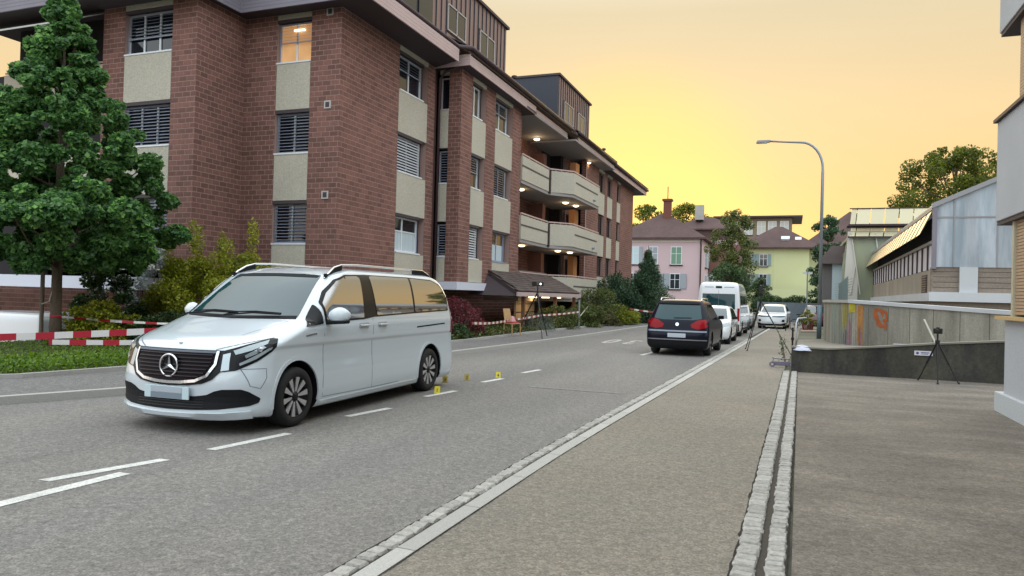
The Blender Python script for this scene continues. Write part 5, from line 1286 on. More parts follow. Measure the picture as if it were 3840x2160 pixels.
def strip(bvh, pts, wd, view, **k):
    """a thin band along a polyline in the view's plane"""
    off = k.get('off', .006); step = k.get('step', .05); thick = k.get('thick', .01)
    P = []
    for a, b in zip(pts[:-1], pts[1:]):
        a, b = Vector(a), Vector(b); n = max(1, int((b - a).length / step))
        P += [a.lerp(b, i / n) for i in range(n)]
    P.append(Vector(pts[-1])); mb = MB(); prev = None
    for i, p in enumerate(P):
        q0 = P[max(i - 1, 0)]; q1 = P[min(i + 1, len(P) - 1)]
        if (q1 - q0).length < 1e-6: q0 = p
        d = (q1 - q0).normalized(); nn = Vector((-d.y, d.x)) * wd / 2; row = []
        for q in (p + nn, p - nn):
            if view == 'L': o, dd = Vector((q.x, 4, q.y)), Vector((0, -1, 0))
            elif view == 'R': o, dd = Vector((q.x, -4, q.y)), Vector((0, 1, 0))
            elif view == 'F': o, dd = Vector((-4, q.x, q.y)), Vector((1, 0, 0))
            elif view == 'B': o, dd = Vector((12, q.x, q.y)), Vector((-1, 0, 0))
            else: o, dd = Vector((q.x, q.y, 6)), Vector((0, 0, -1))
            h_, n_, _, _ = bvh.ray_cast(o, dd)
            if h_ is None: row = None; break
            if n_.dot(dd) > 0: n_ = -n_
            row += [h_ + n_ * off, h_ + n_ * (off - thick)]
        if row and prev:
            mb.add(prev + row, [(0, 2, 6, 4), (2, 3, 7, 6), (1, 0, 4, 5)])
        prev = row
    return mb

def wheel(parent, x, y, r=.345, wd=.225, z=None, spokes=10, bright=True, name='wheel'):
    s = 1 if y > 0 else -1
    z = r if z is None else z
    t = MB(); hw = wd / 2; ri = r * .70
    prof = [(ri, -hw + .01), (ri + .02, -hw), (r - .035, -hw), (r - .01, -hw + .02), (r, -hw + .05), (r, hw - .05), (r - .01, hw - .02), (r - .035, hw), (ri + .02, hw), (ri, hw - .01)]
    t.lathe(prof, 40)
    w = part(name, t, [MT['tyre']], parent, smooth=True); w.location = (x, y, z)
    smooth_by_angle(w.data, 50)
    d = MB(); yo = s * (hw - .015)
    d.lathe([(ri + .004, yo), (ri - .012, yo + s * .004), (ri - .02, yo - s * .05), (.10, yo - s * .06), (.001, yo - s * .06)], 40)
    d.lathe([(.001, yo + s * .0), (.045, yo - s * .002), (.055, yo - s * .02), (.055, yo - s * .06)], 20)
    rm = part('rim', d, [MT['rim_dark']], w, smooth=True)
    sp = MB()
    for k in range(spokes):
        a = 2 * math.pi * (k + .25) / spokes; ca, sa = math.cos(a), math.sin(a)
        def P(rad, lat, dep): return (ca * rad - sa * lat, yo - s * dep, sa * rad + ca * lat)
        w0, w1 = (.011, .034) if spokes > 5 else (.03, .045)
        pr = [P(.06, -w0, .03), P(.06, w0, .03), P(ri - .012, w1, .012), P(ri - .012, -w1, .012), P(.06, -w0, .008), P(.06, w0, .008), P(ri - .012, w1, -.002), P(ri - .012, -w1, -.002)]
        sp.hexa(pr)
    o = part('rim_spokes', sp, [MT['rim_bright' if bright else 'rim_mid']], w)
    return w

MT = {}
def make_mats():
    MT['van_paint'] = M('white_van_paint', (.65, .72, .77), .16, coat=1.0, ior=1.5)
    MT['white_paint'] = M('white_car_paint', (.7, .72, .74), .25, coat=.8)
    MT['dark_paint'] = M('dark_blue_car_paint', (.004, .005, .014), .3, coat=.12, ior=1.25)
    MT['silver_paint'] = M('silver_car_paint', (.45, .47, .5), .28, metal=.4, coat=.8)
    MT['red_paint'] = M('dark_red_car_paint', (.10, .02, .025), .3, coat=.8)
    MT['black'] = M('black_trim', (.008, .009, .011), .7, ior=1.3)
    MT['rear_glass'] = M('rear_glass_teal', (.008, .045, .055), .04, ior=1.5)
    MT['black_gloss'] = M('gloss_black_trim', (.008, .009, .011), .25, ior=1.3)
    MT['tyre'] = M('tyre_rubber', (.018, .018, .019), .8)
    MT['rim_dark'] = M('dark_alloy', (.02, .02, .022), .35, metal=.6)
    MT['rim_bright'] = M('machined_alloy', (.62, .62, .63), .3, metal=.75)
    MT['rim_mid'] = M('grey_alloy', (.25, .25, .26), .35, metal=.7)
    MT['chrome'] = M('satin_chrome', (.75, .77, .8), .15, metal=1.0)
    MT['glass'] = M('tinted_glass', (.006, .010, .013), .03, ior=2.3)
    MT['screen'] = M('windscreen_glass', (.010, .045, .058), .03, ior=1.8)
    MT['side_glass'] = M('coated_side_glass', (.012, .016, .020), .03, ior=4.4)
    MT['lamp_glass'] = M('headlight_glass', (.30, .36, .38), .08, metal=.3, ior=1.8)
    MT['lamp_white'] = M('headlight_chrome', (.45, .52, .55), .2, metal=.5)
    MT['red_lamp'] = M('tail_light_red', (.26, .004, .008), .2, ior=1.3)
    MT['plate_grey'] = M('plate_grey', (.19, .24, .29), .5)
    MT['plate_light'] = M('plate_light_grey', (.42, .47, .52), .5)
    MT['plate_frame'] = M('plate_border', (.55, .68, .72), .4)
    MT['seam'] = M('panel_gap', (.16, .19, .22), .6)
VAN_KEYS = [
 # z,   xf,   df,  xr,  dr,  w
 (.17, .06, .60, 5.36, .16, .93),
 (.20, -.03, .62, 5.41, .15, .952),
 (.27, -.05, .60, 5.43, .15, .975),
 (.40, -.02, .56, 5.44, .15, .985),
 (.55, -.03, .52, 5.44, .15, .985),
 (.75, .01, .50, 5.43, .15, .972),
 (.90, .06, .50, 5.42, .15, .970),
 (.96, .12, .52, 5.42, .15, .988),
 (1.03, .28, .55, 5.41, .15, .992),
 (1.12, .58, .50, 5.40, .15, .992),
 (1.20, .84, .42, 5.385, .16, .980),
 (1.235, .95, .40, 5.38, .16, .974),
 (1.29, 1.04, .38, 5.37, .16, .962),
 (1.45, 1.27, .33, 5.33, .17, .932),
 (1.60, 1.48, .29, 5.27, .18, .896),
 (1.71, 1.65, .25, 5.20, .20, .862),
 (1.79, 1.80, .22, 5.12, .22, .826),
 (1.84, 1.98, .22, 5.02, .26, .785),
 (1.875, 2.15, .28, 4.90, .32, .71),
 (1.90, 2.4, .30, 4.7, .40, .52),
 (1.91, 2.8, .30, 4.4, .40, .28),
 (1.914, 3.2, .2, 3.9, .2, .03)]
VAN_ORIGIN = Vector((-5.33, 7.04, 0.0))
# ------------------------------------------------------------------ the white van
make_mats()
def both(fn):
    for s in ('L', 'R'): fn(s, 1 if s == 'L' else -1)
VAN = thing('white_van', 'clean white passenger van with a chrome star on its grille, standing in the road', 'van', (-6.276, 6.110, 0), R(91.816))
me, bv = car_body(VAN_KEYS, mats=[MT['van_paint'], MT['black']], axles=[.9, 4.46], arch_r=.425, wheel_z=.345, arch_depth=.30)
body = link('body', me, VAN)
def vp(name, poly, view, mat, off=.006, step=.06, rnd=0, parent=None, label=None, thick=.014, bvh=None):
    if isinstance(view, float) and False: pass
    mb = patch(bvh or bv, poly, view, off=off, step=step, rnd=rnd, thick=thick)
    return part(name, mb, mat, parent or VAN, smooth=False, label=label)
def smooth_part(o):
    o.data.polygons.foreach_set('use_smooth', [True] * len(o.data.polygons)); smooth_by_angle(o.data, 35); return o
# windscreen
ws = smooth_part(vp('windscreen', [(-.80, 1.245), (-.645, 1.775), (-.4, 1.79), (0, 1.795), (.4, 1.79), (.645, 1.775), (.80, 1.245), (.4, 1.235), (0, 1.23), (-.4, 1.235)], 'F', MT['screen'], rnd=.03, off=.004))
b = MB(); strip_ = patch(bv, [(-.62, 1.745), (-.635, 1.775), (-.4, 1.79), (0, 1.795), (.4, 1.79), (.635, 1.775), (.62, 1.745), (0, 1.76)], 'F', off=.007, step=.05); part('sun_band', strip_, MT['black'], ws)
strip_ = patch(bv, [(-.80, 1.235), (-.78, 1.27), (0, 1.252), (.78, 1.27), (.80, 1.235), (0, 1.222)], 'F', off=.007, step=.05); part('scuttle', strip_, MT['black'], ws)
for y0, y1 in ((.05, -.62), (.62, .0)):
    m = MB(); m.tube([(.86, y0, 1.265), (.955, (y0 + y1) / 2, 1.30), (1.04, y1, 1.29)], .012, 6); m.tube([(.92, y0 * .9, 1.30), (1.0, (y0 + y1) / 2, 1.315), (1.05, y1, 1.30)], .009, 6); part('wiper', m, MT['black'], VAN)
def sidep(s, sg):
    P = lambda pts: pts
    band = [(1.44, 1.19), (1.43, 1.43), (1.585, 1.572), (1.83, 1.727), (2.07, 1.797), (2.6, 1.815), (3.9, 1.818), (4.72, 1.80), (4.98, 1.725), (5.16, 1.50), (5.15, 1.295), (3.9, 1.268), (2.62, 1.238), (2.35, 1.212)]
    w = smooth_part(vp('window_band', band, s, MT['black_gloss'], off=.005, step=.035, rnd=.03))
    for nme, poly in (('side_window', [(1.47, 1.22), (1.46, 1.42), (1.60, 1.55), (1.84, 1.705), (2.08, 1.775), (2.36, 1.785), (2.42, 1.76), (2.36, 1.235)]),
                      ('side_window', [(2.72, 1.26), (2.69, 1.79), (2.78, 1.80), (3.88, 1.80), (3.85, 1.285)]),
                      ('side_window', [(3.91, 1.288), (3.94, 1.80), (4.70, 1.78), (4.95, 1.71), (5.13, 1.49), (5.12, 1.315)]),
                      ('quarter_glass', [(1.05, 1.15), (1.37, 1.41), (1.39, 1.18)])):
        g_ = smooth_part(part(nme, patch(bv, poly, s, off=.011, step=.035, rnd=.025), MT['side_glass'] if nme == 'side_window' else MT['black_gloss'], VAN))
    for i, pts in enumerate(([(1.40, 1.17), (1.42, .9), (1.42, .30)], [(2.59, 1.22), (2.60, .8), (2.61, .28)], [(1.42, .285), (2.61, .27), (3.4, .27)])):
        part('panel_gap', strip(bv, pts, .007, s, off=.0015, step=.1, thick=.004), MT['seam'], VAN)
    part('slide_rail', strip(bv, [(3.93, 1.055), (4.97, 1.085)], .022, s, off=.002, step=.1, thick=.006), MT['black'], VAN)
    for x in (2.35, 2.85):
        rc = patch(bv, [(x - .13, 1.09), (x + .13, 1.09), (x + .13, 1.165), (x - .13, 1.165)], s, off=.002, step=.04, rnd=.035, thick=.004); o = part('door_handle', rc, MT['seam'] if False else MT['silver_paint'], VAN)
        m = MB(); m.hexa([(x - .10, sg * .985, 1.12), (x + .10, sg * .985, 1.12), (x + .10, sg * 1.03, 1.122), (x - .10, sg * 1.03, 1.122), (x - .10, sg * .985, 1.145), (x + .10, sg * .985, 1.145), (x + .10, sg * 1.03, 1.143), (x - .10, sg * 1.03, 1.143)]); part('handle_bar', m, MT['van_paint'], o, bevel=.008)
    part('side_badge', patch(bv, [(1.03, 1.035), (1.25, 1.055), (1.25, 1.075), (1.03, 1.058)], s, off=.004, step=.05), MT['chrome'], VAN)
    # sill
    part('sill_trim', patch(bv, [(1.36, .195), (4.02, .195), (4.02, .245), (1.36, .245)], s, off=.010, step=.15), MT['van_paint'], VAN)
    # wheel arch lip
    for ax in (.9, 4.46):
        pts = [(ax + .445 * math.cos(t), .345 + .445 * math.sin(t)) for t in np.linspace(-.2, math.pi + .2, 26)]
        pts = [p for p in pts if p[1] > .2]
        smooth_part(part('arch_lip', strip(bv, pts, .045, s, off=.007, step=.04, thick=.02), MT['van_paint'], VAN))
    # mirror
    m = MB(); n_ = 12
    rings = []
    for k in range(9):
        t = k / 8; wd = math.sin(math.pi * min(.97, .06 + .94 * t)) ** .5
        cy = sg * (1.00 + .27 * t); cz = 1.275 + .012 * t; rz_ = .105 * wd; rx_ = .065 * wd
        rings.append([(1.50 + .03 * t + rx_ * math.cos(2 * math.pi * j / n_), cy, cz + rz_ * math.sin(2 * math.pi * j / n_)) for j in range(n_)])
    vs = [v for r_ in rings for v in r_]; m.add(vs, [(i * n_ + j, i * n_ + (j + 1) % n_, (i + 1) * n_ + (j + 1) % n_, (i + 1) * n_ + j) for i in range(8) for j in range(n_)] + [tuple(range(n_)), tuple(8 * n_ + j for j in range(n_))])
    mi_ = part('mirror', m, MT['van_paint'], VAN, smooth=True)
    m = MB(); m.hexa([(1.44, sg * .97, 1.165), (1.56, sg * .97, 1.165), (1.57, sg * 1.25, 1.185), (1.45, sg * 1.25, 1.185), (1.44, sg * .97, 1.215), (1.56, sg * .97, 1.215), (1.57, sg * 1.26, 1.225), (1.45, sg * 1.26, 1.225)]); part('mirror_base', m, MT['black'], mi_, bevel=.015)
    # roof rail
    m = MB(); zr = lambda x: 0
    pts = []
    for x in (1.78, 1.88, 2.02, 2.2, 2.6, 3.2, 3.8, 4.3, 4.65, 4.86, 4.98):
        h_, nn, _, _ = bv.ray_cast(Vector((x, sg * .70, 4)), Vector((0, 0, -1)))
        lift = .068 * min(1, max(0, (x - 1.78) / .28)) * min(1, max(0, (4.98 - x) / .28)) + .005
        pts.append((x, sg * (.70 + (.02 if x < 2 else 0)), (h_.z if h_ else 1.86) + lift))
    m.tube(pts, .014, 8); part('roof_rail', m, MT['chrome'], VAN, smooth=True)
    for a, b_ in ((0, 3), (7, 10)):
        m = MB()
        for i in range(a, b_):
            p, q = Vector(pts[i]), Vector(pts[i + 1]); m.hexa([(p.x, p.y - .014, 1.80), (q.x, q.y - .014, 1.80), (q.x, q.y + .014, 1.80), (p.x, p.y + .014, 1.80), (p.x, p.y - .014, p.z - .004), (q.x, q.y - .014, q.z - .004), (q.x, q.y + .014, q.z - .004), (p.x, p.y + .014, p.z - .004)])
        part('rail_foot', m, MT['black'], VAN)
    # headlight
    k = 1 if sg < 0 else -1
    va = R(45) if sg < 0 else R(-45)
    out = [(-.470, .895), (-.74, .972), (-1.00, 1.035), (-1.075, 1.03), (-1.045, .945), (-1.0, .90), (-.834, .795), (-.62, .70), (-.43, .675)]
    hp = [(x * k, z) for x, z in out]
    if k < 0: hp = hp[::-1]
    hl = part('headlight', patch(bv, hp, va, off=.006, step=.04), MT['black_gloss'], VAN)
    def hpart(nm, pts, mt, off): 
        q = [(x * k, z) for x, z in pts]; q = q[::-1] if k < 0 else q
        part(nm, patch(bv, q, va, off=off, step=.03, thick=.006), mt, hl)
    hpart('daytime_lamp', [(-.500, .865), (-.575, .885), (-.56, .79), (-.555, .705), (-.475, .69)], MT['lamp_white'], .012)
    hpart('upper_glass', [(-.60, .905), (-.75, .955), (-.98, 1.015), (-.95, .975), (-.78, .91), (-.62, .865)], MT['lamp_glass'], .012)
    hpart('light_bar', [(-.66, .75), (-.82, .82), (-.99, .925), (-1.0, .945), (-.95, .93), (-.80, .85), (-.655, .775)], MT['lamp_white'], .012)
    hpart('projector', [(-.72, .83), (-.83, .875), (-.93, .94), (-.90, .955), (-.80, .905), (-.71, .86)], MT['lamp_glass'], .013)
    hpart('projector_ring', [(-.83, .885), (-.875, .89), (-.90, .93), (-.87, .94), (-.835, .92)], MT['chrome'], .017)
    # charging flap outline
    fl = [(-.81, .72), (-.93, .72), (-.92, .62), (-.87, .52), (-.80, .53), (-.775, .63), (-.78, .70)]
    f2 = [(-x * -1 * .9, z) for x, z in fl]
both(sidep)
fl = [(.165, .715), (.26, .718), (.37, .718), (.365, .62), (.30, .505), (.21, .535), (.185, .63), (.165, .715)]
part('charging_flap_gap', strip(bv, fl, .007, 'R', off=.0015, step=.03, thick=.004), MT['seam'], VAN)
# hood edges and seams
for sg in (1, -1):
    part('hood_gap', strip(bv, [(sg * .49, .915), (sg * .72, .985), (sg * .89, 1.04)], .010, 'F', off=.0015, step=.05, thick=.004), MT['seam'], VAN)
    part('hood_crease', strip(bv, [(.45, sg * .55), (.75, sg * .66), (1.0, sg * .76)], .012, 'T', off=.0012, step=.06, thick=.003), MT['silver_paint'], VAN)
# grille
gs = [(-.60, .905), (.60, .905), (.62, .78), (.60, .69), (.52, .60), (.42, .555), (.25, .53), (0, .522), (-.25, .53), (-.42, .555), (-.52, .60), (-.60, .69), (-.62, .78)]
vp('grille_surround', gs, 'F', MT['black_gloss'], off=.010, rnd=.02)
gi = [(-.515, .885), (.515, .885), (.505, .76), (.44, .645), (.33, .60), (.18, .582), (0, .577), (-.18, .582), (-.33, .60), (-.44, .645), (-.505, .76)]
gr = vp('grille', gi, 'F', M('grille_brown_black', (.010, .005, .008), .5, ior=1.2), off=.014, rnd=.02)
for i in range(7):
    z = .625 + i * .038; hw = float(np.interp(z, [.577, .60, .645, .76, .885], [.15, .33, .44, .505, .515])) - .02
    part('grille_bar', patch(bv, [(-hw, z - .006), (hw, z - .006), (hw, z + .006), (-hw, z + .006)], 'F', off=.030, step=.08, thick=.02), M('grille_bar', (.016, .010, .014), .35, ior=1.35) if i == 0 else bpy.data.materials['grille_bar'], gr)
smooth_part(part('grille_chrome', strip(bv, [(-.535, .89), (-.535, .76), (-.465, .635), (-.345, .583), (-.18, .563), (0, .557), (.18, .563), (.345, .583), (.465, .635), (.535, .76), (.535, .89)], .028, 'F', off=.028, step=.04, thick=.025), MT['chrome'], VAN))
part('grille_top', patch(bv, [(-.52, .872), (.52, .872), (.52, .892), (-.52, .892)], 'F', off=.024, step=.08), M('grille_top_grey', (.10, .12, .15), .3), gr)
# star
h_, nn, _, _ = bv.ray_cast(Vector((-3, 0, .735)), Vector((1, 0, 0)))
sx = h_.x - .045
em = thing('emblem', None, None); del_ = em
bpy.data.objects.remove(em)
m = MB(); n_ = 36; rr_, rt = .118, .011
m.add([(sx + rt * math.sin(2 * math.pi * j / 8), (rr_ + rt * math.cos(2 * math.pi * j / 8)) * math.sin(2 * math.pi * i / n_), .735 + (rr_ + rt * math.cos(2 * math.pi * j / 8)) * math.cos(2 * math.pi * i / n_)) for i in range(n_) for j in range(8)], [(i * 8 + j, i * 8 + (j + 1) % 8, ((i + 1) % n_) * 8 + (j + 1) % 8, ((i + 1) % n_) * 8 + j) for i in range(n_) for j in range(8)])
star = part('star_badge', m, MT['chrome'], VAN, smooth=True)
m = MB()
for i in range(3):
    a = 2 * math.pi * i / 3; ta = Vector((0, math.sin(a), math.cos(a))); na = Vector((0, math.cos(a), -math.sin(a))); c_ = Vector((sx, 0, .735))
    tip, l_, r_, f_, ce = c_ + ta * .118, c_ + na * .022 + ta * .012, c_ - na * .022 + ta * .012, c_ + Vector((-.018, 0, 0)), c_ + Vector((.01, 0, 0))
    m.add([tip, l_, r_, f_, ce], [(0, 1, 3), (0, 3, 2), (1, 4, 3), (2, 3, 4), (0, 4, 1), (0, 2, 4)])
part('star_spokes', m, MT['chrome'], star)
m = MB(); m.lathe([(.001, sx + .02), (.105, sx + .02), (.112, sx + .03)], 30, 'X', (0, 0, 0)); m.v = [(x, y, z + .735) for x, y, z in m.v]; part('star_back', m, MT['black_gloss'], star)
m = MB(); m.lathe([(.001, 0), (.022, 0), (.026, .006)], 14, 'Z', (.13, .0, .968)); part('hood_badge', m, MT['lamp_glass'], VAN)
# lower intake, lip, plate
li = [(-.93, .40), (-.86, .475), (-.80, .502), (-.62, .497), (-.54, .475), (-.46, .435), (-.32, .415), (.32, .415), (.46, .435), (.54, .475), (.62, .497), (.80, .502), (.86, .475), (.93, .40), (.92, .35), (.86, .32), (.60, .285), (.3, .272), (0, .268), (-.3, .272), (-.60, .285), (-.86, .32), (-.92, .35)]
it = vp('lower_intake', li, 'F', MT['black'], off=.006, rnd=.015)
for i in range(4):
    z = .30 + i * .028; part('intake_bar', patch(bv, [(-.44, z - .004), (.44, z - .004), (.44, z + .004), (-.44, z + .004)], 'F', off=.012, step=.1), MT['rim_dark'], it)
smooth_part(part('bumper_lip', patch(bv, [(-.86, .197), (-.6, .185), (0, .18), (.6, .185), (.86, .197), (.87, .272), (.6, .250), (0, .238), (-.6, .250), (-.87, .272)], 'F', off=.024, step=.05, thick=.035), MT['van_paint'], VAN))
pl = MB(); pl.box((-.055, 0, .447), (.016, .60, .135)); pp = part('number_plate', pl, MT['plate_frame'], VAN, bevel=.004)
pl = MB(); pl.box((-.0645, .0, .478), (.006, .42, .062)); part('plate_field', pl, MT['plate_light'], pp)
pl = MB(); pl.box((-.0645, .0, .414), (.006, .42, .056)); part('plate_field', pl, MT['plate_grey'], pp)
for x, sg in ((.9, 1), (.9, -1), (4.46, 1), (4.46, -1)):
    wheel(VAN, x, sg * .862, r=.345, wd=.235, z=.345, spokes=10)
m = MB(); m.box((2.7, 0, .30), (4.6, 1.45, .22)); part('underbody', m, MT['black'], VAN)
m = MB(); m.box((5.36, 0, .30), (.10, 1.7, .10)); part('rear_bumper_trim', m, MT['black'], VAN)
for sg in (1, -1): part('tail_light', patch(bv, [(5.22, .92), (5.36, .92), (5.33, 1.5), (5.2, 1.5)], 'L' if sg > 0 else 'R', off=.005, step=.06), MT['red_lamp'], VAN)

# ------------------------------------------------------------------ generic cars
def car(name, label, loc, rz, keys, paint, axles, wr, sides, fronts=(), backs=(), scale=1.0, rails=None, aw=.03, bright=False, pf=2.3, pr=3.0, group=None, wwd=.215):
    root = thing(name, label, 'car', loc, rz, group); root.scale = (scale,) * 3
    wmax = max(k[5] for k in keys)
    me, b = car_body(keys, mats=[paint, MT['black']], axles=axles, arch_r=wr + .06, wheel_z=wr, arch_depth=.28, sub=5, nf=14, nside=36, nr=14, pf=pf, pr=pr)
    link('body', me, root)
    for nm, poly, mt, off in sides:
        for s in ('L', 'R'): o = part(nm, patch(b, poly, s, off=off, step=.09, rnd=.02), mt, root); smooth_part(o)
    for nm, poly, mt, off in fronts: o = part(nm, patch(b, poly, 'F', off=off, step=.08, rnd=.012), mt, root); smooth_part(o)
    for nm, poly, mt, off in backs: o = part(nm, patch(b, poly, 'B', off=off, step=.08, rnd=.012), mt, root); smooth_part(o)
    for ax in axles:
        for sg in (1, -1): wheel(root, ax, sg * (wmax - wwd / 2 - aw), r=wr, wd=wwd, z=wr, spokes=5, bright=bright)
    if rails:
        for sg in (1, -1):
            m = MB(); m.tube([(rails[0], sg * rails[2], rails[3] - .05), (rails[0] + .15, sg * rails[2], rails[3]), (rails[1] - .15, sg * rails[2], rails[3]), (rails[1], sg * rails[2], rails[3] - .07)], .02, 8); part('roof_rail', m, MT['chrome'], root, smooth=True)
    return root, b
def sym(p): return p + [(-x, z) for x, z in p[::-1]]
SUV = [(.20, .12, .5, 4.30, .25, .82), (.28, .03, .5, 4.40, .25, .87), (.45, .0, .5, 4.43, .24, .90), (.60, .02, .48, 4.43, .24, .908), (.75, .05, .45, 4.39, .25, .908), (.90, .12, .5, 4.36, .25, .90), (.99, .35, .6, 4.34, .26, .89), (1.04, .75, .55, 4.32, .27, .88), (1.08, 1.05, .4, 4.30, .28, .865), (1.25, 1.35, .32, 4.20, .28, .80), (1.45, 1.72, .28, 4.06, .28, .73), (1.56, 1.95, .25, 3.98, .30, .68), (1.62, 2.2, .3, 3.92, .3, .62), (1.655, 2.5, .3, 3.7, .4, .45), (1.67, 2.9, .1, 3.3, .1, .03)]
sv, b = car('dark_suv', 'dark blue compact suv parked on the right with red tail lights and pale roof reflection', (-2.88, 24.95, 0), R(-90 - 1.0), SUV, MT['dark_paint'], [.88, 3.50], .335,
    [('window_band', [(1.55, 1.06), (2.0, 1.42), (2.35, 1.52), (3.4, 1.51), (3.82, 1.38), (3.98, 1.17), (3.9, 1.08)], MT['glass'], .005), ('arch_trim', [(1.35, .22), (3.05, .22), (3.05, .30), (1.35, .30)], MT['black'], .01)],
    [('windscreen', sym([(.70, 1.10), (.60, 1.50)])[::-1], MT['glass'], .005)],
    [('rear_window', [(-.69, 1.10), (-.60, 1.50), (.60, 1.50), (.69, 1.10), (.45, 1.06), (-.45, 1.06)], MT['rear_glass'], .005),
     ('roof_spoiler', [(-.60, 1.51), (-.57, 1.56), (.57, 1.56), (.60, 1.51)], MT['black'], .03),
     ('tail_light', [(.38, .93), (.58, 1.06), (.87, 1.09), (.90, .92), (.80, .84), (.60, .80), (.42, .84)], MT['red_lamp'], .012), ('tail_light', [(-.38, .93), (-.42, .84), (-.60, .80), (-.80, .84), (-.90, .92), (-.87, 1.09), (-.58, 1.06)], MT['red_lamp'], .012),
     ('chrome_strip', [(-.84, .71), (-.84, .755), (.84, .755), (.84, .71)], M('grey_strip', (.25, .28, .34), .3), .012),
     ('number_plate', [(-.26, .55), (-.26, .665), (.26, .665), (.26, .55)], MT['plate_light'], .015),
     ('lower_bumper', [(-.87, .22), (-.87, .44), (.87, .44), (.87, .22)], MT['black'], .014), ('bumper_line', [(-.86, .47), (-.86, .50), (.86, .50), (.86, .47)], MT['rim_mid'], .014),
     ('wiper', [(-.12, 1.10), (-.10, 1.12), (.40, 1.13), (.40, 1.115)], MT['black'], .02),
     ('badge', [(.05 * math.cos(t), .93 + .05 * math.sin(t)) for t in np.linspace(0, 5.8, 14)], MT['chrome'], .014)], scale=.955, rails=(2.2, 3.75, .60, 1.70), pr=3.2)
for sg in (1, -1):
    m = MB(); m.hexa([(1.62, sg * .88, 1.05), (1.72, sg * .88, 1.05), (1.74, sg * 1.06, 1.06), (1.64, sg * 1.06, 1.06), (1.62, sg * .88, 1.17), (1.72, sg * .88, 1.17), (1.74, sg * 1.05, 1.18), (1.64, sg * 1.05, 1.18)]); part('mirror', m, MT['dark_paint'], sv, bevel=.02)
SMALL = [(.20, .10, .45, 3.75, .25, .76), (.28, .02, .45, 3.84, .25, .80), (.45, .0, .45, 3.88, .25, .83), (.65, .05, .45, 3.88, .25, .84), (.80, .14, .5, 3.84, .25, .835), (.90, .40, .5, 3.80, .26, .82), (.96, .75, .45, 3.76, .28, .80), (1.15, 1.15, .32, 3.66, .30, .74), (1.35, 1.55, .28, 3.50, .30, .66), (1.45, 1.85, .28, 3.36, .34, .58), (1.49, 2.2, .28, 3.1, .3, .40), (1.50, 2.5, .1, 2.8, .1, .03)]
sm, b = car('small_white_car', 'small pale silver car parked between the dark suv and the white minibus', (-2.78, 27.15, 0), R(90 - 1.0), SMALL, MT['white_paint'], [.72, 3.20], .31,
    [('window_band', [(1.25, .98), (1.75, 1.33), (2.1, 1.40), (3.1, 1.36), (3.5, 1.18), (3.45, 1.0)], MT['glass'], .005)],
    [('windscreen', [(-.66, .98), (-.54, 1.38), (.54, 1.38), (.66, .98)], MT['screen'], .005), ('lower_grille', [(-.55, .30), (-.45, .50), (.45, .50), (.55, .30)], MT['black'], .01), ('headlight', [(.48, .66), (.55, .80), (.78, .86), (.80, .72)], MT['lamp_glass'], .01), ('headlight', [(-.48, .66), (-.80, .72), (-.78, .86), (-.55, .80)], MT['lamp_glass'], .01), ('number_plate', [(-.25, .52), (-.25, .62), (.25, .62), (.25, .52)], MT['plate_light'], .02)], [], scale=.93)
for sg in (1, -1):
    m = MB(); m.hexa([(1.35, sg * .80, .96), (1.45, sg * .80, .96), (1.47, sg * .99, .97), (1.37, sg * .99, .97), (1.35, sg * .80, 1.07), (1.45, sg * .80, 1.07), (1.47, sg * .98, 1.08), (1.37, sg * .98, 1.08)]); part('mirror', m, MT['black'], sm, bevel=.02)
BUS = [(.25, .10, .4, 5.85, .12, .95), (.35, .02, .4, 5.92, .12, .98), (.60, .0, .4, 5.94, .12, 1.0), (.95, .10, .4, 5.93, .12, 1.0), (1.15, .45, .45, 5.92, .12, .99), (1.25, .75, .4, 5.92, .12, .985), (1.7, 1.25, .35, 5.90, .14, .96), (2.1, 1.75, .35, 5.87, .16, .93), (2.35, 2.2, .35, 5.83, .18, .90), (2.50, 2.6, .35, 5.76, .22, .84), (2.57, 3.0, .3, 5.6, .3, .65), (2.59, 3.6, .1, 5.2, .1, .03)]
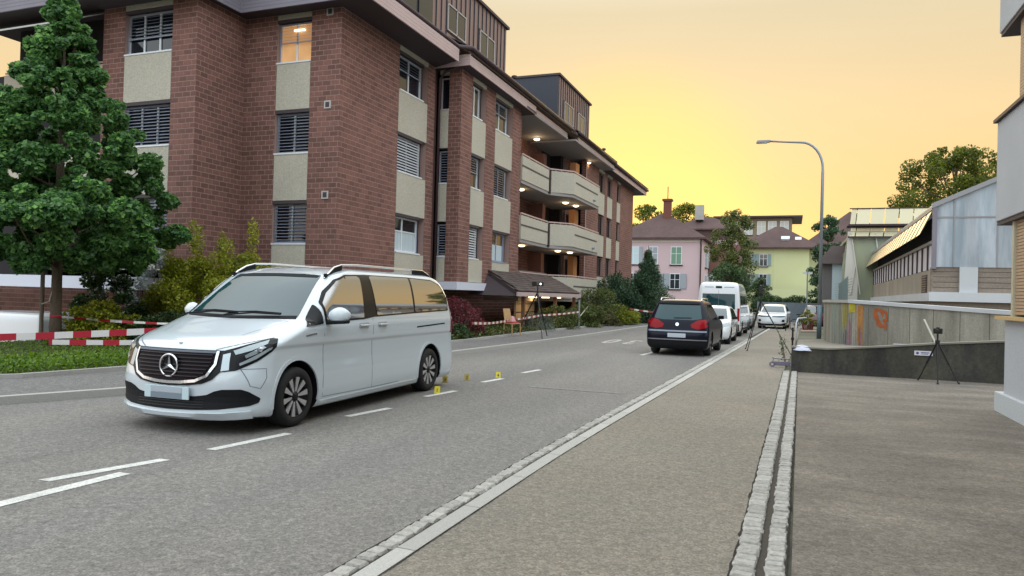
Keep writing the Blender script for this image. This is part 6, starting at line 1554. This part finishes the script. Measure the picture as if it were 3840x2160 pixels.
bs, b = car('white_minibus', 'tall white minibus parked in front of the small silver car, rear doors towards us', (-2.83, 38.6, 0), R(-90 - 1.2), BUS, MT['white_paint'], [1.0, 4.6], .34,
    [('side_window', [(1.7, 1.35), (1.75, 1.95), (2.6, 1.95), (2.6, 1.35)], MT['glass'], .005), ('side_window', [(2.75, 1.35), (2.75, 1.95), (4.1, 1.95), (4.1, 1.35)], MT['glass'], .005), ('side_window', [(4.2, 1.35), (4.2, 1.95), (5.6, 1.95), (5.6, 1.35)], MT['glass'], .005), ('sill_trim', [(1.5, .28), (1.5, .38), (4.1, .38), (4.1, .28)], MT['black'], .01)],
    [('windscreen', [(-.85, 1.3), (-.75, 2.05), (.75, 2.05), (.85, 1.3)], MT['glass'], .005)],
    [('rear_window', [(-.76, 1.30), (-.74, 2.02), (.74, 2.02), (.76, 1.30)], MT['rear_glass'], .006), ('number_plate', [(-.45, .78), (-.45, .88), (.0, .88), (.0, .78)], MT['plate_light'], .012), ('door_handle', [(.05, .98), (.05, 1.04), (.18, 1.04), (.18, .98)], MT['black'], .015),
     ('brake_lamp', [(-.14, 2.28), (-.14, 2.38), (.14, 2.38), (.14, 2.28)], MT['black'], .012),
     ('roof_sign', [(-.66, 2.31), (-.66, 2.35), (-.24, 2.35), (-.24, 2.31)], MT['rim_mid'], .010), ('roof_sign', [(.24, 2.31), (.24, 2.35), (.70, 2.35), (.70, 2.31)], MT['rim_mid'], .010),
     ('door_gap', [(-.006, .62), (-.006, 2.2), (.006, 2.2), (.006, .62)], MT['seam'], .008),
     ('tail_light', [(.86, .75), (.86, 1.35), (.96, 1.35), (.96, .75)], MT['red_lamp'], .012), ('tail_light', [(-.86, .75), (-.96, .75), (-.96, 1.35), (-.86, 1.35)], MT['red_lamp'], .012),
     ('rear_bumper', [(-.95, .30), (-.95, .60), (.95, .60), (.95, .30)], M('bumper_dark_maroon', (.05, .03, .035), .6), .03)], scale=.93, pf=2.6, pr=4)
SEDAN = SUV
vw, b = car('white_suv', 'white electric suv facing us on the pavement behind the thin tripod', (-1.02, 45.1, 0), R(90 - 3.5), [(z * .96, xf, df, xr, dr, w) for z, xf, df, xr, dr, w in SUV], MT['white_paint'], [.88, 3.55], .335,
    [('window_band', [(1.55, 1.03), (2.0, 1.38), (2.35, 1.47), (3.4, 1.46), (3.82, 1.32), (3.98, 1.13), (3.9, 1.05)], MT['glass'], .005)],
    [('windscreen', [(-.74, 1.06), (-.60, 1.46), (.60, 1.46), (.74, 1.06)], MT['screen'], .005), ('light_band', [(-.86, .80), (-.80, .86), (-.3, .83), (0, .82), (.3, .83), (.80, .86), (.86, .80), (.6, .76), (0, .77), (-.6, .76)], M('teal_dark_glass', (.02, .06, .08), .1), .012), ('lower_grille', [(-.84, .24), (-.86, .42), (-.6, .34), (.6, .34), (.86, .42), (.84, .24)], MT['black'], .012), ('side_intake', [(.62, .48), (.66, .62), (.80, .60), (.78, .46)], MT['black'], .012), ('side_intake', [(-.62, .48), (-.78, .46), (-.80, .60), (-.66, .62)], MT['black'], .012), ('number_plate', [(-.26, .42), (-.26, .53), (.26, .53), (.26, .42)], MT['plate_frame'], .02), ('badge', [(.05 * math.cos(t), .81 + .05 * math.sin(t)) for t in np.linspace(0, 5.8, 12)], MT['chrome'], .02)],
    [], scale=.90)
for sg in (1, -1):
    m = MB(); m.hexa([(1.62, sg * .86, 1.0), (1.72, sg * .86, 1.0), (1.74, sg * 1.05, 1.01), (1.64, sg * 1.05, 1.01), (1.62, sg * .86, 1.12), (1.72, sg * .86, 1.12), (1.74, sg * 1.04, 1.13), (1.64, sg * 1.04, 1.13)]); part('mirror', m, MT['white_paint'], vw, bevel=.02)
si, b = car('silver_car', 'silver car half hidden between the minibus and the white electric suv', (-2.85, 41.2, 0), R(90 - 1.5), SMALL, MT['silver_paint'], [.72, 3.20], .31, [('window_band', [(1.25, .98), (1.75, 1.33), (2.1, 1.40), (3.1, 1.36), (3.5, 1.18), (3.45, 1.0)], MT['glass'], .005)], [('windscreen', [(-.66, .98), (-.54, 1.38), (.54, 1.38), (.66, .98)], MT['screen'], .005)], [], scale=.95)
pk, b = car('dark_red_car', 'dark red car parked beyond the planter and bicycle', (1.55, 52.5, 0), R(90 - 3), SMALL, MT['red_paint'], [.72, 3.20], .31, [('window_band', [(1.25, .98), (1.75, 1.33), (2.1, 1.40), (3.1, 1.36), (3.5, 1.18), (3.45, 1.0)], MT['glass'], .005)], [('windscreen', [(-.66, .98), (-.54, 1.38), (.54, 1.38), (.66, .98)], MT['screen'], .005)], [], scale=.95)
# white van in the sunken courtyard (left edge)
lv, b = car('white_courtyard_van', 'pale blue white van parked low in the courtyard behind the maple trunk', (-24.1, 14.1, -1.3), R(2), [(z * .80, xf, df, xr * 1.0, dr, w) for z, xf, df, xr, dr, w in BUS], MT['white_paint'], [1.0, 4.6], .33, [('side_window', [(1.7, 1.10), (1.75, 1.60), (2.6, 1.60), (2.6, 1.10)], MT['glass'], .005), ('side_panel', [(2.8, .6), (2.8, 1.6), (4.3, 1.6), (4.3, .6)], MT['silver_paint'], .003)], [], [], pr=4)

# ------------------------------------------------------------------ barrier tape
def tape_mat(name, ca, cb, period=.5):
    m = bpy.data.materials.new(name); m.use_nodes = True; N, L = nodes_of(m); N.clear()
    out = N.new('ShaderNodeOutputMaterial'); b = N.new('ShaderNodeBsdfPrincipled'); L.new(b.outputs[0], out.inputs[0]); b.inputs['Roughness'].default_value = .4
    uv = N.new('ShaderNodeUVMap'); s = N.new('ShaderNodeSeparateXYZ'); L.new(uv.outputs[0], s.inputs[0])
    d = N.new('ShaderNodeMath'); d.operation = 'DIVIDE'; d.inputs[1].default_value = period; L.new(s.outputs[0], d.inputs[0])
    f = N.new('ShaderNodeMath'); f.operation = 'FRACT'; L.new(d.outputs[0], f.inputs[0]); g = N.new('ShaderNodeMath'); g.operation = 'GREATER_THAN'; g.inputs[1].default_value = .5; L.new(f.outputs[0], g.inputs[0])
    mx = N.new('ShaderNodeMix'); mx.data_type = 'RGBA'; L.new(g.outputs[0], mx.inputs[0]); mx.inputs[6].default_value = (*ca, 1); mx.inputs[7].default_value = (*cb, 1); L.new(mx.outputs[2], b.inputs['Base Color'])
    return m
TAPE = tape_mat('red_white_tape', (.40, .012, .03), (.68, .66, .64)); TAPE_F = tape_mat('red_white_tape_far', (.30, .06, .05), (.70, .64, .58), .55)
def tape(label, pts, wd=.075, mat=TAPE, sag=.06, twist=0.0, phase=0.0):
    me = bpy.data.meshes.new('barrier_tape'); vs = []; uv = []; fs = []; dist = phase; n = 0
    P = []
    for a, b_ in zip(pts[:-1], pts[1:]):
        a, b_ = Vector(a), Vector(b_); L_ = (b_ - a).length; k = max(4, int(L_ / .25))
        for i in range(k): t = i / k; p = a.lerp(b_, t); p.z -= sag * 4 * t * (1 - t) * min(1, L_ / 5); P.append(p)
    P.append(Vector(pts[-1]))
    for i, p in enumerate(P):
        if i: dist += (p - P[i - 1]).length
        an = twist * math.sin(i * .55); d = (P[min(i + 1, len(P) - 1)] - P[max(0, i - 1)]).normalized(); side = Vector((d.y, -d.x, 0))
        up = Vector((0, 0, 1)) * math.cos(an) + side * math.sin(an)
        vs += [p - up * wd / 2, p + up * wd / 2]; uv.append(dist)
    for i in range(len(P) - 1): fs.append((2 * i, 2 * i + 2, 2 * i + 3, 2 * i + 1))
    me.from_pydata(vs, [], fs); l = me.uv_layers.new(name='UVMap')
    for poly in me.polygons:
        for li in poly.loop_indices:
            vi = me.loops[li].vertex_index; l.data[li].uv = (uv[vi // 2], vi % 2)
    me.materials.append(mat); o = link('barrier_tape', me); sm = o.modifiers.new('thickness', 'SOLIDIFY'); sm.thickness = .002
    return props(o, label, 'tape', 'red and white barrier tape')
tape('wide red and white tape strand across the left edge over the ground cover', [(-14.9, 3.3, .86), (-8.4, 5.9, .86), (-7.62, 9.2, .87)][:0] + [(-13.5, 6.5, .68), (-11.2, 7.6, .74), (-9.2, 9.6, .89), (-7.4, 11.7, 1.0)], .105, sag=.02)
tape('second tape strand just below the wide one, ending at the white van front', [(-11.5, 8.6, .60), (-9.3, 10.4, .62), (-7.45, 12.2, .68)], .085, sag=.02, phase=.2)
tape('narrow twisted red and white tape from the maple trunk to behind the white van', [(-15.85, 11.85, .82), (-13.2, 13.9, .66), (-9.9, 16.4, .56)], .065, twist=.9, sag=.05)
tape('red and white tape from behind the white van to the wooden chair', [(-8.8, 19.8, .72), (-9.5, 24.6, .66)], .075, TAPE_F, sag=.05)
tape('tape from the wooden chair past the lavender to the grey post', [(-9.5, 24.7, .66), (-9.45, 28.0, .78), (-9.05, 32.4, .88)], .075, TAPE_F, sag=.02)
tape('pale tape rising from the grey post into the olive shrub', [(-9.05, 32.4, .62), (-9.6, 36.2, 1.15)], .085, tape_mat('pale_tape', (.62, .62, .40), (.68, .68, .58)), sag=.0)
tape('red and white tape between the shrubs and the dark suv', [(-8.6, 41.5, .95), (-6.6, 42.5, .72)], .09, TAPE_F, sag=.02)
# post for the tape
m = MB(); m.tube([(0, 0, 0), (0, 0, 1.35)], .045, 8); tp = thing('barrier_post', 'thin grey metal post holding the tape at the pavement edge', 'post', (-9.05, 32.4, .1)); part('pole', m, GALV, tp); m = MB(); m.box((0, 0, 1.38), (.11, .11, .05)); part('post_cap', m, MT_PIPE, tp)

# ------------------------------------------------------------------ chair
MT_WOOD = M('chair_wood', (.42, .26, .12), .55, fine=.15, fscale=12)
ch = thing('wooden_chair', 'wooden chair with a red seat cushion and folded cloth beside the tape', 'chair', (-9.35, 24.6, .1), R(-25))
for x, y, h_, tl in ((-.2, -.2, .45, 0), (.2, -.2, .45, 0), (.2, .2, .45, 0), (-.2, .2, .45, 0)):
    m = MB(); m.tube([(x * 1.08, y * 1.08, 0), (x, y, h_)], [.016, .022], 8); part('leg', m, MT_WOOD, ch)
m = MB(); m.box((0, 0, .455), (.44, .44, .03)); part('seat', m, MT_WOOD, ch, bevel=.01)
m = MB(); m.hexa([(-.22, -.17, .47), (-.20, -.17, .47), (-.20, .17, .47), (-.22, .17, .47), (-.34, -.17, .98), (-.31, -.17, .98), (-.31, .17, .98), (-.34, .17, .98)]); part('backrest', m, MT_WOOD, ch, bevel=.008)
m = MB(); m.box((.02, 0, .49), (.36, .36, .05)); props(part('seat_cushion', m, M('red_cushion', (.38, .05, .05), .8), bevel=.02), 'red cushion lying on the wooden chair', 'cushion'); bpy.data.objects['seat_cushion'].matrix_world = ch.matrix_basis
m = MB(); m.hexa([(-.05, -.12, .52), (.1, -.12, .52), (.1, .1, .52), (-.05, .1, .52), (.0, -.06, .74), (.03, -.06, .70), (.04, .05, .72), (.0, .05, .68)]); cl = part('folded_cloth', m, M('pink_cloth', (.55, .30, .30), .9), bevel=.01); props(cl, 'pinkish folded cloth on the red chair cushion', 'cloth'); cl.matrix_world = ch.matrix_basis

# ------------------------------------------------------------------ tripods
MT_TRI = M('tripod_black', (.012, .012, .012), .5)
def tripod(label, feet, top, head='camera', col=None, hh=.2, rad=.012, z0=0, loc=None):
    lx, ly = loc or (sum(f[0] for f in feet) / 3, sum(f[1] for f in feet) / 3); t = thing('tripod', label, 'tripod', (lx, ly, z0)); mt = col or MT_TRI
    T = Vector((top[0] - lx, top[1] - ly, top[2] - z0))
    for f in feet:
        F_ = Vector((f[0] - lx, f[1] - ly, 0)); A = T + (F_ - T).normalized() * .03; mid = A.lerp(F_, .5)
        m = MB(); m.tube([A, mid], rad * 1.5, 8); m.tube([mid, F_], rad, 8); m.tube([mid - (F_ - A).normalized() * .03, mid + (F_ - A).normalized() * .03], rad * 2.0, 8); lg = part('leg', m, mt, t, smooth=False)
        m = MB(); m.lathe([(.001, 0), (rad * 2, .005), (rad * 1.5, .04), (.001, .045)], 8, 'Z', (F_.x, F_.y, 0)); part('foot', m, mt, lg)
    m = MB(); m.tube([T - Vector((0, 0, .35)), T + Vector((0, 0, hh))], rad * 1.4, 8); m.lathe([(.001, T.z - .03), (.045, T.z - .03), (.045, T.z + .03), (.001, T.z + .03)], 10, 'Z', (T.x, T.y, 0)); part('centre_column', m, mt, t)
    return t, T + Vector((lx, ly, z0 + hh))
t1, h1 = tripod('black camera tripod standing on the forecourt in front of the low dark wall', [(2.58, 17.66), (2.84, 17.0), (3.27, 17.3)], (2.87, 17.3, .86), hh=.16)
m = MB(); m.box((h1.x, h1.y, h1.z + .06), (.16, .10, .11)); m.tube([(h1.x - .02, h1.y - .05, h1.z + .06), (h1.x - .04, h1.y - .14, h1.z + .06)], .04, 10); m.box((h1.x, h1.y, h1.z + .125), (.06, .05, .03)); props(part('camera_body', m, MT_TRI, bevel=.008), 'small black camera mounted on the tripod in front of the low dark wall', 'camera')
t2, h2 = tripod('tall thin dark tripod standing on the right pavement in front of the white electric suv', [(-1.25, 24.4), (-1.35, 25.3), (.05, 23.7)], (-.88, 24.4, 1.62), hh=.22)
m = MB(); m.box((h2.x, h2.y, h2.z + .09), (.12, .12, .20)); m.lathe([(.001, h2.z + .18), (.05, h2.z + .18), (.05, h2.z + .25), (.001, h2.z + .27)], 12, 'Z', (h2.x, h2.y, 0)); m.box((h2.x, h2.y, h2.z - .02), (.14, .10, .03)); props(part('scanner', m, MT_TRI, bevel=.01), 'black scanner head on the tall thin tripod', 'scanner')
t3, h3 = tripod('dark tripod with a lamp head at the left kerb before the entrance canopy', [(-7.9, 23.75), (-8.35, 25.7), (-9.75, 26.0)], (-8.45, 24.7, 1.70), hh=.25, rad=.016, z0=0.0)
m = MB(); m.box((h3.x - .13, h3.y, h3.z + .05), (.16, .10, .16)); m.box((h3.x + .13, h3.y, h3.z + .05), (.16, .10, .16)); m.box((h3.x, h3.y, h3.z), (.35, .04, .04)); fh = part('flood_light', m, MT_TRI, bevel=.01); props(fh, 'black twin floodlight on the tripod at the left kerb', 'floodlight')
m = MB(); m.lathe([(.001, h3.y - .056), (.035, h3.y - .056), (.04, h3.y - .05)], 12, 'Y', (h3.x + .12, 0, h3.z + .05)); part('lamp_lens', m, M('lens_lit', (.9, .95, 1), .3, emit=(.9, .95, 1), estr=1.2), fh)

# ------------------------------------------------------------------ yellow evidence markers with numbers
MT_YM = M('evidence_yellow', (.65, .55, .02), .5, emit=None); MT_YMI = M('evidence_ink', (.02, .02, .02), .6)
def marker(label, x, y, rz, num, s=.088, col=MT_YM):
    t = thing('evidence_marker', label, 'marker', (x, y, .004), rz, 'yellow evidence markers on the road')
    m = MB(); w_, d_, h_ = s, s * .55, s * 1.25
    m.add([(-w_ / 2, -d_, 0), (w_ / 2, -d_, 0), (w_ / 2, 0, h_), (-w_ / 2, 0, h_), (-w_ / 2, d_, 0), (w_ / 2, d_, 0), (-w_ / 2, -d_ + .006, 0), (w_ / 2, -d_ + .006, 0), (w_ / 2, 0, h_ - .012), (-w_ / 2, 0, h_ - .012)], [(0, 1, 2, 3), (3, 2, 5, 4), (6, 9, 8, 7)]); part('marker_body', m, col, t)
    cu = bpy.data.curves.new('num', 'FONT'); cu.body = num; cu.size = s * .95; cu.align_x = 'CENTER'; cu.extrude = .001
    ob = bpy.data.objects.new('tmpnum', cu); COL.objects.link(ob); dg = bpy.context.evaluated_depsgraph_get(); mm = bpy.data.meshes.new_from_object(ob.evaluated_get(dg)); bpy.data.objects.remove(ob)
    mm.materials.clear(); mm.materials.append(MT_YMI); mm.name = 'number'
    o = link('number', mm, t); an = math.atan2(h_, d_); o.rotation_euler = (an, 0, 0); k = .22; o.location = (0, -d_ * (1 - k) - .004, h_ * k)
    return t
marker('yellow evidence marker standing by the rear wheel of the white van', -5.20, 10.42, R(20), '1')
marker('left yellow evidence marker of the pair behind the white van', -5.72, 11.75, R(25), '3', col=M('evidence_dull', (.36, .27, .03), .5))
marker('right yellow evidence marker of the pair behind the white van', -5.52, 12.25, R(25), '2', col=bpy.data.materials['evidence_dull'])
marker('yellow evidence marker next to the centre line dash farther down the road', -5.18, 12.95, R(20), '4')
# kick scooter lying at the end of the low wall, planter, bicycle, bollards, white bag
MT_PURP = M('scooter_purple', (.20, .18, .25), .5)
ks_ = thing('kick_scooter', 'purple grey kick scooter lying on its side against the end of the low wall', 'scooter', (-.28, 18.9, 0), R(8))
m = MB(); m.box((.12, 0, .10), (.36, .04, .10)); part('deck', m, MT_PURP, ks_, bevel=.01)
for x in (-.10, .34):
    m = MB(); m.lathe([(.03, -.02), (.07, -.02), (.07, .02), (.03, .02)], 18, 'Y', (x, 0, .075)); part('wheel', m, MT_PURP, ks_)
m = MB(); m.tube([(-.10, 0, .10), (-.07, .02, .22), (.3, .05, .21)], .014, 8); m.tube([(-.10, -.1, .24), (-.08, .12, .22)], .013, 8); part('handlebar', m, MT['rim_mid'], ks_)
pc_ = thing('potted_climber', 'scraggly dark green plant leaning at the end of the low wall', 'plant', (-.05, 19.3, 0)); m = MB(); m.tube([(-.02, 0, 0), (-.10, .2, .45), (-.22, .5, .85)], [.03, .02, .01], 6); part('stem', m, MT_BARK, pc_)
P_l = RNG.normal(size=(110, 3)) * np.array([.05, .08, .15]) + np.array([-.15, 19.5, .45]); o = link('foliage', leaf_mesh('foliage', P_l, .05, LF_DARK), pc_, True); o['kind'] = 'stuff'
for lb, x, y, hh_ in (('short black bollard at the pavement corner by the gravel bank', .10, 27.0, .72), ):
    bo = thing('bollard', lb, 'bollard', (x, y, 0)); m = MB(); m.tube([(0, 0, 0), (0, 0, hh_)], .03, 8); m.lathe([(.001, .28), (.05, .28), (.05, .38), (.001, .38)], 8, 'Z'); part('post', m, MT_TRI, bo)
wp = thing('white_post', 'thin white rounded hoop post beside the black bollard', 'post', (.22, 28.5, 0)); m = MB(); m.tube([(0, 0, 0), (0, 0, .85), (.06, .3, 1.0), (.35, 1.2, 1.02)], .03, 8); part('hoop', m, MT_CONC_B, wp, smooth=True)
m = MB(); n_ = 10
m.lathe([(.001, .62), (.10, .60), (.20, .56), (.24, .50)], 14, 'Z', (.28, 18.05, 0)); m.v = [(x * 1.0 + random.uniform(-.01, .01), y, z + random.uniform(-.012, .012)) for x, y, z in m.v]; props(part('white_bag', m, M('pale_lilac_cloth', (.55, .57, .68), .8), smooth=True), 'crumpled pale lilac bag lying on the left end of the low wall', 'bag')
# planter, pavers, bicycle
pt = bush('planter_shrub', 'green shrub in a terracotta planter behind the bicycle', 'plant', crown_blobs((.95, 44.6, .4), .5, .75, 24, 'bush', seed=60), 4000, .06, LF_OLIVE, base=(.95, 44.6, .0))
m = MB(); m.lathe([(.001, 0), (.26, 0), (.34, .42), (.30, .42), (.28, .38), (.001, .38)], 16, 'Z'); part('pot', m, M('terracotta', (.25, .08, .05), .8), pt)
bk = thing('bicycle', 'black bicycle leaning in front of the planter', 'bicycle', (.55, 43.4, 0), R(50))
for x in (-.52, .52):
    m = MB(); n_ = 24; m.add([( x + (.32 + .018 * math.cos(2 * math.pi * j / 6)) * math.cos(2 * math.pi * i / n_), .018 * math.sin(2 * math.pi * j / 6), .34 + (.32 + .018 * math.cos(2 * math.pi * j / 6)) * math.sin(2 * math.pi * i / n_)) for i in range(n_) for j in range(6)], [(i * 6 + j, i * 6 + (j + 1) % 6, ((i + 1) % n_) * 6 + (j + 1) % 6, ((i + 1) % n_) * 6 + j) for i in range(n_) for j in range(6)]); w_ = part('wheel', m, MT['tyre'], bk, smooth=True)
    m = MB()
    for k in range(10): a = math.pi * k / 10; m.tube([(x - .3 * math.cos(a), 0, .34 - .3 * math.sin(a)), (x + .3 * math.cos(a), 0, .34 + .3 * math.sin(a))], .004, 4)
    part('spokes', m, MT['rim_mid'], w_)
m = MB()
for a, b_ in (((-.52, .34), (-.15, .85)), ((-.52, .34), (-.05, .32)), ((-.05, .32), (-.15, .85)), ((-.05, .32), (.38, .78)), ((-.13, .80), (.38, .82)), ((.38, .90), (.52, .34))): m.tube([(a[0], 0, a[1]), (b_[0], 0, b_[1])], .016, 6)
part('frame', m, MT_TRI, bk); m = MB(); m.tube([(.36, -.25, 1.0), (.38, 0, 1.02), (.36, .25, 1.0)], .014, 6); part('handlebar', m, MT_TRI, bk); m = MB(); m.box((-.16, 0, .92), (.24, .12, .06)); part('saddle', m, MT_TRI, bk, bevel=.02)
for i, (x, y) in enumerate(((.75, 42.4), (1.15, 42.9))):
    m = MB(); m.box((x, y, .05), (.40, .3, .10)); props(part('paving_block', m, M('pink_paver', (.50, .36, .31), .8) if i == 0 else bpy.data.materials['pink_paver'], bevel=.02), ('left' if i == 0 else 'right') + ' one of two pale pink stone blocks in front of the planter', 'block')
# leaf litter
LT = M('dry_leaf', (.25, .16, .06), .9); lit = MB()
for k in range(130):
    x, y = random.choice(((random.uniform(-8, -2.5), random.uniform(4, 24)), (random.uniform(-2, 3), random.uniform(4, 17)), (random.uniform(-8.6, -7.7), random.uniform(7, 26)))); s = random.uniform(.010, .022); a = random.uniform(0, 6.28)
    lit.add([(x + s * math.cos(a + q) * (1 if q in (0, math.pi) else .5), y + s * math.sin(a + q) * (1 if q in (0, math.pi) else .5), .008 + .004 * (k % 3)) for q in (0, math.pi / 2, math.pi, 3 * math.pi / 2)], [(0, 1, 2, 3)])
props(part('leaf_litter', lit, LT), 'scattered dry leaf bits on the asphalt', 'litter', None, 'stuff')
